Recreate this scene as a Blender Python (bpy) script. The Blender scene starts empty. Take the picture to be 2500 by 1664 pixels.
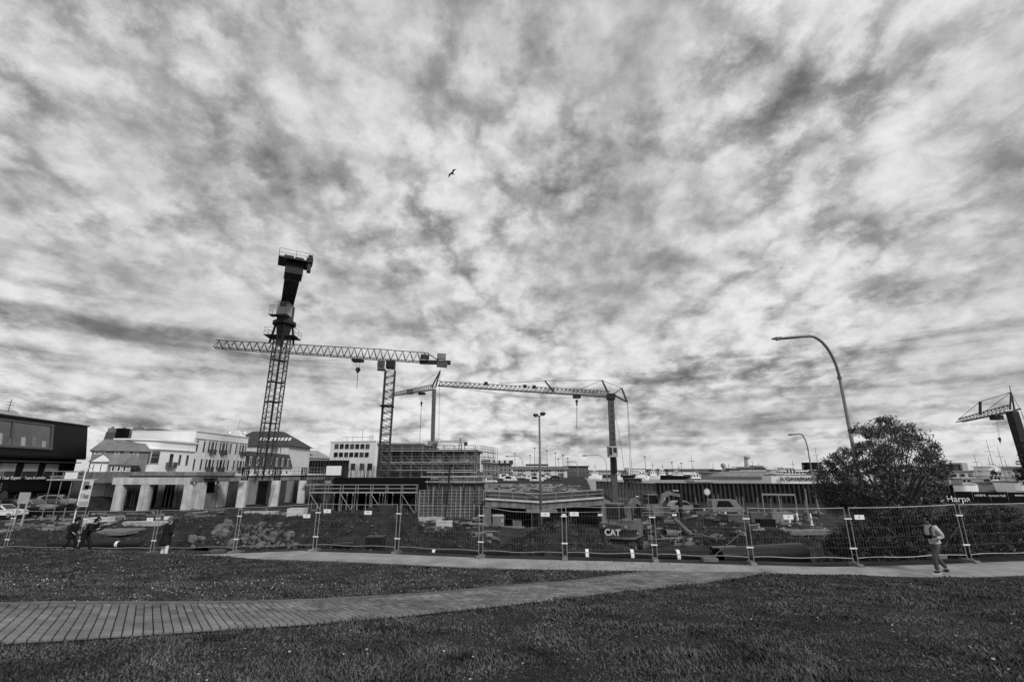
import bpy, bmesh, math, random
import numpy as np
from mathutils import Vector as V, Matrix, noise
R = math.radians
random.seed(7); rng = np.random.default_rng(7)
scene = bpy.context.scene
C = scene.collection
# ---------------------------------------------------------------- camera
CZ, PITCH, FPX = 3.57, R(15.73), 1130.0          # eye height, upward tilt, focal length in 2500-px units
cam = bpy.data.cameras.new("camera"); cam.sensor_width = 36.0; cam.lens = FPX / 2500 * 36
cam.clip_start = 0.1; cam.clip_end = 8000
cam_o = bpy.data.objects.new("camera", cam); C.objects.link(cam_o)
cam_o.location = (0, 0, CZ); cam_o.rotation_euler = (R(90) + PITCH, 0, 0)
scene.camera = cam_o
# ---------------------------------------------------------------- sky, sun, exposure
SUN_EL, SUN_AZ = R(36), R(140)                   # cloud-veiled sun, behind and right of the viewer
w = bpy.data.worlds.new("World"); scene.world = w; w.use_nodes = True
nt = w.node_tree; N = nt.nodes; L = nt.links
for n in list(N): N.remove(n)
def nd(t, **k):
    n = N.new(t)
    for a, b in k.items(): setattr(n, a, b)
    return n
def setin(n, **k):
    for a, b in k.items(): n.inputs[a.replace('_', ' ')].default_value = b
def math_(op, a, b=None, clamp=False):
    n = nd('ShaderNodeMath', operation=op); n.use_clamp = clamp
    for i, x in enumerate((a, b)):
        if x is None: continue
        if isinstance(x, (int, float)): n.inputs[i].default_value = x
        else: L.new(x, n.inputs[i])
    return n.outputs[0]
def smooth(x, lo, hi):
    n = nd('ShaderNodeMapRange', interpolation_type='SMOOTHSTEP'); L.new(x, n.inputs[0])
    n.inputs[1].default_value = lo; n.inputs[2].default_value = hi
    return n.outputs[0]
tc = nd('ShaderNodeTexCoord'); sx = nd('ShaderNodeSeparateXYZ'); L.new(tc.outputs['Generated'], sx.inputs[0])
el = math_('MAXIMUM', sx.outputs[2], 0.0)
den = math_('ADD', el, 0.36)
cb = nd('ShaderNodeCombineXYZ')
L.new(math_('DIVIDE', sx.outputs[0], den), cb.inputs[0]); L.new(math_('DIVIDE', sx.outputs[1], den), cb.inputs[1])
def cloud(scale, stretch, rot, detail, rough, dist, off, lac=2.0):
    m = nd('ShaderNodeMapping'); L.new(cb.outputs[0], m.inputs[0])
    m.inputs['Rotation'].default_value[2] = R(rot); m.inputs['Scale'].default_value = (1, stretch, 1); m.inputs['Location'].default_value = off
    t = nd('ShaderNodeTexNoise'); L.new(m.outputs[0], t.inputs['Vector'])
    setin(t, Scale=scale, Detail=detail, Roughness=rough, Distortion=dist, Lacunarity=lac)
    return t.outputs[0]
big = cloud(1.3, 0.85, 12, 3, 0.5, 0.3, (3.1, 1.7, 0))           # broad light and dark fields
mid = cloud(5.4, 0.85, -8, 12, 0.57, 0.1, (2.3, 6.2, 1.4), 2.1)     # cloud clumps with ragged edges
fine = cloud(17.0, 0.9, 10, 8, 0.60, 0.0, (1.2, 8.4, 2.0))        # mottled grain
scud = cloud(3.0, 1.1, 25, 12, 0.60, 0.0, (0.4, 3.9, 6.0))       # darker low scraps
wn = nd('ShaderNodeTexNoise'); L.new(cb.outputs[0], wn.inputs['Vector']); setin(wn, Scale=6.0, Detail=10.0, Roughness=0.68)
wv = nd('ShaderNodeVectorMath', operation='MULTIPLY_ADD'); L.new(wn.outputs['Color'], wv.inputs[0]); wv.inputs[1].default_value = (0.30, 0.30, 0.0); L.new(cb.outputs[0], wv.inputs[2])
vm = nd('ShaderNodeMapping'); L.new(wv.outputs[0], vm.inputs[0]); vm.inputs['Scale'].default_value = (1, 0.7, 1); vm.inputs['Rotation'].default_value[2] = R(-15)
vo = nd('ShaderNodeTexVoronoi', feature='SMOOTH_F1', voronoi_dimensions='2D'); L.new(vm.outputs[0], vo.inputs['Vector']); vo.inputs['Scale'].default_value = 12.5; vo.inputs['Smoothness'].default_value = 0.45
cell = math_('SUBTRACT', 0.50, vo.outputs['Distance'])              # altocumulus cells: pale cores, grey seams
v = math_('ADD', math_('MULTIPLY', math_('SUBTRACT', mid, 0.5), 1.15), math_('MULTIPLY', math_('SUBTRACT', fine, 0.5), 0.60))
v = math_('ADD', v, math_('MULTIPLY', math_('SUBTRACT', big, 0.5), 0.25))
v = math_('ADD', v, math_('MULTIPLY', cell, math_('MULTIPLY', smooth(big, 0.30, 0.60), 0.85)))
lum = math_('ADD', math_('MULTIPLY', v, 0.92), 0.50)
lum = math_('SUBTRACT', lum, math_('MULTIPLY', smooth(scud, 0.57, 0.66), 0.18))
# thinner, brighter cloud lower down, then a heavier far bank with pale gaps
lum = math_('ADD', lum, math_('MULTIPLY', math_('SUBTRACT', 1.0, smooth(sx.outputs[2], 0.06, 0.50)), 0.24))
bm_ = nd('ShaderNodeMapping'); L.new(tc.outputs['Generated'], bm_.inputs[0]); bm_.inputs['Scale'].default_value = (1.0, 1.0, 13.0); bm_.inputs['Location'].default_value = (1.2, 7.7, 0.4)
bt = nd('ShaderNodeTexNoise'); L.new(bm_.outputs[0], bt.inputs['Vector']); setin(bt, Scale=1.25, Detail=7.0, Roughness=0.56, Distortion=0.25)
bankm = math_('MULTIPLY', smooth(bt.outputs[0], 0.44, 0.66), math_('MULTIPLY', smooth(sx.outputs[2], 0.015, 0.06), math_('SUBTRACT', 1.0, smooth(sx.outputs[2], 0.20, 0.36))))
lum = math_('SUBTRACT', lum, math_('MULTIPLY', bankm, 0.42))
lum = math_('ADD', math_('MULTIPLY', math_('TANH', math_('DIVIDE', math_('SUBTRACT', lum, 0.50), 0.42)), 0.42), 0.50)
hz = math_('SUBTRACT', 1.0, smooth(sx.outputs[2], -0.02, 0.07))
mixh = nd('ShaderNodeMix', data_type='FLOAT'); L.new(math_('MULTIPLY', hz, 0.8), mixh.inputs[0]); L.new(lum, mixh.inputs[2]); mixh.inputs[3].default_value = 0.62
sky = nd('ShaderNodeTexSky', sky_type='NISHITA', sun_disc=False)
sky.sun_elevation = SUN_EL; sky.sun_rotation = SUN_AZ; sky.air_density = 1.0; sky.dust_density = 2.0
bw = nd('ShaderNodeRGBToBW'); L.new(sky.outputs[0], bw.inputs[0])
tot = math_('ADD', math_('MULTIPLY', mixh.outputs[0], 0.94), math_('MULTIPLY', bw.outputs[0], 0.006))
bg = nd('ShaderNodeBackground'); L.new(tot, bg.inputs[0]); bg.inputs[1].default_value = 1.0
out = nd('ShaderNodeOutputWorld'); L.new(bg.outputs[0], out.inputs[0])
sun = bpy.data.lights.new("sun", 'SUN'); sun.energy = 2.3; sun.angle = R(14); sun.color = (1, 0.995, 0.985)
sun_o = bpy.data.objects.new("sun", sun); C.objects.link(sun_o)
sd = V((math.sin(SUN_AZ) * math.cos(SUN_EL), math.cos(SUN_AZ) * math.cos(SUN_EL), math.sin(SUN_EL)))
sun_o.rotation_euler = (-sd).to_track_quat('-Z', 'Y').to_euler(); sun_o.location = (0, 0, 60)
vs = scene.view_settings; vs.view_transform = 'Standard'; vs.look = 'None'; vs.exposure = 0.0; vs.gamma = 1.0; vs.use_curve_mapping = False
scene.cycles.use_denoising = True; scene.cycles.max_bounces = 6; scene.cycles.transparent_max_bounces = 6
# ---------------------------------------------------------------- helpers: survey of the photograph
def ray(px, py):
    u = 832 - py
    return V((px - 1250, FPX * math.cos(PITCH) - u * math.sin(PITCH), FPX * math.sin(PITCH) + u * math.cos(PITCH)))
def P(px, py, Y):                                 # point on the sight line at ground distance Y
    d = ray(px, py); return V((0, 0, CZ)) + d * (Y / d.y)
def G(px, py, z):                                 # point on the sight line at height z
    d = ray(px, py); return V((0, 0, CZ)) + d * ((z - CZ) / d.z)
def sstep(a, b, x):
    t = min(1, max(0, (x - a) / (b - a))); return t * t * (3 - 2 * t)
# ---------------------------------------------------------------- helpers: materials (the photograph is black and white)
MATS = {}
def mat(name, val, rough=0.8, var=0.25, scale=3.0, bump=0.0, metal=0.0, spec=0.22, detail=6.0, isl=0.0, bscale=None, stain=0.0):
    if name in MATS: return MATS[name]
    m = bpy.data.materials.new(name); m.use_nodes = True; MATS[name] = m
    t = m.node_tree; b = t.nodes['Principled BSDF']
    b.inputs['Roughness'].default_value = rough; b.inputs['Metallic'].default_value = metal
    b.inputs['Specular IOR Level'].default_value = spec
    geo = t.nodes.new('ShaderNodeNewGeometry')
    no = t.nodes.new('ShaderNodeTexNoise'); t.links.new(geo.outputs['Position'], no.inputs['Vector'])
    no.inputs['Scale'].default_value = scale; no.inputs['Detail'].default_value = detail; no.inputs['Roughness'].default_value = 0.6
    mr = t.nodes.new('ShaderNodeMapRange'); t.links.new(no.outputs[0], mr.inputs[0])
    mr.inputs[1].default_value = 0.3; mr.inputs[2].default_value = 0.7
    mr.inputs[3].default_value = val * (1 - var); mr.inputs[4].default_value = val * (1 + var)
    o = mr.outputs[0]
    def mul(o, x):
        k = t.nodes.new('ShaderNodeMath'); k.operation = 'MULTIPLY'; t.links.new(o, k.inputs[0]); t.links.new(x, k.inputs[1]); return k.outputs[0]
    def rng_(x, a, b_, lo=0.0, hi=1.0):
        k = t.nodes.new('ShaderNodeMapRange'); t.links.new(x, k.inputs[0]); k.inputs[1].default_value = lo; k.inputs[2].default_value = hi
        k.inputs[3].default_value = a; k.inputs[4].default_value = b_; return k.outputs[0]
    if isl: o = mul(o, rng_(geo.outputs['Random Per Island'], 1 - isl, 1 + isl))
    if stain:
        mp = t.nodes.new('ShaderNodeMapping'); t.links.new(geo.outputs['Position'], mp.inputs[0]); mp.inputs['Scale'].default_value = (0.7, 0.7, 0.12)
        n2 = t.nodes.new('ShaderNodeTexNoise'); t.links.new(mp.outputs[0], n2.inputs['Vector']); n2.inputs['Scale'].default_value = 1.6; n2.inputs['Detail'].default_value = 5
        o = mul(o, rng_(n2.outputs[0], 1 - stain, 1.0, 0.36, 0.6))
    t.links.new(o, b.inputs['Base Color'])
    if bump:
        bn = t.nodes.new('ShaderNodeTexNoise'); t.links.new(geo.outputs['Position'], bn.inputs['Vector']); bn.inputs['Scale'].default_value = bscale or scale * 4; bn.inputs['Detail'].default_value = 8
        bp = t.nodes.new('ShaderNodeBump'); bp.inputs['Strength'].default_value = bump; bp.inputs['Distance'].default_value = 0.1
        t.links.new(bn.outputs[0], bp.inputs['Height']); t.links.new(bp.outputs[0], b.inputs['Normal'])
    return m
M_soil = mat('lawn_soil', 0.018, 0.95, 0.5, 1.2, 0.6)
M_grass = mat('grass_blade', 0.076, 0.7, 0.75, 1.3, 0, 0, 0.12, isl=0.6)
M_daisy = mat('daisy_petal', 0.45, 0.7, 0.1, 5, isl=0.25)
M_dirt = mat('dug_earth', 0.020, 0.95, 0.8, 0.9, 1.0, bscale=6)
M_mud = mat('site_mud', 0.024, 0.9, 0.75, 0.6, 1.0, bscale=5)
M_weed = mat('weed_leaf', 0.035, 0.7, 0.5, 1.2, isl=0.5)
M_rock = mat('broken_rock', 0.085, 0.9, 0.6, 2.5, 0.9, isl=0.4)
M_paver = mat('paver_concrete', 0.17, 0.9, 0.45, 1.3, 0.35, isl=0.3, bscale=50)
M_joint = mat('joint_sand', 0.03, 0.95, 0.3, 6)
M_slab = mat('pavement_slab', 0.28, 0.9, 0.3, 0.9, 0.3, bscale=40)
M_kerb = mat('edging_concrete', 0.12, 0.9, 0.3, 4, 0.3)
M_conc = mat('concrete', 0.58, 0.85, 0.22, 0.9, 0.2, stain=0.25)
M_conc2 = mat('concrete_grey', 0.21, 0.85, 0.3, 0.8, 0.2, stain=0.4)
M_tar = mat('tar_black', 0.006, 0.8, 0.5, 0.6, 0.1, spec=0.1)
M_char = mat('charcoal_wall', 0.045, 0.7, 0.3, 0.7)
M_white = mat('white_render', 0.82, 0.8, 0.04, 0.6, stain=0.04)
M_offw = mat('pale_render', 0.62, 0.8, 0.08, 0.6, stain=0.06)
M_lgrey = mat('light_grey_paint', 0.40, 0.7, 0.12, 0.8, stain=0.15)
M_mgrey = mat('mid_grey_paint', 0.20, 0.7, 0.15, 0.8, stain=0.2)
M_dgrey = mat('dark_grey_paint', 0.085, 0.6, 0.2, 0.8)
M_black = mat('black_cladding', 0.006, 0.6, 0.4, 1.5)
M_roof = mat('roof_sheet', 0.20, 0.7, 0.15, 0.8, stain=0.2)
M_roofd = mat('dark_slate', 0.05, 0.7, 0.3, 1.2)
M_roofl = mat('pale_metal_roof', 0.30, 0.55, 0.15, 0.5, stain=0.2)
M_glass = mat('window_glass', 0.012, 0.08, 0.2, 0.5, 0, 0, 0.5)
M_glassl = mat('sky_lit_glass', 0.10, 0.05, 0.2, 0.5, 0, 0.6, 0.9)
M_galv = mat('galvanised_steel', 0.28, 0.5, 0.2, 6, 0, 0.3)
M_galvd = mat('weathered_tube', 0.22, 0.6, 0.3, 4, 0, 0.2)
M_alu = mat('lamp_post_grey', 0.16, 0.55, 0.12, 2, 0, 0.2)
M_crane = mat('crane_steel', 0.055, 0.6, 0.3, 1.5)
M_craned = mat('crane_steel_dark', 0.022, 0.6, 0.3, 1.5)
M_cranel = mat('crane_pale_steel', 0.20, 0.6, 0.2, 1.5)
M_cable = mat('wire_rope', 0.05, 0.6, 0.2, 1)
M_timber = mat('pale_timber', 0.40, 0.85, 0.3, 3, isl=0.25)
M_timberd = mat('weathered_timber', 0.17, 0.9, 0.35, 3, isl=0.3)
M_form = mat('formwork_steel', 0.23, 0.7, 0.25, 3, isl=0.2)
M_formd = mat('formwork_ply', 0.085, 0.8, 0.4, 1.5)
M_rust = mat('rusty_sheet_pile', 0.055, 0.8, 0.3, 0.8, 0.2, stain=0.4)
M_pipe = mat('black_plastic', 0.010, 0.45, 0.3, 2, spec=0.3)
M_pipeg = mat('grey_plastic_pipe', 0.14, 0.6, 0.3, 2, stain=0.3)
M_cat = mat('machine_paint', 0.15, 0.5, 0.18, 2, stain=0.3)
M_catd = mat('machine_dark', 0.022, 0.5, 0.3, 2)
M_tyre = mat('tyre_rubber', 0.03, 0.9, 0.4, 5)
M_leaf = mat('leaf', 0.075, 0.55, 0.5, 1.6, isl=0.65, spec=0.4)
M_leafd = mat('hedge_leaf', 0.036, 0.6, 0.6, 1.2, isl=0.6, spec=0.35)
M_bark = mat('bark', 0.07, 0.9, 0.4, 6, 0.5)
M_skin = mat('skin', 0.34, 0.6, 0.1, 5)
M_skind = mat('darker_skin_tone', 0.20, 0.6, 0.1, 5)  # even skin tone at a lower value, for the backpacked walker
M_hair = mat('black_hair', 0.008, 0.5, 0.3, 20)
M_hairg = mat('grey_hair', 0.12, 0.6, 0.3, 20)
M_coat = mat('black_cloth', 0.010, 0.85, 0.3, 8)
M_jack = mat('pale_jacket', 0.52, 0.8, 0.15, 6, 0.4)
M_jean = mat('denim', 0.085, 0.9, 0.3, 10, 0.3)
M_trou = mat('white_trousers', 0.62, 0.85, 0.1, 8)
M_pack = mat('backpack_cloth', 0.009, 0.8, 0.4, 8)
M_sign = mat('sign_white', 0.85, 0.5, 0.04, 2)
M_signd = mat('sign_print', 0.05, 0.6, 0.1, 2)
M_asph = mat('asphalt', 0.03, 0.9, 0.25, 1.0, 0.3)
M_asphl = mat('pale_asphalt', 0.22, 0.9, 0.2, 0.6)
M_navy = mat('navy_grey_hull', 0.34, 0.6, 0.08, 0.3, stain=0.2)
M_car = mat('silver_car_paint', 0.34, 0.25, 0.06, 1, 0, 0.4)
M_card = mat('dark_car_paint', 0.04, 0.25, 0.1, 1, 0, 0.2)
M_carw = mat('white_car_paint', 0.75, 0.3, 0.05, 1)
M_bird = mat('dark_plumage', 0.004, 0.9, 0.2, 8, spec=0.1)
M_ply = mat('container_grey', 0.20, 0.7, 0.15, 1, stain=0.25)
M_litter = mat('site_litter', 0.15, 0.9, 0.4, 2, isl=0.9)
M_clod = mat('earth_clod', 0.05, 0.95, 0.5, 2, isl=0.85)
M_water = mat('harbour_water', 0.12, 0.3, 0.3, 0.2, 1.0, spec=0.8, bscale=0.5)
# ---------------------------------------------------------------- helpers: meshes and scene tree
OFF = {}
class MB:
    def __init__(s): s.v = []; s.f = []
    def add(s, vs, fs):
        o = len(s.v); s.v += [tuple(p) for p in vs]; s.f += [tuple(i + o for i in f) for f in fs]; return s
    def hexa(s, p): return s.add(p, [(0, 3, 2, 1), (4, 5, 6, 7), (0, 1, 5, 4), (1, 2, 6, 5), (2, 3, 7, 6), (3, 0, 4, 7)])
    def bx(s, x0, x1, y0, y1, z0, z1):
        return s.hexa([(x0, y0, z0), (x1, y0, z0), (x1, y1, z0), (x0, y1, z0), (x0, y0, z1), (x1, y0, z1), (x1, y1, z1), (x0, y1, z1)])
    def box(s, c, d, rz=0.0):
        cx, sn = math.cos(rz), math.sin(rz); hx, hy, hz = d[0] / 2, d[1] / 2, d[2] / 2
        return s.hexa([(c[0] + x * cx - y * sn, c[1] + x * sn + y * cx, c[2] + z) for z in (-hz, hz) for x, y in ((-hx, -hy), (hx, -hy), (hx, hy), (-hx, hy))])
    def bar(s, a, b, w, h=None, up=(0, 0, 1)):
        a, b = V(a), V(b); d = (b - a); h = h or w
        if d.length < 1e-6: return s
        d.normalize(); u = V(up)
        if abs(d.dot(u)) > 0.98: u = V((1, 0, 0)) if abs(d.x) < 0.9 else V((0, 1, 0))
        r = d.cross(u).normalized() * (w / 2); t = r.cross(d).normalized() * (h / 2)
        q = [-r - t, r - t, r + t, -r + t]
        return s.hexa([a + k for k in q] + [b + k for k in q])
    def sweep(s, pts, rad, n=6, cap=True):
        pts = [V(p) for p in pts]; m = len(pts)
        rad = rad if isinstance(rad, (list, tuple)) else [rad] * m
        o = []; ref = None
        for i, p in enumerate(pts):
            d = (pts[min(i + 1, m - 1)] - pts[max(i - 1, 0)]).normalized()
            if ref is None: ref = V((0, 0, 1)) if abs(d.z) < 0.95 else V((1, 0, 0))
            r = d.cross(ref)
            if r.length < 1e-4: r = d.cross(V((0, 1, 0)))
            r.normalize(); t = r.cross(d); ref = t
            o += [p + (r * math.cos(k * 2 * math.pi / n) + t * math.sin(k * 2 * math.pi / n)) * rad[i] for k in range(n)]
        f = [(i * n + k, i * n + (k + 1) % n, (i + 1) * n + (k + 1) % n, (i + 1) * n + k) for i in range(m - 1) for k in range(n)]
        if cap: f += [tuple(range(n - 1, -1, -1)), tuple(range((m - 1) * n, m * n))]
        return s.add(o, f)
    def tube(s, a, b, r, n=6, r2=None): return s.sweep([a, b], [r, r if r2 is None else r2], n)
    def ext(s, poly, vec):
        n = len(poly); vec = V(vec); p = [V(q) for q in poly]
        return s.add(p + [q + vec for q in p], [tuple(range(n - 1, -1, -1)), tuple(range(n, 2 * n))] + [(i, (i + 1) % n, n + (i + 1) % n, n + i) for i in range(n)])
    def lathe(s, c, prof, n=12, axis='z'):
        o = []
        for r, h in prof:
            for k in range(n):
                a = 2 * math.pi * k / n; x, y = r * math.cos(a), r * math.sin(a)
                o.append((c[0] + x, c[1] + y, c[2] + h) if axis == 'z' else (c[0] + h, c[1] + x, c[2] + y) if axis == 'x' else (c[0] + y, c[1] + h, c[2] + x))
        m = len(prof)
        f = [(i * n + k, i * n + (k + 1) % n, (i + 1) * n + (k + 1) % n, (i + 1) * n + k) for i in range(m - 1) for k in range(n)]
        f += [tuple(range(n - 1, -1, -1)), tuple(range((m - 1) * n, m * n))]
        return s.add(o, f)
    def build(s, name, m, parent=None, smooth=False):
        off = OFF.get(parent.name, V((0, 0, 0))) if parent else V((0, 0, 0))
        me = bpy.data.meshes.new(name); me.from_pydata([(p[0] - off.x, p[1] - off.y, p[2] - off.z) for p in s.v], [], s.f)
        me.materials.append(m)
        if smooth: me.polygons.foreach_set('use_smooth', [True] * len(me.polygons))
        me.update()
        o = bpy.data.objects.new(name, me); C.objects.link(o)
        if parent: o.parent = parent; OFF[o.name] = off
        return o
def tag(o, label=None, cat=None, group=None, kind=None):
    for k, x in (('label', label), ('category', cat), ('group', group), ('kind', kind)):
        if x: o[k] = x
    return o
def thing(name, label, cat, loc=(0, 0, 0), group=None, rz=0.0):
    o = bpy.data.objects.new(name, None); C.objects.link(o); o.empty_display_size = 0.2
    o.location = loc; o.rotation_euler = (0, 0, rz); OFF[o.name] = V(loc) if rz == 0 else V((0, 0, 0))
    return tag(o, label, cat, group)
def local(o): OFF[o.name] = V((0, 0, 0)); return o         # parts are written in the thing's own frame
def place(o, loc, rz=0.0): o.location = loc; o.rotation_euler = (0, 0, rz); return o
def copy_tree(o, parent=None):
    c = o.copy(); C.objects.link(c); c.parent = parent
    for ch in o.children: copy_tree(ch, c)
    return c
def words(body, size, loc, xdir, m, parent, name='lettering', nrm=None, ext=0.01, align='CENTER', spacing=1.0, bold=0.0):
    cu = bpy.data.curves.new(name, 'FONT'); cu.body = body; cu.size = size; cu.extrude = ext; cu.align_x = align; cu.align_y = 'CENTER'; cu.space_character = spacing; cu.offset = bold
    cu.materials.append(m); o = bpy.data.objects.new(name, cu); C.objects.link(o)
    x = V(xdir).normalized(); z = V(nrm).normalized() if nrm else V((0, -1, 0)); y = z.cross(x).normalized(); x = y.cross(z)
    mm = Matrix((x, y, z)).transposed().to_4x4()
    off = OFF.get(parent.name, V((0, 0, 0)))
    C.objects.unlink(o); me = None
    C.objects.link(o); bpy.context.view_layer.update(); me = bpy.data.meshes.new_from_object(o.evaluated_get(bpy.context.evaluated_depsgraph_get()))
    bpy.data.objects.remove(o); bpy.data.curves.remove(cu); me.name = name; o = bpy.data.objects.new(name, me); C.objects.link(o)
    if not me.materials: me.materials.append(m)
    o.parent = parent; mm.translation = V(loc) - off; o.matrix_local = mm; OFF[o.name] = off
    return o
class Facade:
    """A vertical wall plane from A to B (x, y), turned towards the viewer."""
    def __init__(s, A, B):
        s.A = V((A[0], A[1])); s.B = V((B[0], B[1])); s.d = (s.B - s.A).normalized(); s.len = (s.B - s.A).length
        s.n = V((s.d.y, -s.d.x))
        if s.n.dot(-s.A) < 0: s.n = -s.n
    def pt(s, u, z, o=0.0): p = s.A + s.d * u + s.n * o; return V((p.x, p.y, z))
    def px(s, x, y):
        d = ray(x, y); n = V((s.n.x, s.n.y, 0)); a = V((s.A.x, s.A.y, 0))
        p = V((0, 0, CZ)) + d * ((a - V((0, 0, CZ))).dot(n) / d.dot(n))
        return (V((p.x, p.y)) - s.A).dot(s.d), p.z
    def slab(s, mb, u0, u1, z0, z1, o0, o1):
        return mb.hexa([s.pt(u0, z0, o0), s.pt(u1, z0, o0), s.pt(u1, z0, o1), s.pt(u0, z0, o1), s.pt(u0, z1, o0), s.pt(u1, z1, o0), s.pt(u1, z1, o1), s.pt(u0, z1, o1)])
    def window(s, parent, u0, u1, z0, z1, fm, gm, mull=1, trans=0, fw=0.08, name='window'):
        b = MB()
        s.slab(b, u0 - fw, u1 + fw, z1, z1 + fw, 0.0, 0.06); s.slab(b, u0 - fw, u1 + fw, z0 - fw, z0, 0.0, 0.10)
        s.slab(b, u0 - fw, u0, z0, z1, 0.0, 0.055); s.slab(b, u1, u1 + fw, z0, z1, 0.0, 0.055)
        for k in range(1, mull): c = u0 + (u1 - u0) * k / mull; s.slab(b, c - fw / 3, c + fw / 3, z0, z1, 0.0, 0.05)
        for k in range(1, trans + 1): c = z0 + (z1 - z0) * k / (trans + 1); s.slab(b, u0, u1, c - fw / 3, c + fw / 3, 0.0, 0.045)
        wn = b.build(name, fm, parent); g = MB(); s.slab(g, u0, u1, z0, z1, -0.01, 0.015); g.build('pane', gm, wn); return wn
    def pwin(s, parent, x0, x1, y0, y1, fm, gm, **k):
        a, c = s.px(x0, y1), s.px(x1, y0); return s.window(parent, min(a[0], c[0]), max(a[0], c[0]), min(a[1], c[1]), max(a[1], c[1]), fm, gm, **k)
def mass(F, depth, z0, z1, o=0.0, u0=0.0, u1=None):        # the solid behind a facade
    u1 = F.len if u1 is None else u1; b = MB(); return F.slab(b, u0, u1, z0, z1, -depth, o)
def rock_mesh(name, m, seed, sub=2):
    bm = bmesh.new(); bmesh.ops.create_icosphere(bm, subdivisions=sub, radius=1)
    for q in bm.verts:
        p = q.co.copy(); d = 1 + 0.45 * noise.noise(p * 1.3 + V((seed * 3.1, seed, 0))) + 0.2 * noise.noise(p * 3 + V((seed, 0, seed)))
        q.co = V((p.x * d, p.y * d * 0.85, p.z * d * 0.7))
    me = bpy.data.meshes.new(name); bm.to_mesh(me); bm.free(); me.materials.append(m); return me
# ---------------------------------------------------------------- terrain
FP = [(-60, 31), (-31.8, 27.6), (-27.3, 27), (-22.8, 26.4), (-18.5, 25.8), (-13.6, 24.6), (-9.3, 23.6), (-5.24, 22.8), (-1.35, 21.6), (2.22, 21.1), (5.85, 20.6), (9.44, 19.9), (13.2, 19.4), (17.6, 19.4), (22.2, 19.9), (60, 21)]
FX, FY = [p[0] for p in FP], [p[1] for p in FP]
def fy(x): return float(np.interp(x, FX, FY))
def hb(x): return float(np.interp(x, [-60, -22, -16, -10, 0, 12, 18, 30, 60], [-0.7, -0.6, -0.45, -0.05, 0, 0.03, 0.2, 0.4, 0.6]))
def n3(x, y, s, k=0): return noise.noise(V((x * s, y * s, k * 7.3)))
def zt(x, y):
    yf = fy(x); h = hb(x)
    if y <= yf:
        a = 0.1126 * (19.5 - y); l = a if a > 0.6 else 0.30 * math.log(1 + math.exp(a / 0.30)) * 0.97
        l = min(l, 0.1126 * 17.5 + 0.02 * (2 - y)) if y < 2 else l
        l += 0.04 * n3(x, y, 0.35, 1) + 0.12 * sstep(2, 18, abs(x)) * n3(x, y, 0.08, 5)
        if x < -6: l += 0.16 * sstep(-6, -14, x) * sstep(15, 20, y)
        if x < 0: l += 0.27 * min(1.25, (x / 6.5) ** 2) * (1 - sstep(8, 16, y))
        e = yf - 2.5; k = sstep(e - 1.6, e, y)
        return l * (1 - k) + h * k
    t = y - yf; k = sstep(0.5, 8, t)
    z = h * (1 - k) - 1.95 * k + (0.28 * n3(x, y, 0.22, 2) + 0.16 * n3(x, y, 0.7, 3) + 0.07 * n3(x, y, 1.9, 4)) * sstep(0.4, 4, t) * (1 - 0.7 * sstep(60, 75, y))
    if y > 60:                                   # made-up ground beyond the cutting
        q = sstep(79, 83, y) * sstep(-14, -9, x) * (1 - sstep(15, 19, x)) * (1 - sstep(130, 170, y))
        z = z * (1 - q) + (0.15 + 0.004 * (y - 80)) * q
        q = sstep(120, 180, y); z = z * (1 - q) + 0.9 * q
        if x > 17: q = sstep(97, 98.5, y) * sstep(17, 19, x - max(0, y - 98) * 0.13); z = z * (1 - q) - 7 * q
        if y > 400: q = sstep(400, 440, y); z = z * (1 - q) + 1.0 * q
    if x < -56 and y > 45: q = sstep(-59, -63.5, x) * sstep(46, 54, y); z = z * (1 - q) - 0.15 * q
    if 50 < y < 84 and -4 < x < 15: q = sstep(50, 56, y) * sstep(-4, -3, x) * (1 - sstep(13.6, 15, x)) * (1 - sstep(82, 83, y)); z = z * (1 - q) - 2.7 * q
    return z
# ================================================================ setting: ground, lawn, paths, water
def grid_obj(name, xs, ts, fn, m, smooth=True):
    nx = len(xs); vv = [fn(x, t) for t in ts for x in xs]
    ff = [(j * nx + i, j * nx + i + 1, (j + 1) * nx + i + 1, (j + 1) * nx + i) for j in range(len(ts) - 1) for i in range(nx - 1)]
    b = MB(); b.v = vv; b.f = ff; return b.build(name, m, None, smooth)
xs = list(np.concatenate([[-3500, -1500, -600, -300, -160, -110], np.arange(-84, 84.1, 0.75), [110, 160, 300, 600, 1500, 3500]]))
ts = list(np.concatenate([np.arange(0, 40, 0.55), np.arange(40, 84, 0.8), np.arange(84, 130, 3), [140, 160, 190, 230, 300, 370, 385, 400, 415, 430, 500, 900, 2000, 5000]]))
tag(grid_obj('ground', xs, ts, lambda x, t: (x, fy(x) + t, zt(x, fy(x) + t)), M_mud), kind='structure')
xs = list(np.concatenate([[-400, -200, -100, -60], np.arange(-40, 40.1, 0.4), [60, 100, 200, 400]]))
ts = list(np.concatenate([np.arange(0, 27, 0.3), [30, 40, 60, 120, 300]]))
tag(grid_obj('lawn', xs, ts[::-1], lambda x, t: (x, fy(x) - t, zt(x, fy(x) - t) if t < 30 else 2.2), M_soil), kind='structure')
b = MB(); b.add([(17, 97.5, -1.9), (3500, 97.5, -1.9), (3500, 436, -1.9), (17, 436, -1.9)], [(0, 1, 2, 3)])
tag(b.build('harbour_water', M_water), kind='structure')
b = MB(); b.add([(440, 436, -1.9), (3500, 436, -1.9), (3500, 5200, -1.9), (440, 5200, -1.9)], [(0, 1, 2, 3)])
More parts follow.
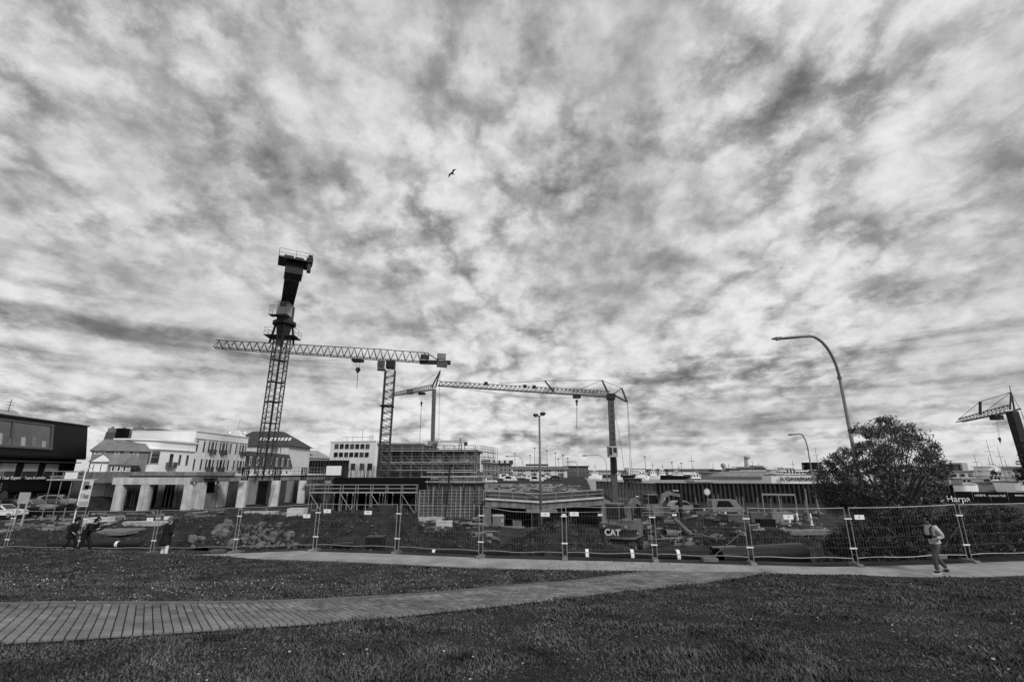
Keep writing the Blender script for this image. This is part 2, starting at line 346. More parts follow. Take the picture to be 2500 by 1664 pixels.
# ---- brick-paved path: a strip of pavers with an edging of long stones
PC = [(-12.5, 2.4), (-9.5, 4.4), (-6.5, 6.55), (-3, 9.15), (0, 11.45), (3, 13.7), (5.6, 15.72), (8.3, 17.85)]
def crom(pts, n=24):
    o = []; p = [V(pts[0]) * 2 - V(pts[1])] + [V(q) for q in pts] + [V(pts[-1]) * 2 - V(pts[-2])]
    for i in range(1, len(p) - 2):
        for k in range(n):
            t = k / n; a, b_, c, d = p[i - 1:i + 3]
            o.append(0.5 * ((2 * b_) + (c - a) * t + (2 * a - 5 * b_ + 4 * c - d) * t * t + (3 * b_ - a - 3 * c + d) * t ** 3))
    return o + [p[-2]]
def resample(pl, step):
    d = [0.0]
    for a, c in zip(pl, pl[1:]): d.append(d[-1] + (c - a).length)
    s = np.arange(0, d[-1], step); return np.stack([np.interp(s, d, [q[i] for q in pl]) for i in range(2)], 1)
PL = resample(crom([V((a, b_)) for a, b_ in PC]), 0.105)
PW = 1.14
def frame_at(a, i):
    t = a[min(i + 1, len(a) - 1)] - a[max(i - 1, 0)]; t = t / np.hypot(*t); return t, np.array([-t[1], t[0]])
def on_walk(x, y): e = fy(x); return e - 2.35 < y < e - 0.2 and x > -40
def path_d(x, y):
    d = np.hypot(PL[:, 0] - x, PL[:, 1] - y); return d.min()
path = MB(); m_ = len(PL)
for i in range(m_):
    t, n = frame_at(PL, i)
    for s in (-1, 1):
        q = PL[i] + n * s * (PW + 0.05); path.v.append((q[0], q[1], zt(*q) + 0.012))
path.f = [(2 * i, 2 * i + 2, 2 * i + 3, 2 * i + 1) for i in range(m_ - 1)]
path_o = tag(path.build('brick_path', M_joint), kind='structure')
NP = 10; cells = []
for i in range(m_ - 1):
    t, n = frame_at(PL, i); w_ = 2 * PW / NP; sh = (i % 2) * 0.5 * w_
    for k in range(NP + 1):
        lo = -PW + k * w_ - sh; hi = lo + w_; lo, hi = max(lo, -PW), min(hi, PW)
        if hi - lo < 0.05: continue
        c = PL[i] + t * 0.052 + n * (lo + hi) / 2
        if on_walk(c[0], c[1]) or c[1] > fy(c[0]) - 2.3: continue
        cells.append((c, hi - lo, math.atan2(t[1], t[0])))
cells.sort(key=lambda q: np.hypot(q[0][0], q[0][1]) + (100 if abs(q[0][0]) > 1.12 * q[0][1] + 1.0 else 0))
def paver_geo(b, c, wd, a, ln=0.092, dz=0.0):
    h = 0.035; g = 0.006; hx, hy = ln / 2, wd / 2 - 0.010
    cs, sn = math.cos(a), math.sin(a); z = [zt(c[0], c[1]) + 0.012]
    sl = (zt(c[0], c[1] + 0.1) - zt(c[0], c[1] - 0.1)) / 0.2; slx = (zt(c[0] + 0.1, c[1]) - zt(c[0] - 0.1, c[1])) / 0.2
    def p(x, y, zz): X, Y = x * cs - y * sn, x * sn + y * cs; return (c[0] + X, c[1] + Y, z[0] + zz + sl * Y + slx * X)
    o = [p(x, y, -0.03) for x, y in ((-hx, -hy), (hx, -hy), (hx, hy), (-hx, hy))] + [p(x, y, h - g + dz) for x, y in ((-hx, -hy), (hx, -hy), (hx, hy), (-hx, hy))] + [p(x, y, h + dz) for x, y in ((-hx + g, -hy + g), (hx - g, -hy + g), (hx - g, hy - g), (-hx + g, hy - g))]
    b.add(o, [(0, 1, 5, 4), (1, 2, 6, 5), (2, 3, 7, 6), (3, 0, 4, 7), (4, 5, 9, 8), (5, 6, 10, 9), (6, 7, 11, 10), (7, 4, 8, 11), (8, 9, 10, 11)])
rest = MB()
for i, (c, wd, a) in enumerate(cells):
    dz = random.uniform(-0.004, 0.004); a2 = a + random.uniform(-0.012, 0.012)
    if i < 300:
        b = MB(); paver_geo(b, c, wd, a2, dz=dz); b.build('paver', M_paver, path_o)
    else: paver_geo(rest, c, wd, a2, dz=dz)
tag(rest.build('far_pavers', M_paver, path_o), kind='stuff')
for s in (1,):
    run = resample([V(PL[i] + frame_at(PL, i)[1] * s * (PW + 0.07)) for i in range(m_)], 0.95)
    for i in range(len(run) - 1):
        c = (run[i] + run[i + 1]) / 2; d = run[i + 1] - run[i]
        if c[1] > fy(c[0]) - 2.5: continue
        b = MB(); z0, z1 = zt(*run[i]) + (0.03 if s > 0 else 0.012), zt(*run[i + 1]) + (0.03 if s > 0 else 0.012); u = d / np.hypot(*d) * 0.47; n = np.array([-u[1], u[0]]) / 0.47 * 0.06
        q = [c - u - n, c + u - n, c + u + n, c - u + n]; zz = [z0, z1, z1, z0]
        b.hexa([(p[0], p[1], k - 0.05) for p, k in zip(q, zz)] + [(p[0], p[1], k + 0.035) for p, k in zip(q, zz)]); b.build('edging_stone', M_kerb, path_o)
# ---- slab pavement along the fence
wx = np.arange(-34, 32, 0.25); WL = resample([V((x, fy(x) - 1.28)) for x in np.arange(-34, 34, 0.5)], 0.71)
WL = np.stack([WL[:, 0], np.convolve(np.pad(WL[:, 1], 4, mode='edge'), np.ones(9) / 9, 'valid')], 1)
wk = MB()
for i in range(len(WL)):
    t, n = frame_at(WL, i)
    for s in (-1, 1): q = WL[i] + n * s * 1.02; wk.v.append((q[0], q[1], zt(*q) + 0.01))
wk.f = [(2 * i, 2 * i + 2, 2 * i + 3, 2 * i + 1) for i in range(len(WL) - 1)]
walk_o = tag(wk.build('pavement', M_joint), kind='structure')
sl = []
for i in range(len(WL) - 1):
    t, n = frame_at(WL, i)
    for k in range(4):
        c = (WL[i] + WL[i + 1]) / 2 + n * (-0.75 + 0.5 * k) + t * (0.355 if k % 2 else 0.0); sl.append((c, math.atan2(t[1], t[0])))
sl.sort(key=lambda q: np.hypot(q[0][0], q[0][1]) + (100 if abs(q[0][0]) > 1.15 * q[0][1] else 0))
rest = MB()
for i, (c, a) in enumerate(sl):
    b = MB() if i < 300 else rest
    paver_geo(b, c, 0.5, a, 0.698, random.uniform(-0.003, 0.004))
    if i < 300: b.build('slab', M_slab, walk_o)
tag(rest.build('far_slabs', M_slab, walk_o), kind='stuff')
# ---- lawn grass and daisies
def lawn_points(n, ymin, ymax, power):
    y = ymin * (ymax / ymin) ** rng.random(n) if power == 1 else ymin + (ymax - ymin) * rng.random(n)
    return (rng.random(n) * 2 - 1) * (1.18 * y + 2.5), y
def on_grass(x, y, margin=0.0):
    e = np.interp(x, FX, FY); ok = (y < e - 2.32 - margin)
    d = np.full(len(x), 99.0)
    for k in range(0, m_, 4): d = np.minimum(d, np.hypot(PL[k, 0] - x, PL[k, 1] - y))
    side = (y - 11.45 - 0.75 * x) < 0; return ok & (d > np.where(side, PW - 0.02 - 0.10 * vnoise(x, y, 3.0, 12), PW + 0.10) + margin), d
ZG = np.array([[zt(x, y) for x in np.arange(-42, 42.1, 0.5)] for y in np.arange(2, 30.1, 0.25)])
def ztv(x, y):
    i = np.clip((y - 2) / 0.25, 0, ZG.shape[0] - 1.01); j = np.clip((x + 42) / 0.5, 0, ZG.shape[1] - 1.01)
    a, c = i.astype(int), j.astype(int); fi, fj = i - a, j - c
    return (ZG[a, c] * (1 - fi) + ZG[a + 1, c] * fi) * (1 - fj) + (ZG[a, c + 1] * (1 - fi) + ZG[a + 1, c + 1] * fi) * fj
def fast_mesh(name, vv, nv, m, kind='stuff'):
    nf = len(vv) // nv; me = bpy.data.meshes.new(name)
    me.vertices.add(len(vv)); me.vertices.foreach_set('co', vv.astype(np.float32).ravel())
    me.loops.add(len(vv)); me.loops.foreach_set('vertex_index', np.arange(len(vv), dtype=np.int32))
    me.polygons.add(nf); me.polygons.foreach_set('loop_start', np.arange(0, len(vv), nv, dtype=np.int32)); me.polygons.foreach_set('loop_total', np.full(nf, nv, dtype=np.int32))
    me.materials.append(m); me.update(calc_edges=True); o = bpy.data.objects.new(name, me); C.objects.link(o); return tag(o, kind=kind)
def vnoise(x, y, s, seed):
    r = np.random.default_rng(seed); g = r.random((256, 256)); u, v_ = x * s + 100, y * s + 100
    a, c = np.floor(u).astype(int), np.floor(v_).astype(int); fu, fv = u - a, v_ - c; fu = fu * fu * (3 - 2 * fu); fv = fv * fv * (3 - 2 * fv)
    q = lambda i, j: g[i % 256, j % 256]
    return (q(a, c) * (1 - fu) + q(a + 1, c) * fu) * (1 - fv) + (q(a, c + 1) * (1 - fu) + q(a + 1, c + 1) * fu) * fv
x1, y1 = lawn_points(760000, 2.6, 25.5, 1)
ok, dd = on_grass(x1, y1); x1, y1, dd = x1[ok], y1[ok], dd[ok]
z1 = ztv(x1, y1); n = len(x1)
tuft = 0.35 + 1.5 * vnoise(x1, y1, 1.3, 3) ** 1.5 * (0.4 + 1.2 * vnoise(x1, y1, 4.5, 4)); near = 1 + 0.9 * np.exp(-(dd - PW) / 0.22)
h = (0.010 + 0.030 * rng.random(n) ** 2) * tuft * near * (1 + 0.010 * y1); wd = 0.0034 * (0.7 + 0.8 * rng.random(n)) * (1 + y1 / 3.2)
an = rng.random(n) * 2 * math.pi; le = h * (0.3 + 1.3 * rng.random(n)); la = an + 1.2 * (rng.random(n) - 0.5)
vv = np.empty((n, 3, 3))
vv[:, 0] = np.stack([x1 - np.sin(an) * wd, y1 + np.cos(an) * wd, z1 - 0.006], 1); vv[:, 1] = np.stack([x1 + np.sin(an) * wd, y1 - np.cos(an) * wd, z1 - 0.006], 1)
vv[:, 2] = np.stack([x1 + np.cos(la) * le, y1 + np.sin(la) * le, z1 + h], 1)
fast_mesh('lawn_grass', vv.reshape(-1, 3), 3, M_grass)
x2, y2 = lawn_points(26000, 3.2, 24, 1)
ok, dd = on_grass(x2, y2, 0.02); kp = rng.random(len(x2)) < (0.10 + 0.9 * sstep(0, 1, 1) * np.clip((vnoise(x2, y2, 0.5, 9) - 0.3) * 1.8, 0, 1)) * np.where(y2 > 11.0 + 0.5 * x2, 1.0, 0.06)
ok &= kp; x2, y2 = x2[ok], y2[ok]; n = len(x2); z2 = ztv(x2, y2) + 0.045 + 0.035 * rng.random(n)
r = (0.009 + 0.006 * rng.random(n)) * (1 + y2 * 0.018); K = 7; vv = np.empty((n, K, 3)); tx, ty = rng.normal(0, 0.35, n), rng.normal(-0.25, 0.3, n)
for k in range(K):
    a = 2 * math.pi * k / K; rr = r * (0.75 + 0.5 * rng.random(n)); vv[:, k, 0] = x2 + rr * math.cos(a); vv[:, k, 1] = y2 + rr * math.sin(a); vv[:, k, 2] = z2 + rr * (math.cos(a) * tx + math.sin(a) * ty)
fast_mesh('lawn_daisies', vv.reshape(-1, 3), K, M_daisy)
# ---- heaps of dug earth behind the fence
def mound(name, label, px, Y, rx, ry, h, seed, m=M_dirt, n=84, flat=0.0, rough=1.0, rz=0.0):
    c = P(px, 1250, Y); b = MB(); N_ = n
    for j in range(N_ + 1):
        for i in range(N_ + 1):
            u, w_ = i / N_ * 2 - 1, j / N_ * 2 - 1; rr = math.hypot(u, w_)
            x, y = u * rx, w_ * ry; x, y = c.x + x * math.cos(rz) - y * math.sin(rz), c.y + x * math.sin(rz) + y * math.cos(rz)
            e = rr + 0.22 * n3(x, y, 0.35, seed); k = max(0, 1 - e); k = (k ** 0.85) if flat == 0 else min(1, k / flat) ** 0.9
            z = zt(x, y) - 0.12 + h * k * (1 + 0.35 * n3(x, y, 0.45, seed + 1)) + rough * min(1, k * 4) * (0.24 * n3(x, y, 0.9, seed + 2) + 0.17 * n3(x, y, 2.3, seed + 3) + 0.10 * n3(x, y, 5.0, seed + 4))
            if k <= 0: z -= 0.25
            b.v.append((x, y, z))
    W = N_ + 1; b.f = [(j * W + i, j * W + i + 1, (j + 1) * W + i + 1, (j + 1) * W + i) for j in range(N_) for i in range(N_)]
    o = b.build(name, m, None, True); return tag(o, label, 'earth mound', 'heaps of dug earth on the site')
MOUNDS = [mound('earth_mound', 'long low heap of earth behind the fence, scattered with broken rock', 590, 37, 8.2, 5.0, 2.2, 11, flat=.55),
    mound('earth_mound', 'broad dark earth heap in front of the black walled shell', 865, 37.5, 7.0, 4.8, 2.35, 21, flat=.5),
    mound('earth_mound', 'low weedy earth heap below the formwork wall', 1075, 33, 5.5, 3.8, 1.5, 31, flat=.6),
    mound('earth_mound', 'steep pointed earth heap beside the double-headed lamp post', 1370, 30.5, 5.2, 4.0, 2.3, 41, flat=.75),
    mound('earth_mound', 'earth heap behind the excavator boom', 1700, 47, 6.0, 4.0, 1.6, 51),
    mound('earth_mound', 'flat bank of earth around the pallet of boards', 1880, 40, 6.5, 5.0, 1.3, 61),
    mound('earth_mound', 'trampled earth bank behind the two walkers', 150, 36, 11.0, 5.0, 1.6, 71),
    mound('earth_mound', 'low earth ridge at the foot of the concrete frame', 330, 47, 8.0, 4.0, 1.2, 81),
    mound('earth_mound', 'grassy hump rising behind the banner fence', 2420, 36, 9.0, 7.0, 2.9, 91),
    mound('earth_mound', 'small earth pile beside the traffic cone', 2010, 29, 2.6, 2.2, 0.9, 101)]
from mathutils.bvhtree import BVHTree
def bvh_of(o): return BVHTree.FromPolygons([v_.co for v_ in o.data.vertices], [p.vertices[:] for p in o.data.polygons])
MBV = [bvh_of(o) for o in MOUNDS]
def gz(x, y):                                     # top of the ground or of the heap standing there
    z = zt(x, y)
    for bv in MBV:
        h_ = bv.ray_cast(V((x, y, 20)), V((0, 0, -1)))
        if h_[0] is not None: z = max(z, h_[0].z)
    return z
# weeds growing over the heaps
def weeds(centres, n, hgt):
    out_ = []
    dg_ = bpy.context.evaluated_depsgraph_get()
    for c in centres:
        me = c.data; idx = np.random.default_rng(len(me.vertices) + n).integers(0, len(me.polygons), n)
        co = np.empty(len(me.vertices) * 3); me.vertices.foreach_get('co', co); co = co.reshape(-1, 3)
        vi = np.array([me.polygons[int(i)].vertices[:] for i in idx]); w4 = np.random.default_rng(n).dirichlet([1] * 4, n)
        p = (co[vi] * w4[:, :, None]).sum(1); keep = np.array([zt(q[0], q[1]) + 0.05 < q[2] for q in p]) & (vnoise(p[:, 0], p[:, 1], 0.6, 5) > 0.46); out_.append(p[keep])
    p = np.concatenate(out_); n = len(p); a = rng.random(n) * 6.28; l = hgt * (0.4 + rng.random(n)); wv = 0.018 + 0.03 * rng.random(n); t = rng.normal(0, 0.5, (n, 2))
    vv = np.empty((n, 3, 3)); vv[:, 0] = p + np.stack([np.cos(a) * wv, np.sin(a) * wv, 0 * a - 0.02], 1); vv[:, 1] = p - np.stack([np.cos(a) * wv, np.sin(a) * wv, 0 * a + 0.02], 1)
    vv[:, 2] = p + np.stack([t[:, 0] * l, t[:, 1] * l, l], 1); return fast_mesh('weeds', vv.reshape(-1, 3), 3, M_weed)
weeds([MOUNDS[i] for i in (0, 1, 2, 3, 4, 5, 6, 7, 8)], 7000, 0.2)
# clods and small stones lying on the heaps
def clods(heaps, n):
    r = np.random.default_rng(31); vv = []
    for o in heaps:
        me = o.data; co = np.empty(len(me.vertices) * 3); me.vertices.foreach_get('co', co); co = co.reshape(-1, 3)
        p_ = co[r.integers(0, len(co), n)] + r.normal(0, .06, (n, 3)) * (1, 1, 0); p_ = p_[[zt(q[0], q[1]) < q[2] + .1 for q in p_]]; k = len(p_)
        s = (.03 + .13 * r.random(k) ** 3)[:, None]; q = [p_ + s * r.normal(0, .25, (k, 3)) + s * np.array(d_) for d_ in ((-1, -.6, -.2), (1, -.6, -.2), (0, 1, -.2), (.1, -.1, .95))]
        for a_, b_, c_ in ((0, 1, 3), (1, 2, 3), (2, 0, 3)): vv.append(np.stack([q[a_], q[b_], q[c_]], 1).reshape(-1, 3))
    return fast_mesh('earth_clods', np.concatenate(vv), 3, M_clod)
clods(MOUNDS, 1500)
# broken rock on the first heap, each a part of it
RK = [rock_mesh('rock', M_rock, s) for s in range(6)]
heap = MOUNDS[0]; bvh_src = heap.data
BV = bvh_of(heap); RR = random.Random(5)
for i in range(190):
    big_ = i < 26
    px, py = (RR.gauss(640, 55), RR.uniform(1278, 1338)) if RR.random() < 0.75 else (RR.uniform(460, 760), RR.uniform(1300, 1338))
    d = ray(px, py).normalized(); h_ = BV.ray_cast(V((0, 0, CZ)), d)
    if h_[0] is None: continue
    p = h_[0]; s = RR.uniform(0.16, 0.36) if big_ else RR.uniform(0.06, 0.16)
    o = bpy.data.objects.new('rock', RK[i % 6]); C.objects.link(o); o.parent = heap; o.location = p + V((0, -s * .15, s * 0.3)); o.scale = (s * RR.uniform(0.7, 1.3), s, s * RR.uniform(0.9, 1.5)); o.rotation_euler = (RR.uniform(-.5, .5), RR.uniform(-.5, .5), RR.uniform(0, 6))
# loose stones lying over the rest of the site
b = MB()
for i in range(2600):
    y = RR.uniform(23.5, 58); x = RR.uniform(-1.1, 1.1) * y; s = RR.uniform(0.03, 0.12) ** 1.1; z = zt(x, y)
    b.add([(x - s, y, z), (x + s * .7, y - s, z), (x + s, y + s * .6, z), (x - s * .2, y + s, z), (x + RR.uniform(-.3, .3) * s, y, z + s * .9)], [(0, 1, 4), (1, 2, 4), (2, 3, 4), (3, 0, 4)])
tag(b.build('loose_stones', M_rock), kind='stuff')
# ================================================================ mesh fence along the pavement
def foot_block(name, label, p, rz):
    t = local(thing(name, label, 'fence foot', (0, 0, 0), 'concrete feet of the mesh fence'))
    b = MB(); b.ext([(-0.36, -0.11, 0), (0.36, -0.11, 0), (0.36, -0.11, 0.08), (0.27, -0.11, 0.14), (-0.27, -0.11, 0.14), (-0.36, -0.11, 0.08)], (0, 0.22, 0)); b.build('block', M_conc2, t)
    for s in (-1, 1): k = MB(); k.lathe((0.09 * s, 0, 0.13), [(0.045, 0), (0.045, 0.05), (0.03, 0.05)], 8); k.build('socket', M_galvd, t)
    return place(t, p, rz)
def sign_plate(parent, F, u, z, wd=0.38, hg=0.17):
    b = MB(); F.slab(b, u - wd / 2, u + wd / 2, z - hg / 2, z + hg / 2, 0.03, 0.036); s = b.build('notice_plate', M_sign, parent)
    c = F.pt(u, z - 0.01, 0.038); t = MB(); t.add([F.pt(u - 0.035, z + 0.035, 0.039), F.pt(u + 0.035, z + 0.035, 0.039), F.pt(u, z - 0.03, 0.039)], [(0, 1, 2)]); t.build('emblem', M_dgrey, s); return s
def panel(A, B, zA, zB, hA, hB, label, signs=(), sag=0.0, group='mesh fence panels along the pavement', wires=True, r=0.019):
    F = Facade(A, B); t = thing('mesh_fence_panel', label, 'fence panel', F.pt(0, zA), group); u0, u1 = 0.09, F.len - 0.09
    for u, z, h in ((u0, zA, hA), (u1, zB, hB)):
        b = MB(); b.tube(F.pt(u, z + 0.06), F.pt(u, z + h), r, 6); b.build('upright', M_galv, t)
    nS = 9
    def zz(k, f): q = k / (nS - 1); return (zA + f * hA) * (1 - q) + (zB + f * hB) * q - sag * f * math.sin(math.pi * q)
    for f in (1.0, 0.10):
        b = MB(); b.sweep([F.pt(u0 + (u1 - u0) * k / (nS - 1), zz(k, f) + (0.0 if f == 1 else 0.02 * math.sin(k * 1.3))) for k in range(nS)], r * 0.9, 6); b.build('rail', M_galv, t)
    if wires:
        b = MB(); n = int(F.len / 0.115)
        for i in range(1, n): q = i / n; kf = q * (nS - 1); u = u0 + (u1 - u0) * q; b.tube(F.pt(u, zz(kf, 0.1)), F.pt(u, zz(kf, 1)), 0.0017, 3)
        for f in (0.28, 0.46, 0.64, 0.82): b.sweep([F.pt(u0 + (u1 - u0) * k / 4, zz(k * 2, f)) for k in range(5)], 0.0024, 3)
        tag(b.build('wire_mesh', M_galvd, t), kind='stuff')
    for u, z in signs: sign_plate(t, F, u * F.len, z + zA)
    return t, F
FPX_ = FP[1:-1]
FN = {(-13.6): 'x'}
plates = {0: [], 1: [(0.55, 1.72)], 2: [(0.86, 1.70)], 3: [(0.13, 1.70)], 4: [(0.93, 1.7)], 5: [(0.10, 1.72), (0.62, 1.9)], 6: [(0.10, 1.72)], 7: [(0.88, 1.66)], 8: [(0.08, 1.72)], 9: [(0.42, 1.72)], 10: [(0.09, 1.74)], 11: [(0.13, 1.72)], 12: []}
plates = {0: [], 1: [], 2: [(0.90, 1.66)], 3: [(0.12, 1.66)], 4: [(0.87, 1.70)], 5: [(0.12, 1.70), (0.63, 1.66)], 6: [], 7: [(0.78, 1.70)], 8: [(0.12, 1.72)], 9: [], 10: [(0.42, 1.70)], 11: [(0.10, 1.68)], 12: []}
PAN_L = {0: 'plain mesh fence panel beside the street notice board', 1: 'plain mesh fence panel in front of the bent black hose', 6: 'plain mesh fence panel in front of the formwork wall', 9: 'plain mesh fence panel in front of the tilted grey pipe', 12: 'plain mesh fence panel in front of the tall shrubs on the hump', 2: 'mesh fence panel behind the two walkers with a notice plate by its far post', 3: 'mesh fence panel right behind the person in black coat, small notice plate', 4: 'mesh fence panel with notice plate in front of the rock-strewn heap',
         5: 'mesh fence panel with two notice plates before the broad dark heap', 7: 'sagging mesh fence panel with one notice plate beside the steep earth heap', 8: 'mesh fence panel with notice plate in front of the pipe and excavator rear', 10: 'mesh fence panel with notice plate over the big smooth pipe', 11: 'mesh fence panel with notice plate in front of the leafy tree'}
for i in range(len(FPX_) - 1):
    A, B = FPX_[i], FPX_[i + 1]; zA, zB = hb(A[0]) + 0.10, hb(B[0]) + 0.10
    lb = PAN_L.get(i, 'plain mesh fence panel of galvanised tube without a notice plate')
    t, F = panel(A, B, zA, zB, 2.02, 2.02, lb, plates.get(i, ()), sag=0.24 if i == 7 else 0.03)
    for h_ in (0.55, 1.62):
        b = MB(); c = F.pt(F.len, zB + h_); b.box(c, (0.26, 0.05, 0.045), math.atan2(F.d.y, F.d.x)); b.build('clamp', M_sign, t)
    foot_block('ballast_block', 'ribbed concrete foot block under a joint of the mesh fence', (B[0], B[1], zt(B[0], B[1] - 0.05) - 0.01), math.atan2(F.d.y, F.d.x) + R(90))
for k, (i, lb) in enumerate(((1, 'steel brace leaning on the fence at the far end by the walkers'), (4, 'steel brace behind the fence joint near the black-coated person'), (10, 'steel brace behind the fence joint in front of the big smooth pipe'), (12, 'steel brace behind the fence joint next to the backpacked walker'))):
    x, y = FPX_[i]; z = hb(x)
    t = thing('fence_brace', lb, 'brace', (x, y, z)); b = MB(); q = V((x - 1.3, y + 0.9, gz(x - 1.3, y + 0.9) + 0.05)) if i < 12 else V((x - 0.15, y + 1.3, zt(x, y + 1.3) + 0.1))
    b.tube((x - 0.05, y + 0.03, z + 1.35), q, 0.02, 6); b.build('strut', M_galvd, t)
    b = MB(); b.box(q, (0.6, 0.3, 0.16)); b.build('ballast_block', M_conc2, t)
# a second run of panels deeper in the site
for (xa, ya, xb, yb, Y, lb) in ((1296, 1300, 1392, 1300, 39.5, 'inner mesh fence panel standing beside the lamp post on the site'), (1392, 1300, 1480, 1300, 39.2, 'inner mesh fence panel just left of the excavator'), (1570, 1300, 1664, 1300, 41, 'inner mesh fence panel behind the excavator boom')):
    a, c = P(xa, ya, Y), P(xb, yb, Y + 0.4); za, zb = zt(a.x, a.y), zt(c.x, c.y)
    panel((a.x, a.y), (c.x, c.y), za, zb, P(xa, 1250, Y).z - za, P(xb, 1250, Y).z - zb, lb, [(0.85, P(xb, 1257, Y).z - za)], group='inner mesh fence panels')
# ================================================================ pipes by the fence
def pipe_run(name, label, p0, p1, r, rings, m, corr=0.06, group=None, rm=M_sign):
    a, c = V(p0), V(p1); t = thing(name, label, 'pipe', a - V((0, 0, r)), group); L_ = (c - a).length; d = (c - a) / L_
    n = int(L_ / corr); pts = []; rad = []
    for i in range(n):
        for q, k in ((0.0, 1.0), (0.45, 1.0), (0.5, 0.94), (0.95, 0.94)): pts.append(a + d * (i + q) * L_ / n); rad.append(r * k)
    b = MB(); b.sweep(pts, rad, 16, cap=False); b.build('corrugated_wall', m, t)
    k = MB(); k.sweep([a + d * 0.01, a + d * (L_ - 0.01)], r * 0.86, 16); k.build('liner', M_catd, t)
    for u in rings:
        b = MB(); b.sweep([a + d * (u - 0.07), a + d * (u + 0.07)], r * 1.07, 16); b.build('coupling_ring', rm, t)
    return t
def pipe_px(x0, x1, y0, y1, Y0, Y1): return P(x0, y0, Y0), P(x1, y1, Y1)
a, c = pipe_px(975, 1245, 1348, 1352, 24.2, 23.0); pipe_run('corrugated_pipe', 'thin black corrugated pipe with one white ring behind the fence', a, c, 0.17, [(c - a).length * 0.33], M_pipe)
a, c = pipe_px(1372, 1742, 1355, 1358, 22.6, 21.9); Lp = (c - a).length; pipe_run('corrugated_pipe', 'long black corrugated pipe with three white rings below the excavator', a, c, 0.26, [Lp * 0.17, Lp * 0.47, Lp * 0.77], M_pipe)
a, c = pipe_px(120, 345, 1330, 1327, 28.5, 29); pipe_run('corrugated_pipe', 'black pipe lying on the ground behind the two walkers', a, c, 0.16, [3.6], M_pipe)
def smooth_pipe(name, label, a, c, r, m, r2=None, wall=0.03):
    a, c = V(a), V(c); r2 = r2 or r; t = thing(name, label, 'pipe', a - V((0, 0, r))); d = (c - a).normalized()
    b = MB(); n = 28
    b.sweep([a, a + d * 0.05, c - d * 0.05, c], [r, r * 1.01, r2 * 1.01, r2], n, cap=False); b.build('outer_wall', m, t, True)
    k = MB(); k.sweep([a, c], [r - wall, r2 - wall], n, cap=False); k.build('inner_wall', m, t, True)
    e = MB()
    for p, q in ((a, r), (c, r2)):
        ref = d.cross(V((0, 0, 1))).normalized(); up = ref.cross(d); o = len(e.v)
        for rr in (q, q - wall): e.v += [tuple(p + (ref * math.cos(k_ * 6.28318 / n) + up * math.sin(k_ * 6.28318 / n)) * rr) for k_ in range(n)]
        e.f += [(o + k_, o + (k_ + 1) % n, o + n + (k_ + 1) % n, o + n + k_) for k_ in range(n)]
    e.build('rim', m, t); return t
smooth_pipe('drain_pipe', 'big smooth dark pipe with open end lying behind the fence', P(1752, 1361, 21.4), P(1955, 1350, 23.2), 0.40, M_pipe, 0.46)
smooth_pipe('drain_pipe', 'short pale concrete pipe resting behind the big smooth pipe', P(1738, 1348, 23.0), P(1796, 1346, 23.2), 0.27, M_pipeg)
smooth_pipe('drain_pipe', 'long grey pipe tilted on the earth beside the excavator', P(1648, 1268, 38.8), P(1690, 1308, 37.2), 0.17, M_pipeg)
smooth_pipe('drain_pipe', 'broken grey pipe ring lying below the tilted pipe', P(1668, 1302, 37.8), P(1684, 1303, 38.2), 0.22, M_pipeg)
smooth_pipe('drain_pipe', 'short grey pipe stub half in the earth by the excavator wheel', P(1622, 1300, 37.0), P(1650, 1302, 37.6), 0.26, M_pipeg)
# plastic tubs and boards on the near earth
def box_thing(name, label, cat, px, py, Y, d, m, rz=0.0, lid=None, group=None, ground=True):
    p = P(px, py, Y); z = gz(p.x, p.y) - .03
    t = local(thing(name, label, cat, (0, 0, 0), group)); b = MB(); b.bx(-d[0] / 2, d[0] / 2, -d[1] / 2, d[1] / 2, 0, d[2]); b.build('body', m, t)
    k = MB(); k.bx(-d[0] / 2 - 0.03, d[0] / 2 + 0.03, -d[1] / 2 - 0.03, d[1] / 2 + 0.03, d[2], d[2] + 0.05); k.build('lid', lid or m, t)
    k = MB()
    for s in (-1, 1): k.bx(s * d[0] * 0.3 - 0.02, s * d[0] * 0.3 + 0.02, -d[1] / 2 - 0.02, -d[1] / 2, 0.03, d[2] - 0.02)
    k.build('rib', m, t); return place(t, (p.x, p.y, z), rz)
box_thing('plastic_tub', 'square black plastic chamber standing behind the fence', 'tub', 916, 1340, 25.5, (0.85, 0.7, 0.75), M_pipe)
c = P(835, 1342, 25.6); smooth_pipe('drain_pipe', 'short black pipe piece lying at the fence foot', V((c.x - .5, c.y, zt(c.x, c.y) + .24)), V((c.x + .45, c.y + .3, zt(c.x, c.y) + .24)), 0.24, M_pipe)
# big heavy white slab and timber stacks: each board its own part
def boards(name, label, px, py, Y, n, L_, wd, th, m, rz=0.0, cols=1, zoff=0.0, cat='timber stack'):
    p = P(px, py, Y); t = local(thing(name, label, cat)); r = random.Random(int(px))
    for i in range(n):
        for k in range(cols):
            b = MB(); b.box((r.uniform(-.12, .12), (k - (cols - 1) / 2) * wd * 1.06, th * (i + 0.5) * 1.05), (L_ * r.uniform(0.92, 1.05), wd, th), r.uniform(-.02, .02)); b.build('board', m, t)
    return place(t, (p.x, p.y, gz(p.x, p.y) - .04), rz)
boards('timber_stack', 'flat stack of pale boards on the earth bank near the conical cone', 1965, 1275, 38.5, 3, 3.6, 0.35, 0.1, M_timberd, 0.1, 3, 0.75)
boards('timber_stack', 'pile of long pale boards before the scaffolded black shell', 985, 1262, 52, 3, 4.2, 0.25, 0.09, M_timber, 0.3, 4, 1.0)
boards('timber_stack', 'neat bundle of light timber at the foot of the formwork wall', 1052, 1258, 56, 5, 2.6, 0.16, 0.1, M_timber, 0.05, 5, 0.1)
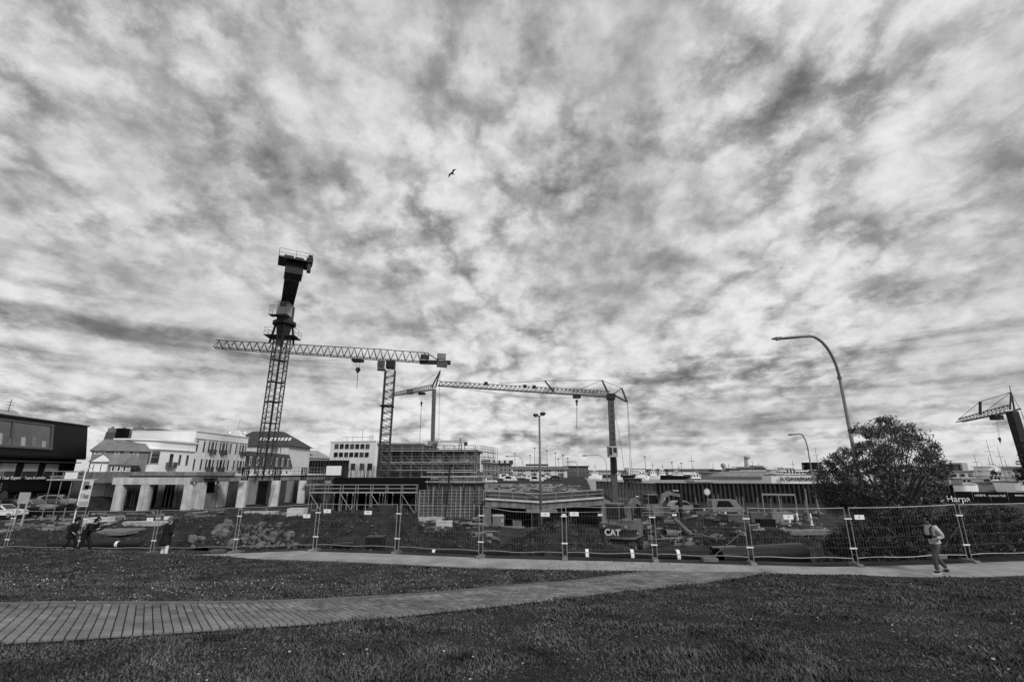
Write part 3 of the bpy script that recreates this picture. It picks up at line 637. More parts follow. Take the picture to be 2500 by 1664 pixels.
boards('timber_stack', 'grey planks stacked under the bridge opening', 1254, 1258, 55, 3, 2.3, 0.3, 0.12, M_timberd, 0, 3, 0.3)
boards('timber_stack', 'large grey board platform beyond the walkers', 270, 1272, 44, 2, 5.0, 0.6, 0.16, M_timberd, -0.1, 4, 0.5)
boards('timber_stack', 'small board pile at the foot of the concrete columns', 390, 1262, 46, 3, 6.0, 0.3, 0.12, M_timber, 0.05, 3, 0.6)
boards('timber_stack', 'loose planks lying near the street hoarding', 75, 1255, 42, 2, 5.5, 0.3, 0.12, M_timberd, -0.15, 4, 0.6)
boards('timber_stack', 'pale planks piled at the base of the dark retaining wall', 640, 1240, 66, 3, 4.2, 0.3, 0.14, M_timber, 0.05, 3, 0.0)
# low grey crate-like blocks
for px, py, Y, d, lb in ((245, 1258, 50, (2.2, 1.2, 1.0), 'pale concrete block on the board platform'), (728, 1232, 62, (2.0, 1.6, 1.0), 'white bagged pallet at the foot of the scaffold'), (1262, 1245, 57, (1.0, 0.8, 0.8), 'small crate under the bridge deck'), (1085, 1268, 50, (1.6, 0.9, 0.7), 'pale skip-shaped tub half buried below the formwork')):
    box_thing('site_crate', lb, 'crate', px, py, Y, d, M_conc if 'pale' in lb or 'white' in lb else M_conc2, 0.1)
# portable site box under the bridge
t = local(thing('site_toilet', 'grey ribbed portable cabin beside the bridge opening', 'cabin')); p = P(1216, 1266, 54)
b = MB(); b.bx(-0.62, 0.62, -0.6, 0.6, 0, 1.35); b.build('shell', M_ply, t)
for k in range(7): b = MB(); x = -0.54 + k * 0.18; b.bx(x - 0.03, x + 0.03, -0.64, -0.6, 0.05, 1.3); b.build('rib', M_ply, t)
b = MB(); b.ext([(-0.68, -0.66, 1.35), (0.68, -0.66, 1.35), (0.6, -0.66, 1.47), (-0.6, -0.66, 1.47)], (0, 1.32, 0)); b.build('roof', M_lgrey, t)
b = MB(); b.bx(0.3, 0.5, -0.66, -0.62, 0.75, 1.1); b.build('vent', M_lgrey, t); place(t, (p.x, p.y, zt(p.x, p.y) - 0.02), 0.1)
# traffic cones and marker posts
def cone(name, label, px, py, Y, h, group='white cones on the site road'):
    p = P(px, py, Y); t = local(thing(name, label, 'cone', (0, 0, 0), group)); s = h / 0.75
    b = MB(); b.bx(-.2 * s, .2 * s, -.2 * s, .2 * s, 0, .04 * s); b.build('base', M_dgrey, t)
    b = MB(); b.lathe((0, 0, 0.04 * s), [(.15 * s, 0), (.09 * s, .35 * s), (.035 * s, .71 * s)], 12); b.build('body', M_sign, t)
    return place(t, (p.x, p.y, gz(p.x, p.y)))
cone('traffic_cone', 'white traffic cone standing on the earth in front of the tree', 2030, 1330, 25.5, 0.62, None)
for px, py, Y, h in ((1716, 1216, 62, 1.0), (1768, 1224, 58, 1.1), (1826, 1228, 57, 0.8), (1848, 1222, 57, 1.0), (1922, 1232, 55, 0.8), (1942, 1234, 54, 1.1), (1976, 1242, 51, 1.2)):
    p = P(px, py, Y); z = max(zt(p.x, p.y), p.z - 0.05)
    t = local(thing('marker_bollard', 'white rounded marker bollard along the site road', 'bollard', (0, 0, 0), 'white marker bollards on the site road'))
    b = MB(); b.lathe((0, 0, 0), [(0.18, 0), (0.18, 0.12), (0.10, 0.14), (0.10, h * .85), (0.05, h), (0.0, h + .02)], 10); b.build('post', M_sign, t)
    b = MB(); b.lathe((0, 0, h * 0.55), [(0.104, 0), (0.104, 0.1)], 10); b.build('band', M_lgrey, t); place(t, (p.x, p.y, gz(p.x, p.y)))
# round road sign and steel posts
t = thing('road_sign', 'round pale road sign on a thin post before the sheet piling', 'sign', P(1726, 1225, 63)); c = P(1726, 1200, 63); zb = zt(c.x, c.y)
b = MB(); b.tube((c.x, c.y, zb), (c.x, c.y, c.z + 0.5), 0.035, 6); b.build('post', M_galvd, t)
b = MB(); b.lathe((c.x, c.y - 0.06, c.z), [(0.42, 0), (0.42, 0.03)], 20, 'y'); b.build('disc', M_lgrey, t)
b = MB(); b.lathe((c.x, c.y - 0.07, c.z), [(0.33, 0), (0.33, 0.008)], 20, 'y'); b.build('disc_face', M_offw, t)
for i, px in enumerate((1598, 1612, 1634, 1666, 1700, 1745, 1756, 1800, 1806, 1815, 1850, 1882, 1908, 1944, 1966)):
    Y = 74 - i * 0.9; p = P(px, 1230, Y); t = local(thing('fence_post', 'thin steel post of the open railing in front of the sheet piling', 'post', (0, 0, 0), 'steel posts before the sheet piling')); h = 1.7 + 0.9 * random.Random(i).random()
    z = zt(p.x, p.y); b = MB(); b.tube((0, 0, 0), (0.0, 0, h), 0.055, 6); b.build('pole', M_galvd, t); b = MB(); b.box((0, 0, h + .02), (0.13, 0.13, 0.04)); b.build('cap', M_galvd, t); place(t, (p.x, p.y, z))
b = MB(); a, c = P(1965, 1192, 39), P(1974, 1268, 39); b.bar(a, c, 0.10); t = thing('timber_post', 'tall bare timber post leaning above the board stack', 'post', c); b.build('shaft', M_timberd, t); b = MB(); b.box(c, (0.3, 0.3, 0.1)); b.build('base_plate', M_timberd, t)
for px0, px1, py, Y, lb in ((1860, 1940, 1206, 60, 'long horizontal site rail between posts before the sheet piling'),):
    a, c = P(px0, py, Y), P(px1, py + 1, Y); t = thing('barrier_rail', lb, 'barrier', a); b = MB(); b.bar(a, c, 0.06, 0.22); b.build('beam', M_galvd, t)
    for q in (a, (a + c) / 2, c): b = MB(); b.bar(V((q.x, q.y, zt(q.x, q.y))), q, 0.1); b.build('leg', M_galvd, t)
# grey boxes and bins on the bank
for px, py, Y, d, m, lb in ((1838, 1236, 56, (1.6, 1.2, 1.0), M_dgrey, 'dark box skip tilted on the earth bank'), (1864, 1240, 50, (1.5, 1.0, 1.0), M_tar, 'black open tub on the earth bank'), (1790, 1238, 52, (2.2, 1.6, 1.3), M_dgrey, 'round-shouldered dark tank beside the earth heap'), (1900, 1228, 58, (2.6, 0.8, 0.9), M_mgrey, 'grey concrete barrier block on the site road')):
    box_thing('site_skip', lb, 'skip', px, py, Y, d, m, 0.15)
# ================================================================ buildings along the street (left)
def building(name, label, F, depth, z0, z1, m, roof=None, cat='building'):
    t = thing(name, label, cat, F.pt(F.len / 2, z0)); mass(F, depth, z0, z1).build('wall', m, t); return t
def band(F, t, name, u0, u1, z0, z1, o0, o1, m): b = MB(); F.slab(b, u0, u1, z0, z1, o0, o1); return b.build(name, m, t)
GZ = -2.1
# black building with big attic window
F = Facade((-67.4, 48), (-72.9, 80)); t = building('black_building', 'black clad street building with a wide attic window and shop fronts', F, 16, GZ, 5.9, M_black)
zt_, ze = 11.0, 6.4
b = MB(); b.ext([F.pt(0, ze - 0.9, 0.9), F.pt(0, ze - 0.6, 0.95), F.pt(0, zt_, 0.05), F.pt(0, zt_, -15), F.pt(0, ze - 0.9, -15.5)], V((F.d.x, F.d.y, 0)) * (F.len + 0.6)); mans = b.build('mansard', M_black, t)
b = MB(); F.slab(b, -0.2, F.len + 0.8, zt_, zt_ + 0.18, -15, 0.25); b.build('roof_edge', M_char, mans)
# attic glazing follows the slope, so it is a thin sloping box with frame bars
u0, za = F.px(14, 1075); u1, zb = F.px(146, 1026); u0, za, zb = 11.0, 7.0, 10.3; u1 = 25.0
def slope(u, z, o): k = (z - (ze - 0.6)) / (zt_ - ze + 0.6); return F.pt(u, z, 0.95 * (1 - k) + 0.05 * k + o)
def slab_s(b, u0, u1, z0, z1, o0, o1): return b.hexa([slope(u0, z0, o0), slope(u1, z0, o0), slope(u1, z0, o1), slope(u0, z0, o1), slope(u0, z1, o0), slope(u1, z1, o0), slope(u1, z1, o1), slope(u0, z1, o1)])
b = MB()
for a in ((u0 - .3, u0, za, zb), (u1, u1 + .3, za, zb), (u0 - .3, u1 + .3, zb, zb + .25), (u0 - .3, u1 + .3, za - .25, za), ((u0 + u1) / 2 - .1, (u0 + u1) / 2 + .1, za, zb)): slab_s(b, *a, -0.05, 0.22)
wn = b.build('window', M_dgrey, mans); b = MB(); slab_s(b, u0, u1, za, zb, -0.05, 0.06); b.build('pane', M_glassl, wn)
for k in range(7): b = MB(); slab_s(b, u0 + 1 + k * 1.9, u0 + 1.7 + k * 1.9, za + 0.1, za + 1.0 + (k % 3) * .3, 0.06, 0.09); b.build('blind', M_mgrey if k % 2 else M_lgrey, wn)
for k in range(7):
    u = 2.2 + k * 4.0
    F.window(t, u, u + 2.6, 2.75, 4.7, M_dgrey, M_glassl, 1, 1); F.window(t, u, u + 2.6, -1.9, 0.3, M_dgrey, M_glass, 2)
    b = MB(); F.slab(b, u, u + 2.6, 3.6, 4.7, 0.05, 0.075); b.build('blind', M_lgrey, t)
band(F, t, 'balcony', 0, F.len, 4.9, 5.05, 0, 0.8, M_char); band(F, t, 'fascia', 0, F.len, 0.75, 2.1, 0, 0.35, M_black)
uu, zz_ = F.px(12, 1166); words('and Tour Expert', 0.62, F.pt(uu, zz_, 0.40), (F.d.x, F.d.y, 0), M_sign, t, nrm=(F.n.x, F.n.y, 0)); uu, zz_ = F.px(79, 1166); words('Tours & activities', 0.55, F.pt(uu, zz_, 0.40), (F.d.x, F.d.y, 0), M_sign, t, nrm=(F.n.x, F.n.y, 0))
# rooftop things of the houses behind
F2 = Facade((-100, 66), (-93, 90)); t = building('rooftop_house', 'pale roofed house rising behind the black building', F2, 12, GZ, 12.4, M_lgrey)
b = MB(); b.ext([F2.pt(-.5, 12.4, .4), F2.pt(-.5, 15.2, -6), F2.pt(-.5, 12.4, -12.4)], V((F2.d.x, F2.d.y, 0)) * 26); b.build('roof', M_roofl, t)
for u, o, h in ((4, -4, 2.2), (15, -5, 1.3)): b = MB(); F2.slab(b, u, u + 1.1, 13.5, 14.9 + h, o - 1, o); b.build('chimney', M_char, t)
for k in range(2): b = MB(); b.tube(F2.pt(19 + k * 5, 14, -5), F2.pt(19 + k * 5, 18.2 - k, -5), .08); [b.bar(F2.pt(18.4 + k * 5, 15.4 + q * .6, -5), F2.pt(19.6 + k * 5, 15.4 + q * .6, -5), .09) for q in range(3)]; b.build('aerial', M_mgrey, t)
def gable_house(name, label, px0, px1, ybase, Y, depth, ye, yr, wall, roof, z0=GZ, ridge_x=True, side=None):
    A, B = P(px0, ybase, Y), P(px1, ybase, Y); A *= math.hypot(B.x, B.y) / math.hypot(A.x, A.y); F = Facade((A.x, A.y), (B.x, B.y)); zE = F.px((px0 + px1) / 2, ye)[1]; zR = P((px0 + px1) / 2, yr, F.pt(F.len / 2, 0, -depth / 2 if ridge_x else .4).y).z
    t = building(name, label, F, depth, z0, zE, wall, cat='house'); b = MB()
    if ridge_x:                                        # ridge parallel to the front
        a0, a1 = (-.4 + F.len * .2, F.len * .8 + .4) if 'hipped' in label else (-.4, F.len + .4)
        b.add([F.pt(-.4, zE - .1, .45), F.pt(F.len + .4, zE - .1, .45), F.pt(F.len + .4, zE - .1, -depth - .45), F.pt(-.4, zE - .1, -depth - .45), F.pt(a0, zR, -depth / 2), F.pt(a1, zR, -depth / 2)], [(0, 1, 5, 4), (1, 2, 5), (2, 3, 4, 5), (3, 0, 4), (3, 2, 1, 0)])
    else:                                              # gable towards the street
        b.ext([F.pt(-.4, zE - .1, .4), F.pt(F.len / 2, zR, .4), F.pt(F.len + .4, zE - .1, .4)], V((-F.n.x, -F.n.y, 0)) * (depth + .8))
    r = b.build('roof', roof, t); return t, F, zE, zR, r
t, F, zE, zR, r = gable_house('gabled_house', 'small white house with its gable to the site', 217, 268, 1150, 77, 5, 1124, 1104, M_white, M_roof, ridge_x=False)
b = MB(); b.ext([F.pt(0, zE - .15, .42), F.pt(F.len / 2, zR - .35, .42), F.pt(F.len, zE - .15, .42)], V((F.n.x, F.n.y, 0)) * .03); b.build('gable_face', M_white, t)
F.pwin(t, 225, 231, 1132, 1148, M_white, M_glass); F.pwin(t, 243, 249, 1132, 1148, M_white, M_glass)
t, F, zE, zR, r = gable_house('gabled_house', 'low grey house with a dormer next to the white gable', 268, 318, 1150, 77.4, 4, 1132, 1108, M_lgrey, M_roof)
b = MB(); b.ext([F.pt(1.2, zE - .2, .5), F.pt(2.6, zE + 1.7, .5), F.pt(4.0, zE - .2, .5)], V((-F.n.x, -F.n.y, 0)) * 4); b.build('dormer', M_mgrey, t)
for k in range(3): F.pwin(t, 272 + k * 14, 280 + k * 14, 1137, 1149, M_white, M_glass)
t, F, zE, zR, r = gable_house('grey_house', 'big grey house with wide hipped roof behind the gables', 214, 354, 1150, 82, 8, 1099, 1073, M_mgrey, M_roof)
for x in (303, 325): F.pwin(t, x, x + 12, 1104, 1115, M_white, M_glass, mull=3, trans=1)
F.pwin(t, 318, 334, 1129, 1143, M_white, M_glass, mull=3, trans=1)
for x in (232, 247, 281): F.pwin(t, x, x + 10, 1101, 1107, M_white, M_glassl)
b = MB(); p = P(294, 1080, 88); b.box((p.x, p.y, p.z + .6), (1.6, 1.2, 4.0)); b.build('chimney', M_tar, r)
t, F, zE, zR, r = gable_house('grey_house', 'dark ridged house furthest behind the grey roofs', 240, 362, 1150, 100, 14, 1083, 1056, M_char, M_roofd)
for x, h in ((272, 1.6), (300, 1.4), (326, 1.2), (339, 2.0)): b = MB(); p = P(x, 1058, 106); b.box((p.x, p.y, p.z), (1.2, 1.0, h + .8)); b.lathe((p.x, p.y, p.z + h / 2 + .3), [(.3, 0), (.25, .5)], 8); b.build('chimney', M_mgrey, r)
p = P(370, 1062, 98); t = thing('roof_shaft', 'tall dark brick stack rising behind the white hotel', 'chimney', (p.x, p.y, GZ)); b = MB(); b.bx(p.x - 1.6, p.x + 1.6, p.y, p.y + 3, GZ, P(370, 1049, 98).z); b.build('shaft', M_char, t); b = MB(); b.bx(p.x - 1.75, p.x + 1.75, p.y - .15, p.y + 3.15, P(370, 1049, 98).z, P(370, 1048, 98).z + .15); b.build('coping', M_dgrey, t)
# white hotel: rounded low block and tall block with pilasters
X0 = -63.6
t = thing('white_hotel', 'white rendered hotel with rounded corner, pilasters and small balconies', 'building', (X0, 95, GZ))
zl = P(465, 1083, 95).z; b = MB(); rad = 3.2; pts = [(X0, 95.5)] + [(X0 - rad + rad * math.cos(a), 83 + rad - rad * math.sin(a)) for a in np.linspace(0, math.pi / 2, 10)] + [(X0 - 6, 83), (X0 - 6, 95.5)]
b.ext([(x, y, GZ) for x, y in pts], (0, 0, zl - GZ)); b.build('rounded_block', M_white, t)
b = MB(); o = 0.35; pts2 = [(X0 + o, 95.4)] + [(X0 - rad + (rad + o) * math.cos(a), 83 + rad - (rad + o) * math.sin(a)) for a in np.linspace(0, math.pi / 2, 10)] + [(X0 - 6.2, 83 - o), (X0 - 6.2, 95.4)]
b.ext([(x, y, zl) for x, y in pts2], (0, 0, 0.28)); b.ext([(x, y, zl - 1.5) for x, y in pts2], (0, 0, 0.1)); b.build('cornice', M_white, t)
Fl = Facade((X0, 87), (X0, 95.4)); FD = []
for a_ in (18, 46, 74):
    q_ = V((X0 - rad, 83 + rad)) + V((math.cos(R(a_)), -math.sin(R(a_)))) * (rad + .03); t_ = V((math.sin(R(a_)), math.cos(R(a_)))) * .74; FD.append(Facade(tuple(q_ - t_), tuple(q_ + t_)))
for z0, z1 in ((5.0, 7.1), (1.4, 3.5)):
    for Fd in FD: Fd.window(t, .06, Fd.len - .06, z0, z1, M_lgrey, M_glassl, 1, 1)
def balcony(F, t, u0, u1, z):
    b = MB(); F.slab(b, u0, u1, z - .08, z, 0, .65); bb = b.build('balcony', M_mgrey, t); g = MB(); F.slab(g, u0, u1, z + .95, z + 1.02, .6, .66)
    n = max(4, int((u1 - u0) / .16))
    for i in range(n + 1): u = u0 + (u1 - u0) * i / n; F.slab(g, u - .02, u + .02, z, z + .95, .6, .65)
    for u in (u0, u1 - .05): F.slab(g, u, u + .05, z, z + 1.0, 0, .6)
    g.build('railing', M_dgrey, bb)
for z in (4.3, 0.9):
    Fl.window(t, 1.6, 2.5, z, z + 2.4, M_lgrey, M_glass); balcony(Fl, t, 1.0, 3.1, z - .1)
    for u in (4.1, 6.2): Fl.window(t, u, u + .55, z + .5, z + 2.3, M_lgrey, M_glass)
ztall = P(472, 1052, 95.6).z; Ft = Facade((X0 - .6, 95.6), (X0 - .6, 115)); mass(Ft, 13, GZ, ztall).build('tall_block', M_white, t)
band(Ft, t, 'parapet', 0, Ft.len, ztall - 1.5, ztall - 1.35, 0, .18, M_lgrey); band(Ft, t, 'coping', -.1, Ft.len, ztall, ztall + .14, -13, .22, M_white)
nb = 5; wb = Ft.len / nb
for k in range(nb):
    band(Ft, t, 'pilaster', k * wb - .16, k * wb + .16, GZ, ztall - 1.5, 0, .26, M_offw)
    for z in (7.2, 3.6, 0.0):
        for u, ww in ((.75, .45), (3.0, .45)): Ft.window(t, k * wb + u, k * wb + u + ww, z + .3, z + 2.4, M_lgrey, M_glass)
        if k in (1, 2, 4): Ft.window(t, k * wb + 1.7, k * wb + 2.5, z, z + 2.4, M_lgrey, M_glass); balcony(Ft, t, k * wb + 1.3, k * wb + 2.85, z - .1)
# mansard terrace beyond the hotel
Fm = Facade((-64.2, 115.3), (-64.2, 140)); t = building('mansard_terrace', 'white terrace with dark mansard roof beyond the hotel', Fm, 12, GZ, 4.4, M_white)
b = MB(); b.ext([Fm.pt(0, 4.4, .3), Fm.pt(0, 8.3, -1.2), Fm.pt(0, 8.8, -6), Fm.pt(0, 4.4, -12)], V((0, 1, 0)) * Fm.len); b.build('mansard', M_roofd, t)
for k in range(7):
    u = 1.5 + k * 3.3; Fm.window(t, u, u + .9, 1.4, 3.6, M_lgrey, M_glass); Fm.window(t, u, u + .9, -1.6, .4, M_lgrey, M_glass)
    b = MB(); Fm.slab(b, u - .1, u + 1.0, 4.9, 7.2, -1.5, .05); dm = b.build('dormer', M_roofd, t); b = MB(); Fm.slab(b, u, u + .9, 5.0, 7.1, .05, .09); b.build('frame', M_white, dm); b = MB(); Fm.slab(b, u + .12, u + .78, 5.15, 6.95, .09, .1); b.build('pane', M_glass, dm)
    if k % 2: balcony(Fm, t, u - .3, u + 1.2, 1.2)
# big dark-roofed block behind with curved white gable
A, B = P(556, 1100, 150), P(704, 1100, 150); Fb = Facade((A.x, A.y), (B.x, B.y)); zE = P(690, 1088, 150).z; zR = P(600, 1048, 150).z
t = building('gable_block', 'large white block with dark slate roof and ornate curved gable', Fb, 16, GZ, zE, M_offw)
b = MB(); L0 = Fb.len; b.add([Fb.pt(-1, zE, .7), Fb.pt(L0 + 1, zE, .7), Fb.pt(L0 + 1, zE, -16.7), Fb.pt(-1, zE, -16.7), Fb.pt(3, zR, -7), Fb.pt(L0 * .66, zR, -7), Fb.pt(L0 * .66, zR, -9.5), Fb.pt(3, zR, -9.5)], [(0, 1, 5, 4), (1, 2, 6, 5), (2, 3, 7, 6), (3, 0, 4, 7), (4, 5, 6, 7), (3, 2, 1, 0)]); rf = b.build('roof', M_roofd, t)
s0, z0 = Fb.px(579, 1070); k = 150 / 1130 * 1.0
gp = [(-26, 0), (-24, 5), (-20, 4), (-14, 6), (-9, 12), (-6, 17), (0, 19), (6, 17), (9, 12), (14, 6), (20, 4), (24, 5), (26, 0)]
b = MB(); b.ext([Fb.pt(s0 + x * k * .85, z0 + y * k, .75) for x, y in gp], V((-Fb.n.x, -Fb.n.y, 0)) * .8); gg = b.build('curved_gable', M_white, t)
for x in (-21, 21): b = MB(); b.lathe(Fb.pt(s0 + x * k * .85, z0 + 4 * k, .4), [(.35, 0), (.25, .6), (.5, .9), (.3, 1.4), (.05, 1.9)], 8); b.build('finial', M_white, gg)
b = MB(); b.tube(Fb.pt(s0, z0 + 18 * k, .4), Fb.pt(s0 + .3, P(584, 1023, 150).z, .4), .08, 6); b.build('flagpole', M_lgrey, gg)
for kk in range(9): u = L0 * .42 + kk * 1.2; b = MB(); b.hexa([Fb.pt(u + i, zE + .35 * (zR - zE) + j * 1.0, .7 - 7.7 * (.35 + j * .13) + o_) for j in (0, 1) for i, o_ in ((0, -.1), (.7, -.1), (.7, .16), (0, .16))]); b.build('skylight', M_offw, rf)
for x in range(8):
    for yy in (1092, 1112): Fb.pwin(t, 628 + x * 8, 631 + x * 8, yy, yy + 12, M_lgrey, M_glass)
# long pale roof
A, B = P(700, 1110, 170), P(806, 1112, 185); Fg = Facade((A.x, A.y), (B.x, B.y)); zE = P(750, 1117, 176).z
t = building('long_hall', 'long hall with pale pitched metal roof and ribbon windows', Fg, 18, GZ, zE, M_lgrey); b = MB(); zr = P(720, 1096, 178).z
b.ext([Fg.pt(-.5, zE, .6), Fg.pt(-.5, zr, -9), Fg.pt(-.5, zE, -18.6)], V((Fg.d.x, Fg.d.y, 0)) * (Fg.len + 1)); rf = b.build('roof', M_roofl, t)
for kk in range(11): Fg.window(t, .6 + kk * 1.7, 1.9 + kk * 1.7, zE - 3.2, zE - 1.1, M_offw, M_glass); Fg.window(t, .6 + kk * 1.7, 1.9 + kk * 1.7, zE - 6.4, zE - 4.6, M_offw, M_glass)
for kk in range(2):
    b = MB(); u = Fg.len * .42 + kk * 2.6; b.hexa([Fg.pt(u + i, zE + (.3 + j * .4) * (zr - zE), .6 - 9.6 * (.3 + j * .4) + o_) for j in (0, 1) for i, o_ in ((0, -.1), (2.1, -.1), (2.1, .2), (0, .2))]); b.build('skylight', M_dgrey, rf)
# white office block
A, B = P(806, 1100, 122), P(917, 1100, 118); Fo = Facade((A.x, A.y), (B.x, B.y)); z1 = P(860, 1078, 120).z; t = building('white_office', 'plain white office block with two rows of square windows', Fo, 14, GZ, z1, M_white)
band(Fo, t, 'coping', -.1, Fo.len + .1, z1, z1 + .2, -14, .15, M_white)
for r_, (ya, yc) in enumerate(((1084, 1094), (1104.5, 1114))):
    for k in range(7): Fo.pwin(t, 817.5 - r_ * 2 + k * 12.6, 826.5 - r_ * 2 + k * 12.6, ya, yc, M_dgrey, M_glass if (k + r_) % 3 else M_glassl, fw=.1)
for x in (856, 878, 897): Fo.pwin(t, x, x + 12, 1131, 1146, M_lgrey, M_glassl if x < 890 else M_glass)
b = MB(); p = P(884, 1077, 125)
for dx, h in ((-4, 1.0), (-2.5, 1.4), (0, 3.2), (2, 1.6), (2.6, 1.7)): b.bar((p.x + dx, p.y, p.z - .3), (p.x + dx, p.y, p.z + h), .09)
b.bar((p.x - 5, p.y, p.z + 1.1), (p.x + 2.6, p.y, p.z + 1.1), .08); b.build('aerial', M_mgrey, t)
A, B = P(917, 1095, 119), P(1030, 1095, 119); Fw = Facade((A.x, A.y), (B.x, B.y)); z1 = P(970, 1084, 119).z
t = building('glass_penthouse', 'dark glazed office wing beside the white office', Fw, 12, GZ, z1, M_char); band(Fw, t, 'roof_slab', -.2, Fw.len + .3, z1, z1 + .4, -12, .7, M_lgrey)
for k in range(9): Fw.window(t, 3.6 + k * .95, 4.4 + k * .95, z1 - 1.9, z1 - .3, M_dgrey, M_glassl, fw=.05)
# ================================================================ building site
# scaffolded grey block
A, B = P(930, 1150, 92), P(1160, 1150, 92); Fx = Facade((A.x, A.y), (B.x, B.y)); z1 = P(1050, 1101, 92).z
t = building('grey_shell', 'grey concrete shell wrapped in scaffolding', Fx, 14, GZ, z1, M_conc2); band(Fx, t, 'roof_slab', -.3, Fx.len + .5, z1, z1 + .3, -14, .5, M_dgrey)
for k in range(7): Fx.pwin(t, 935 + k * 17, 949 + k * 17, 1103, 1126, M_char, M_glass)
for x0, x1, m in ((1065, 1079, M_lgrey), (1082, 1092, M_glass), (1095, 1118, M_mgrey), (1122, 1146, M_lgrey)): Fx.pwin(t, x0, x1, 1107, 1126, M_dgrey, m)
for k, x in enumerate((946, 985, 1008, 1078, 1100)): Fx.pwin(t, x, x + (12 if k < 3 else 26), 1133, 1146, M_dgrey, M_glass)
def scaffold(name, label, F, u0, u1, levels, zbase, dx=2.0, off=(0.5, 1.5), boards=True, diag=True, m=M_galvd, r=0.045):
    t = thing(name, label, 'scaffold', F.pt(u0, zbase)); n = max(1, int(round((u1 - u0) / dx))); top = levels[-1] + 1.1
    for i in range(n + 1):
        u = u0 + (u1 - u0) * i / n
        for o in off: b = MB(); b.tube(F.pt(u, zbase, o), F.pt(u, top, o), r, 5); b.build('standard', m, t)
    for z in levels:
        for o in off:
            for dz in (0.05, 0.55, 1.05): b = MB(); b.tube(F.pt(u0, z + dz, o), F.pt(u1, z + dz, o), r * .8, 5); b.build('ledger', m, t)
        if boards:
            for i in range(n): b = MB(); F.slab(b, u0 + (u1 - u0) * i / n, u0 + (u1 - u0) * (i + .985) / n, z - .02, z + .06, off[0], off[1] + .15); b.build('platform_board', M_timber, t)
    if diag:
        zz = [zbase] + list(levels)
        for j in range(len(zz) - 1):
            for i in range(j % 2, n, 2): b = MB(); b.tube(F.pt(u0 + (u1 - u0) * i / n, zz[j + 1], off[1] + .06), F.pt(u0 + (u1 - u0) * (i + 1) / n, zz[j], off[1] + .06), r * .7, 5); b.build('brace', m, t)
    return t
lv = [Fx.px(1000, y)[1] for y in (1147, 1128, 1101.5)]
scaffold('scaffold', 'tall scaffold with three board lifts around the grey shell', Fx, 0, Fx.len, lv, GZ, 1.9)
Fx2 = Facade((Fx.pt(Fx.len + .3, 0, 1.5).x, Fx.pt(0, 0, 1.5).y), (Fx.pt(Fx.len + 3.0, 0).x, Fx.pt(0, 0).y + 10)); scaffold('scaffold', 'end scaffold tower at the right corner of the grey shell', Fx2, 0, Fx2.len, lv, GZ, 1.9, diag=True, off=(0.1, 1.0))
# dark rebar-fenced stair core and low walls in front of the office
A, B = P(755, 1140, 100), P(850, 1140, 100); Fz = Facade((A.x, A.y), (B.x, B.y)); t = thing('rebar_wall', 'dark panel of formwork and upright rebar before the white office', 'formwork', Fz.pt(0, GZ)); z1 = P(800, 1123, 100).z
mass(Fz, .4, GZ, z1).build('panel', M_tar, t)
for k in range(15): b = MB(); u = Fz.len * k / 14; b.bar(Fz.pt(u, GZ, .05), Fz.pt(u, z1 + .5, .05), .07); b.build('stud', M_dgrey, t)
A, B = P(760, 1170, 88), P(960, 1170, 88); Fr = Facade((A.x, A.y), (B.x, B.y)); t = thing('rebar_starters', 'thicket of thin reinforcing bars standing on the slab', 'rebar', Fr.pt(0, 0)); b = MB(); r_ = random.Random(3)
for k in range(170): u = r_.uniform(0, Fr.len); o = r_.uniform(-4, 0); b.bar(Fr.pt(u, 1.4, o), Fr.pt(u + r_.uniform(-.1, .1), 2.6 + r_.uniform(1.2, 2.6), o), .035)
tag(b.build('bars', M_char, t), kind='stuff')
b = MB(); Fr.slab(b, -1, Fr.len + 1, 1.1, 1.4, -5, .4); b.build('slab', M_conc2, t)
b = MB(); q = P(815, 1148, 86); b.box((q.x, q.y, q.z), (2.6, .3, 1.6)); b.build('shutter_panel', M_white, t)
# black waterproofed shell with its scaffold
A, B = P(812, 1250, 70), P(1046, 1250, 70); Fk = Facade((A.x, A.y), (B.x, B.y)); z0, z1 = GZ, P(930, 1165, 70).z
t = thing('black_shell', 'single storey shell with black waterproofed walls behind a scaffold', 'building', Fk.pt(0, z0))
ops = [(814, 831, 1212), (846, 860, 1205), (872, 893, 1204), (906, 926, 1204), (934, 958, 1204)]
last = 0.0; zl_ = Fk.px(900, 1203)[1]
for x0, x1, yt in ops:
    u0, u1 = Fk.px(x0, 1230)[0], Fk.px(x1, 1230)[0]; b = MB(); Fk.slab(b, last, u0, z0, zl_, -.35, 0); b.build('wall_pier', M_tar, t); last = u1
    b = MB()
    for u in (u0 - .05, u1 - .07): Fk.slab(b, u, u + .12, z0, zl_, 0, .08)
    b.build('door_frame', M_lgrey, t)
b = MB(); Fk.slab(b, last, Fk.len, z0, zl_, -.35, 0); b.build('wall_pier', M_tar, t)
b = MB(); Fk.slab(b, -.3, Fk.len, zl_, z1, -.35, .02); b.build('upper_wall', M_tar, t)
b = MB(); Fk.slab(b, 0, Fk.len, z0, zl_, -8, -7.7); b.build('back_wall', M_tar, t); b = MB(); Fk.slab(b, -.3, Fk.len, z1 - .4, z1 - .05, -8, -.36); b.build('roof_slab', M_conc2, t)
for u in (0, Fk.len - .3): b = MB(); Fk.slab(b, u, u + .3, z0, z1 - .4, -7.7, -.36); b.build('side_wall', M_tar, t)
u0, u1 = Fk.px(765, 1230)[0], Fk.px(1020, 1230)[0]
scaffold('scaffold', 'open tube scaffold with one board lift before the black shell', Fk, u0, u1, [Fk.px(900, 1201)[1]], z0, 2.05, off=(.6, 1.7), m=M_galv, r=.05)
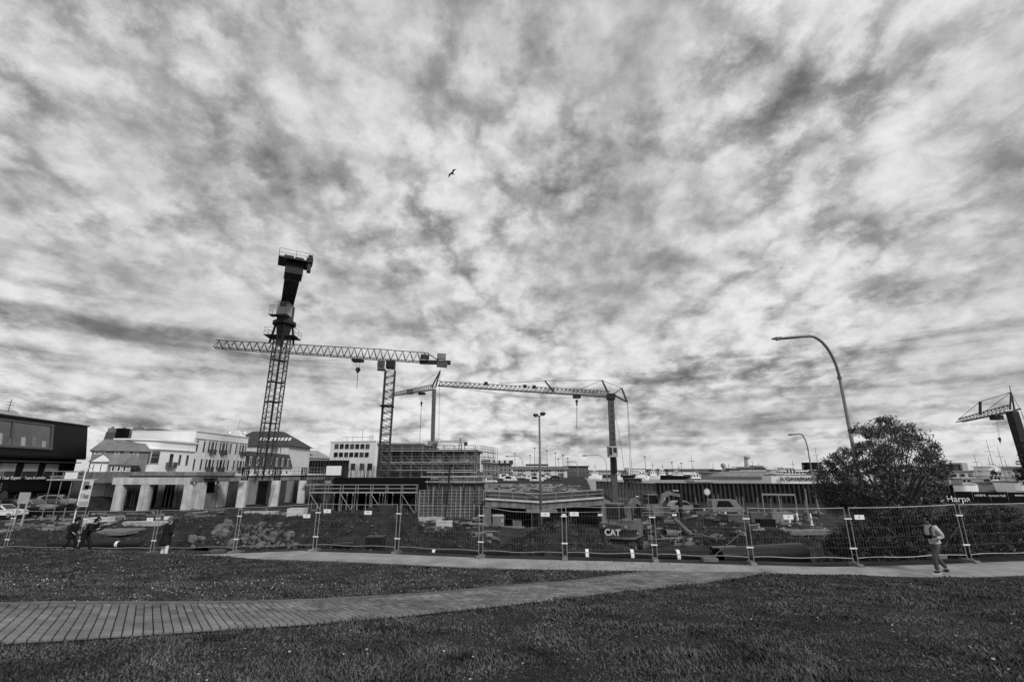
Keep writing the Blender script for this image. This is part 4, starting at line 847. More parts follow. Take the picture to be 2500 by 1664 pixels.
# formwork wall
A, B = P(1022, 1262, 60), P(1182, 1262, 60); Fq = Facade((A.x, A.y), (B.x, B.y)); z0, z1 = P(1100, 1266, 60).z, P(1100, 1179, 60).z
t = thing('formwork_wall', 'tall wall formwork of steel frame panels on a concrete stub', 'formwork', Fq.pt(0, -3))
uL = Fq.px(1062, 1190)[0]; zm = Fq.px(1040, 1196)[1]
b = MB(); Fq.slab(b, 0, Fq.len - .1, z0, zm, -.3, 0); b.build('plywood_face', M_formd, t); b = MB(); Fq.slab(b, .9, Fq.len, zm, z1, -.3, 0); b.build('upper_plywood', M_formd, t)
b = MB(); Fq.slab(b, 1.0, Fq.len - 1, -4, z0 - .12, -1.2, -.15); b.build('concrete_stub', M_conc, t)
nv, nh = 15, 10
for k in range(nv): b = MB(); u = Fq.len * k / (nv - 1) * .985; Fq.slab(b, u - (.05 if k % 3 else .09), u + (.05 if k % 3 else .09), z0, zm - .05 if u < .8 else zm + .4 * (k % 2), 0, .14); b.build('stud', M_form, t)
for k in range(nh): b = MB(); z = z0 + (zm - z0) * k / (nh - 1); Fq.slab(b, 0, Fq.len * .98, z - .035, z + .035, 0, .10); b.build('waler', M_form, t)
for k, (u, dz) in enumerate(((1.5, 0), (3.2, .1), (5.6, -.1), (6.9, .05))): b = MB(); b.tube(Fq.pt(u, z1 + .5, .25), Fq.pt(u - .1, z1 - 2.4 + dz, .25), .045, 5); b.build('tie_bar', M_catd, t)
for z, u0, u1, o in ((z1 + .15, .7, Fq.len + .7, .3), (z1 + .75, .2, Fq.len - .8, .5), (z1 + .8, 3.5, Fq.len + .9, .2), (z1 + 1.3, .8, Fq.len - 1.0, .4), (z0 - .08, 2.2, Fq.len + .2, .35)):
    b = MB(); Fq.slab(b, u0, u1, z - .02, z + .08, o - .2, o + .25); b.build('plank', M_timber, t)
for u in (.9, 2.4, 3.9, 5.4, 6.9, Fq.len): b = MB(); b.tube(Fq.pt(u, z1 - .6, .2), Fq.pt(u, z1 + 1.9, .3), .04, 5); b.build('guard_post', M_galvd, t)
# drill-like boom leaning on the formwork
a, c = P(1086, 1268, 58), P(1099, 1138, 58); t = thing('concrete_boom', 'thin dark placing boom standing against the formwork wall', 'boom', a); b = MB(); b.bar(a, c, .22); b.build('mast', M_catd, t)
for s in (-1, 1): b = MB(); q = a.lerp(c, .62); b.bar(q + V((s * .7, 0, .45)), q, .08); b.build('wing', M_catd, t)
# concrete frame on the left
t = thing('unfinished_building', 'unfinished concrete frame of tall columns and deep beams', 'building', (-52, 72, GZ))
def zpix(px, py, Y): return P(px, py, Y).z
YF = 71.5; zb1, zt1 = zpix(370, 1182, YF), zpix(370, 1165, YF)
cols = [(270, 287), (333, 352), (440, 459)]
for x0, x1 in cols:
    a, c = P(x0, 1240, YF), P(x1, 1240, YF); b = MB(); b.bx(a.x, c.x, YF, YF + 1.0, GZ, zb1); b.build('column', M_conc, t)
    b = MB(); bl = P(x1, 1240, YF).x
    for k in range(12): z = GZ + .2 + k * .32; b.bx(bl + .12, bl + .5, YF + .4, YF + .5, z, z + .05)
    b.build('rebar_ladder', M_galvd, t)
a, c = P(280, 1175, YF).x, P(462, 1175, YF).x; b = MB(); b.bx(a - .3, c, YF - .04, YF + 1.1, zb1, zt1); b.build('beam', M_conc, t)
zp = zpix(370, 1151, YF + 3); b = MB(); b.bx(P(232, 1160, YF).x - 8, P(560, 1160, YF).x, YF + 1.5, YF + 4.8, zt1 - .1, zt1 + .25); b.build('floor_slab', M_conc2, t)
b = MB(); b.bx(P(190, 1160, YF).x, P(300, 1160, YF).x, YF + 1.2, YF + 1.5, zb1 + .2, zp); b.build('left_upstand', M_conc2, t)
b = MB(); b.bx(P(300, 1160, YF).x, P(560, 1160, YF).x, YF + 1.2, YF + 1.5, zt1 + .25, zp); b.build('upstand', M_conc2, t)
# dark interior walls with narrow openings
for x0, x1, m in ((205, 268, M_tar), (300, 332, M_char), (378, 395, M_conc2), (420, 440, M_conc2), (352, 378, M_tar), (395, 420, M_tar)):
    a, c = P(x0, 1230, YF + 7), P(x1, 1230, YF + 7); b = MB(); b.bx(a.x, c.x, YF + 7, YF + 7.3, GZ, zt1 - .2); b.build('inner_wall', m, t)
for x in (215, 232, 250, 306, 318, 325, 360, 368, 402, 412, 426): a = P(x, 1230, YF + 5); b = MB(); b.tube((a.x, YF + 5, GZ), (a.x, YF + 5, zt1 - .1), .06, 5); b.build('prop', M_galvd, t)
# right-hand return with concrete piers and window openings
Fe = Facade((P(472, 1240, 72).x, 72.0), (P(548, 1236, 80).x, 80.0))
for x0, x1, m in ((473, 497, M_conc), (528, 549, M_conc)): u0, u1 = Fe.px(x0, 1235)[0], Fe.px(x1, 1235)[0]; b = MB(); Fe.slab(b, u0, u1, GZ, zt1 - .1, -.4, 0.0); b.build('pier', m, t)
u0, u1 = Fe.px(462, 1235)[0], Fe.px(549, 1235)[0]; b = MB(); Fe.slab(b, u0 + .2, u1, Fe.px(500, 1176)[1], zt1 + .1, -.45, .03); b.build('lintel', M_conc2, t)
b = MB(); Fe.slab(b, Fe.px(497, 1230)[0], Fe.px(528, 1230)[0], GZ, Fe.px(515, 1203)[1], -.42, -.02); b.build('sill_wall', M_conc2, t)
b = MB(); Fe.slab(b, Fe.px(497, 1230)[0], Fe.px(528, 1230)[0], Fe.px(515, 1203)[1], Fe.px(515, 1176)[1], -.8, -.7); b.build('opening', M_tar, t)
# dark retaining wall behind free-standing columns
t = thing('retaining_wall', 'long dark waterproofed retaining wall under a concrete deck edge', 'wall', (-40, 86, GZ)); Fr2 = Facade((P(543, 1235, 81).x, 81.0), (P(812, 1225, 100).x, 100.0)); zt2 = Fr2.px(680, 1160)[1]
mass(Fr2, .5, GZ, Fr2.px(680, 1172)[1]).build('face', M_char, t); b = MB(); Fr2.slab(b, 0, Fr2.len, Fr2.px(680, 1172)[1], zt2, -.6, .1); b.build('deck_edge', M_conc2, t)
b = MB(); Fr2.slab(b, -4, Fr2.len, zt2, zt2 + .3, -12, .5); b.build('deck', M_conc, t)
for x0, x1, m in ((600, 625, M_mgrey), (628, 650, M_tar), (696, 714, M_mgrey), (745, 758, M_dgrey)): b = MB(); Fr2.slab(b, Fr2.px(x0, 1210)[0], Fr2.px(x1, 1210)[0], GZ, Fr2.px(620, 1174)[1], 0, .05); b.build('patch_panel', m, t)
for k in range(26): b = MB(); u = Fr2.len * (k + .5) / 26; b.tube(Fr2.pt(u, zt2 + .3, .2), Fr2.pt(u, zt2 + 1.5, .2), .04, 5); b.build('guard_post', M_galvd, t)
for dz in (.8, 1.45): b = MB(); b.tube(Fr2.pt(0, zt2 + dz, .2), Fr2.pt(Fr2.len, zt2 + dz, .2), .035, 5); b.build('guard_rail', M_galvd, t)
for x, yb, Y, lb in ((587, 1236, 78, 'free-standing concrete column nearest the concrete frame, rebar on top'), (667, 1235, 80, 'free-standing concrete column with a ladder against it, rebar on top'), (734, 1225, 89, 'free-standing concrete column beside the white bagged pallet'), (796, 1222, 93, 'free-standing concrete column wrapped in dark rebar above the scaffold')):
    p = P(x, yb, Y); z1 = P(x, 1172, Y).z; t = thing('concrete_column', lb, 'column', (p.x, p.y, GZ), 'free-standing concrete columns'); b = MB(); b.box((p.x, p.y, (GZ + z1) / 2), (1.15, 1.15, z1 - GZ), .25); b.build('shaft', M_conc, t)
    zc_ = P(x, 1140 if x != 796 else 1136, Y).z
    for k in range(10): a_ = k * .628; b = MB(); b.bar((p.x + .48 * math.cos(a_), p.y + .48 * math.sin(a_), z1), (p.x + .48 * math.cos(a_), p.y + .48 * math.sin(a_), zc_), .06); b.build('rebar', M_tar, t)
    for k in range(5): b = MB(); b.lathe((p.x, p.y, z1 + (zc_ - z1) * (k + .5) / 5), [(.5, 0), (.5, .05)], 12); b.build('stirrup', M_tar, t)
    if x == 667:
        q = P(664, 1235, 79); b = MB(); b.bar((q.x - .1, q.y - .6, GZ), (q.x + .1, q.y, GZ + 3.6), .06); b.bar((q.x - .5, q.y - .6, GZ), (q.x - .3, q.y, GZ + 3.6), .06)
        for k in range(11): f = (k + .5) / 11; b.bar((q.x - .5 + .2 * f, q.y - .6 + .6 * f, GZ + 3.6 * f), (q.x - .1 + .2 * f, q.y - .6 + .6 * f, GZ + 3.6 * f), .04)
        b.build('ladder', M_galvd, t)
# ================================================================ bridge over the cutting
t = thing('road_bridge', 'low concrete road bridge with two spans over the dark cutting', 'bridge', (4, 58, -2.7))
yb_ = 58.0; pts = [P(1184, 1219, yb_), P(1320, 1227, yb_), P(1474, 1216, yb_)]
for k, (a, c) in enumerate(((pts[0], pts[1]), (pts[1], pts[2]))):
    lo = .75; b = MB(); b.hexa([(a.x, yb_, a.z - lo), (c.x, yb_, c.z - lo), (c.x, yb_ + .5, c.z - lo), (a.x, yb_ + .5, a.z - lo), (a.x, yb_, a.z), (c.x, yb_, c.z), (c.x, yb_ + .5, c.z), (a.x, yb_ + .5, a.z)]); b.build('fascia_beam', M_conc2, t)
    b = MB(); b.hexa([(a.x, yb_ - .25, a.z), (c.x, yb_ - .25, c.z), (c.x, yb_ + .6, c.z), (a.x, yb_ + .6, a.z), (a.x, yb_ - .25, a.z + .16), (c.x, yb_ - .25, c.z + .16), (c.x, yb_ + .6, c.z + .16), (a.x, yb_ + .6, a.z + .16)]); b.build('coping', M_conc, t)
    b = MB(); b.hexa([(a.x, yb_ + .5, a.z - .5), (c.x, yb_ + .5, c.z - .5), (c.x, 82, .15 - .5), (a.x, 82, .1 - .5), (a.x, yb_ + .5, a.z + .02), (c.x, yb_ + .5, c.z + .02), (c.x, 82, .35), (a.x, 82, .35)]); b.build('deck', M_asph, t)
    for dz in (.55, 1.0): b = MB(); b.tube((a.x, yb_ + .4, a.z + dz), (c.x, yb_ + .4, c.z + dz), .045, 5); b.build('guard_rail', M_timber if dz > .9 else M_galvd, t)
    for i in range(5): f = i / 4; b = MB(); q = a.lerp(c, f); b.tube((q.x, yb_ + .4, q.z), (q.x, yb_ + .4, q.z + 1.05), .045, 5); b.build('rail_post', M_galvd, t)
for x, wd in ((pts[1].x, .5), (pts[0].x + .3, .8)): b = MB(); b.bx(x - wd / 2, x + wd / 2, yb_ + .1, yb_ + 14, -3.2, pts[1].z - .6); b.build('pier', M_conc2, t)
b = MB(); b.bx(pts[2].x - .3, pts[2].x + .8, yb_ + .1, yb_ + 22, -3.2, pts[2].z - .3); b.build('abutment', M_conc2, t)
b = MB(); b.bx(pts[1].x + 4.5, pts[1].x + 5.0, yb_ + 6, yb_ + 14, -3.2, pts[2].z - .6); b.build('pier', M_conc2, t)
b = MB(); b.bx(-3.2, 13, 79, 79.4, -3.2, -.3); b.build('back_wall', M_tar, t)
q = P(1318, 1262, 56); b = MB(); b.bx(q.x - 1.5, q.x + 2.0, 55.6, 57.6, q.z + .5, q.z + .75); b.build('plinth', M_conc2, t)
# road surface leading away behind the bridge, low kerbs beside it
tag(grid_obj('road', list(np.linspace(-8, 12, 14)), list(np.linspace(83.5, 128, 20)), lambda x, y: (x + (y - 83) * .03, y, zt(x + (y - 83) * .03, y) + .03), M_asphl), kind='structure')
for x0, y0, x1, y1, lb in ((P(1252, 1196, 84).x, 84, P(1312, 1216, 62).x, 62, 'pale diagonal kerb laid across the bridge deck'), (P(1350, 1188, 90).x, 90, P(1402, 1200, 76).x, 76, 'pale kerb running beside the raised road')):
    za, zc_ = max(zt(x0, y0), .3) + .1, .42 if y1 < 80 else zt(x1, y1) + .1; t = thing('kerb_line', lb, 'kerb', (x1, y1, zc_)); n = 8
    for i in range(n): f0, f1 = i / n, (i + .96) / n; b = MB(); b.bar(V((x0, y0, za)).lerp(V((x1, y1, zc_)), f0), V((x0, y0, za)).lerp(V((x1, y1, zc_)), f1), .35, .18); b.build('kerb_stone', M_conc2, t)
# ================================================================ sheet piling at the harbour edge
def pile_wall(name, label, A, B, z0, z1, n, m=M_rust):
    t = thing(name, label, 'sheet pile wall', (A[0], A[1], z0)); F = Facade(A, B); p = F.len / n
    for k in range(n):
        u = k * p; b = MB(); b.ext([F.pt(u, z0, 0), F.pt(u + p * .3, z0, 0), F.pt(u + p * .5, z0, -.45), F.pt(u + p * .8, z0, -.45), F.pt(u + p, z0, 0), F.pt(u + p, z0, -.06), F.pt(u + p * .83, z0, -.5), F.pt(u + p * .47, z0, -.5), F.pt(u + p * .27, z0, -.06), F.pt(u, z0, -.06)], (0, 0, z1 - z0)); b.build('pile', m, t)
    b = MB(); F.slab(b, 0, F.len, z1, z1 + .12, -.55, .1); b.build('capping', M_dgrey, t); return t, F
zw0, zw1 = -2.6, P(1800, 1180, 92).z
pile_wall('sheet_pile_wall', 'long dark corrugated sheet pile wall along the harbour', (P(1600, 1200, 95).x, 95), (P(2330, 1200, 82).x, 82), zw0, zw1, 62)
pile_wall('sheet_pile_wall', 'paler sheet pile stretch running back beside the bridge', (P(1455, 1180, 118).x, 118), (P(1600, 1200, 95.2).x, 95.2), zw0, zw1 - .15, 16, M_mgrey)
F = Facade((P(1440, 1200, 86).x, 86), (P(1600, 1200, 80).x, 80)); t = thing('site_railing', 'open post and mesh railing below the sheet piling', 'railing', F.pt(0, 0)); z0 = zt(F.pt(0, 0).x + 4, 84) - .5
for k in range(22): b = MB(); u = F.len * k / 21; zz_ = zt(F.pt(u, 0).x, F.pt(u, 0).y); b.tube(F.pt(u, zz_ - .1), F.pt(u, .45), .035, 5); b.build('post', M_galvd, t)
for z in (.4, -.6): b = MB(); b.tube(F.pt(0, z), F.pt(F.len, z), .03, 5); b.build('rail', M_galvd, t)
# ================================================================ far harbour buildings
def far_block(name, label, px0, px1, yt, yb, Y, m, depth=20, rows=1, ncol=8, roof=None, wy=None, wm=M_glass):
    A, B = P(px0, yb, Y), P(px1, yb, Y); F = Facade((A.x, Y), (B.x, Y)); t = building(name, label, F, depth, min(A.z, .5), P((px0 + px1) / 2, yt, Y).z, m)
    if roof: b = MB(); z1 = P(px0, yt, Y).z; F.slab(b, -.6, F.len + .6, z1, z1 + P(0, yt - roof[0], Y).z - P(0, yt, Y).z, -depth - .5, .8); b.build('roof', roof[1], t)
    if wy:
        for (y0, y1) in wy:
            for k in range(ncol): w_ = (px1 - px0) / ncol; F.pwin(t, px0 + w_ * (k + .25), px0 + w_ * (k + .72), y0, y1, M_lgrey, wm, fw=.12)
    return t, F
t, F = far_block('harbour_warehouse', 'long pale harbour warehouse with round windows and big doors', 1252, 1385, 1146, 1166, 220, M_offw, 30, roof=(8, M_mgrey))
for g in range(4):
    for k in range(3):
        u, z = F.px(1267 + g * 32 + k * 6, 1149); b = MB(); b.lathe(F.pt(u, z, 0), [(.42, -.02), (.42, -.14)], 12, 'y'); b.build('round_window', M_glass, t)
    a = F.px(1264 + g * 33, 1166); c = F.px(1277 + g * 33, 1154); b = MB(); F.slab(b, a[0], c[0], a[1], c[1], 0, .1); d_ = b.build('door', M_dgrey, t); b = MB(); F.slab(b, a[0] + .2, (a[0] + c[0]) / 2 - .1, a[1], c[1] - .3, .1, .14); b.build('door_leaf', M_mgrey, d_)
b = MB(); F.slab(b, 6.2, 16.5, P(1300, 1136, 220).z, P(1300, 1132, 222).z, -12, -3); b.build('roof_house', M_char, t)
t, F = far_block('apartment_block', 'grey apartment block with dormered top floor beyond the formwork', 1178, 1249, 1132, 1162, 190, M_mgrey, 16, ncol=7, wy=((1136, 1140), (1144, 1149), (1153, 1158)), roof=(9, M_roofd))
for k in range(4): u, z = F.px(1196 + k * 13, 1128); b = MB(); F.slab(b, u, u + 1.3, z - .3, z + .8, 0, .95); b.build('dormer', M_offw, t)
far_block('dock_shed', 'dark flat dock shed right of the pale warehouse', 1386, 1437, 1138, 1160, 260, M_dgrey, 25, ncol=6, wy=((1144, 1149),), roof=(1.5, M_char))
far_block('dock_shed', 'white three storey harbour office with square windows', 1537, 1578, 1141, 1172, 430, M_white, 20, ncol=9, wy=((1143, 1146), (1149, 1152), (1155, 1158)))
far_block('dock_shed', 'long dark roofed fish hall across the harbour', 1634, 1745, 1150, 1172, 440, M_white, 30, ncol=3, roof=(6, M_dgrey))
far_block('dock_shed', 'grey low quay store left of the fish hall', 1578, 1634, 1146, 1172, 445, M_mgrey, 20, ncol=8, wy=((1148, 1151),), roof=(1.5, M_dgrey))
far_block('dock_shed', 'pale shed with shallow roof behind the white ship', 1874, 1990, 1148, 1172, 430, M_lgrey, 20, ncol=6, roof=(3, M_mgrey))
far_block('dock_shed', 'long low hall on the far quay, roof just above the boats', 1440, 1540, 1150, 1172, 440, M_lgrey, 20, ncol=6, roof=(3, M_mgrey))
far_block('dock_shed', 'boxy grey plant building on the far right quay', 2320, 2420, 1150, 1185, 200, M_lgrey, 20, ncol=5, wy=((1156, 1163),), roof=(2, M_mgrey))
far_block('dock_shed', 'dark and pale stacked containers on the right quay roof line', 2330, 2350, 1133, 1150, 205, M_char, 6, ncol=1)
far_block('dock_shed', 'light grey cube of the right quay roof line', 2352, 2366, 1129, 1150, 204, M_lgrey, 6, ncol=1)
far_block('dock_shed', 'pale kiosk with shallow gable before the ships', 1700, 1742, 1176, 1186, 105, M_white, 5, ncol=4, wy=((1178, 1183),), roof=(4, M_lgrey))
far_block('dock_shed', 'dark boarded site hut behind the sheet piling', 1534, 1568, 1168, 1184, 104, M_char, 4, ncol=3, wy=((1171, 1177),), roof=(1, M_dgrey), wm=M_glassl)
far_block('dock_shed', 'black box of advertising hoarding beside the white ship', 1975, 2010, 1128, 1158, 150, M_tar, 3, ncol=1)
far_block('quay_wall', 'pale concrete quay wall across the harbour', 1440, 2320, 1168.5, 1172, 400, M_conc, 6)
# ================================================================ cranes
def lattice_mast(t, c, w0, z0, z1, nsec, m, rz=0.4, leg=.16, lace=.08, per=4, name='mast_section'):
    cs, sn = math.cos(rz), math.sin(rz); h = (z1 - z0) / nsec
    def K(i, z): x, y = ((-1, -1), (1, -1), (1, 1), (-1, 1))[i % 4]; x, y = x * w0 / 2, y * w0 / 2; return V((c.x + x * cs - y * sn, c.y + x * sn + y * cs, z))
    for s in range(nsec):
        a = z0 + s * h; b = MB()
        for i in range(4): b.bar(K(i, a), K(i, a + h), leg)
        for k in range(per):
            p, q = a + h * k / per, a + h * (k + 1) / per
            for i in range(4):
                if k % 2: b.bar(K(i, p), K(i + 1, q), lace)
                else: b.bar(K(i + 1, p), K(i, q), lace)
                if k % 2 == 0: b.bar(K(i, p), K(i + 1, p), lace)
        b.build(name, m, t)
    return K
def truss(t, a, c, up, w_, h0, h1, n, m, chord=.14, lace=.07, name='jib', tri=True, part='jib_section', nsec=4):
    """triangular jib: two lower chords, one upper chord, zigzag lacing"""
    a, c = V(a), V(c); d = (c - a).normalized(); s = d.cross(V((0, 0, 1))).normalized() * w_ / 2; u = V((0, 0, 1))
    L_ = (c - a).length
    def lo(k, sg): return a + d * L_ * k / n + s * sg
    def hi(k): f = k / n; return a + d * L_ * f + u * (h0 * (1 - f) + h1 * f)
    step = n // nsec
    for q in range(nsec):
        k0, k1 = q * step, (q + 1) * step if q < nsec - 1 else n; b = MB()
        for sg in (-1, 1): b.bar(lo(k0, sg), lo(k1, sg), chord)
        b.bar(hi(k0), hi(k1), chord)
        for k in range(k0, k1):
            for sg in (-1, 1): b.bar(lo(k, sg), hi(k + .5), lace); b.bar(hi(k + .5), lo(k + 1, sg), lace)
            b.bar(lo(k, -1), lo(k, 1), lace); b.bar(lo(k, -1), lo(k + 1, 1), lace * .7)
        b.build(part, m, t)
def rope(t, pts, r=.03, m=M_cable, name='rope'): b = MB(); b.sweep(pts, r, 4); return b.build(name, m, t)
def hook(t, top, blk, end, r=.03, w_=.5):
    for s in (-1, 1): rope(t, [V(top) + V((s * w_ * .5, 0, 0)), V(blk) + V((s * w_ * .2, 0, .2))], r * .7)
    b = MB(); b.lathe(V(blk) - V((0, .14, 0)), [(.05, 0), (w_ * .5, .02), (w_ * .5, .26), (.05, .28)], 10, 'y'); b.box(V(blk) - V((0, 0, .35)), (w_ * .45, .2, .5)); b.build('hook_block', M_craned, t)
    rope(t, [V(blk) - V((0, 0, .5)), end], r * 1.3, name='sling')
# ---- crane 1: tall flat-top crane seen along its counter-jib
Y1, S = 86, 1.4; c = P(690, 822, Y1); c.z = 2.4; t = thing('tower_crane', 'tall dark tower crane seen end-on with its counterjib raised towards the viewer', 'tower crane', c)
zm = P(690, 822, Y1).z; K = lattice_mast(t, c, 2.45, 2.4, zm, 9, M_crane, .72, .17, .07, 3)
b = MB(); b.bx(c.x - .14, c.x + .14, c.y - .14, c.y + .14, 2.4, zm - .5); b.build('ladder_shaft', M_craned, t)
for f in (.2, .37, .52, .66, .82): z = 2.4 + (zm - 2.4) * f; b = MB(); b.box((c.x, c.y, z), (2.6, 1.3, .14), .72); b.build('rest_platform', M_craned, t)
b = MB(); b.box((c.x, c.y, zm - .1), (5.6, 3.6, .16), .1); wp = b.build('work_platform', M_craned, t)
def rails(par, cx, cy, z, lx, ly, h, rz, m=M_craned, r=.04):
    b = MB(); cs, sn = math.cos(rz), math.sin(rz); q = [(cx + x * cs - y * sn, cy + x * sn + y * cs) for x, y in ((-lx, -ly), (lx, -ly), (lx, ly), (-lx, ly))]
    for i in range(4):
        a, e = q[i], q[(i + 1) % 4]
        for f in (0, .5): b.bar((a[0] + (e[0] - a[0]) * f, a[1] + (e[1] - a[1]) * f, z), (a[0] + (e[0] - a[0]) * f, a[1] + (e[1] - a[1]) * f, z + h), r)
        for g in (.5, 1): b.bar((a[0], a[1], z + h * g), (e[0], e[1], z + h * g), r)
    return b.build('handrail', m, par)
rails(wp, c.x, c.y, zm, 2.8, 1.8, 1.4, .1)
z2 = P(690, 795, Y1).z; z3 = P(690, 775, Y1).z; z4 = P(690, 748, Y1).z
b = MB(); b.lathe((c.x, c.y, zm), [(1.9, 0), (1.1, .3), (1.4, z2 - zm), (2.1, z2 - zm + .1), (2.1, z2 - zm + .7), (1.8, z2 - zm + .8)], 16); b.build('slewing_ring', M_craned, t)
for k in range(4): b = MB(); a_ = .5 + k * 1.5708; b.bar((c.x + 2.1 * math.cos(a_), c.y + 2.1 * math.sin(a_), zm - 1.5), (c.x + 1.5 * math.cos(a_), c.y + 1.5 * math.sin(a_), z2), .3); b.build('corner_strut', M_craned, t)
b = MB(); b.box((c.x, c.y, (z2 + z4) / 2 + .3), (2.3, 2.0, z4 - z2 - .4)); b.build('turret', M_crane, t)
cy0 = 84.4; b = MB(); b.box((c.x + .45, cy0, (z3 + z4) / 2 + .15), (2.0, 2.0, z4 - z3 + .5)); cab = b.build('cab', M_lgrey, t)
b = MB(); b.box((c.x + .6, cy0 - 1.02, z4 - .5), (1.2, .05, .8)); b.build('window', M_glass, cab); b = MB(); b.box((c.x - 1.4, cy0, z3 - .1), (1.5, 1.4, .12)); pf = b.build('cab_platform', M_craned, t); rails(pf, c.x - 1.4, cy0, z3, .75, .7, 1.8, 0)
# counter-jib: a deep box girder running towards the viewer; its underside fills the view
zc0 = z4 + .3; end = P(721, 642, 67); d = V((end.x - c.x, end.y - c.y, 0)).normalized(); s = V((d.y, -d.x, 0))
zc1 = zc0 + .4
def on(f, o, z): return V((c.x, c.y, 0)) + d * f * 1.5 + s * o * S + V((0, 0, zc0 + (z - zc0) * 1.1))
Lc = 13.0
for sg in (-1, 1): b = MB(); b.bar(on(-1, sg * .72, zc0), on(Lc, sg * .8, zc1), .22, .55); b.build('girder', M_craned, t)
b = MB(); b.hexa([on(.5, -.7, zc0 - .1), on(.5, .7, zc0 - .1), on(Lc - 4, .7, zc1 - .1), on(Lc - 4, -.7, zc1 - .1), on(.5, -.7, zc0), on(.5, .7, zc0), on(Lc - 4, .7, zc1), on(Lc - 4, -.7, zc1)]); b.build('walkway', M_craned, t)
for k in range(9): b = MB(); f = 1 + k * 1.0; b.bar(on(f, -.7, zc0 - .12), on(f + .8, .7, zc0 - .12), .14); b.build('cross_brace', M_crane, t)
b = MB(); b.hexa([on(Lc - 4, -.68, zc1 - .35), on(Lc - 4, .68, zc1 - .35), on(Lc - 2.2, .68, zc1 - .35), on(Lc - 2.2, -.68, zc1 - .35), on(Lc - 4, -.68, zc1 + .5), on(Lc - 4, .68, zc1 + .5), on(Lc - 2.2, .68, zc1 + .5), on(Lc - 2.2, -.68, zc1 + .5)]); b.build('hoist_winch', M_mgrey, t)
for k in range(3): b = MB(); f = Lc - 1.9 + k * .75; b.hexa([on(f, -.95, zc1 - 1.3), on(f, .95, zc1 - 1.3), on(f + .6, .95, zc1 - 1.3), on(f + .6, -.95, zc1 - 1.3), on(f, -.95, zc1 + .5), on(f, .95, zc1 + .5), on(f + .6, .95, zc1 + .5), on(f + .6, -.95, zc1 + .5)]); b.build('counterweight', M_craned, t)
b = MB(); b.hexa([on(Lc - 1.5, -1.75, zc1 + .45), on(Lc - 1.5, 1.75, zc1 + .45), on(Lc + 1.0, 1.75, zc1 + .45), on(Lc + 1.0, -1.75, zc1 + .45), on(Lc - 1.5, -1.75, zc1 + .6), on(Lc - 1.5, 1.75, zc1 + .6), on(Lc + 1.0, 1.75, zc1 + .6), on(Lc + 1.0, -1.75, zc1 + .6)]); ep = b.build('end_platform', M_craned, t)
q = on(Lc, 0, zc1 + .6); rails(ep, q.x, q.y, q.z, 2.45, 1.5, 1.3, math.atan2(s.y, s.x))
for o, hgt, ww in ((-1.5, .7, .7), (-.4, .5, .9), (.7, .55, 1.0)): b = MB(); b.box(on(Lc, o, zc1 + .6 + hgt / 2), (ww * S, 1.4, hgt * S), math.atan2(s.y, s.x)); b.build('machine_box', M_craned, ep)
b = MB(); b.hexa([on(Lc + .2, -1.7, zc1 - .9), on(Lc + .2, -1.3, zc1 - .9), on(Lc + .8, -1.3, zc1 - .9), on(Lc + .8, -1.7, zc1 - .9), on(Lc + .2, -1.7, zc1 + 1.7), on(Lc + .2, -1.3, zc1 + 1.7), on(Lc + .8, -1.3, zc1 + 1.7), on(Lc + .8, -1.7, zc1 + 1.7)]); b.build('switch_cabinet', M_craned, ep)
truss(t, on(-1, 0, zc0), on(-24, 0, zc0), None, 1.6, 2.0, 1.2, 24, M_crane, .18, .09)
# ---- crane 2: flat-top crane seen side-on
c = P(935, 1150, 86); c.z = -2; t = thing('tower_crane', 'flat-top tower crane side-on with long lattice jib behind the tall crane', 'tower crane', c)
zj = P(948, 879, 86).z - .4; zcab = P(950, 896, 86).z
lattice_mast(t, c, 1.75, -2, zcab - .5, 9, M_crane, .15, .18, .09, 4)
tip = G(523, 848, zj + .4); but = G(1100, 885, zj + .4); dj = (tip - but); dj.z = 0; dj.normalize(); root = V((c.x, c.y, zj + .4))
Lb = (but - root).length
truss(t, root + dj * 1.5, tip, None, 1.3, 2.0, 1.35, 24, M_crane, .13, .075, nsec=6)
truss(t, root + dj * 1.5, root - dj * Lb * .62, None, 1.3, 2.0, 1.9, 6, M_crane, .13, .075, part='counterjib_section', nsec=3)
e0, e1 = root - dj * Lb * .48, but; b = MB(); b.bar(e0, e1, 1.2, .6); b.build('counterjib_deck', M_craned, t)
b = MB(); b.bar(root - dj * Lb * .6 + V((0, 0, 1.9)), root - dj * Lb * .82 + V((0, 0, .4)), .16); b.build('tie_bar', M_crane, t)
for k in range(4): b = MB(); q = but + dj * (.9 + k * .5); b.box(q + V((0, 0, -.5)), (.4, 1.0, .9), math.atan2(dj.y, dj.x)); b.build('counterweight', M_dgrey, t)
b = MB(); b.box(but + dj * 1.8 + V((0, 0, 1.1)), (1.6, .9, 1.1), math.atan2(dj.y, dj.x)); b.build('winch', M_mgrey, t); b = MB(); b.box(but + dj * 5 + V((0, 0, .8)), (1.6, .8, .8), math.atan2(dj.y, dj.x)); b.build('drive_unit', M_craned, t)
b = MB(); b.box((c.x, c.y, (zcab + zj) / 2), (1.5, 1.4, zj - zcab + .5)); b.build('slewing_unit', M_craned, t)
q = root + dj * 1.6 + V((0, -.5, -1.3)); b = MB(); b.box(q, (1.3, 1.3, 1.7), math.atan2(dj.y, dj.x)); cab = b.build('cab', M_dgrey, t); b = MB(); b.box(q + V((0, -.78, .25)), (1.0, .05, .9)); b.build('window', M_glassl, cab)
tr = G(874, 876, zj + .2); b = MB(); b.box(tr - V((0, 0, .3)), (1.9, 1.5, .45)); b.build('trolley', M_craned, t)
hook(t, tr - V((0, 0, .4)), P(874, 902, tr.y), P(871, 948, tr.y), .04, .9)
rope(t, [tip, tip.lerp(tr, .45) - V((0, 0, 1.6)), tr], .02)
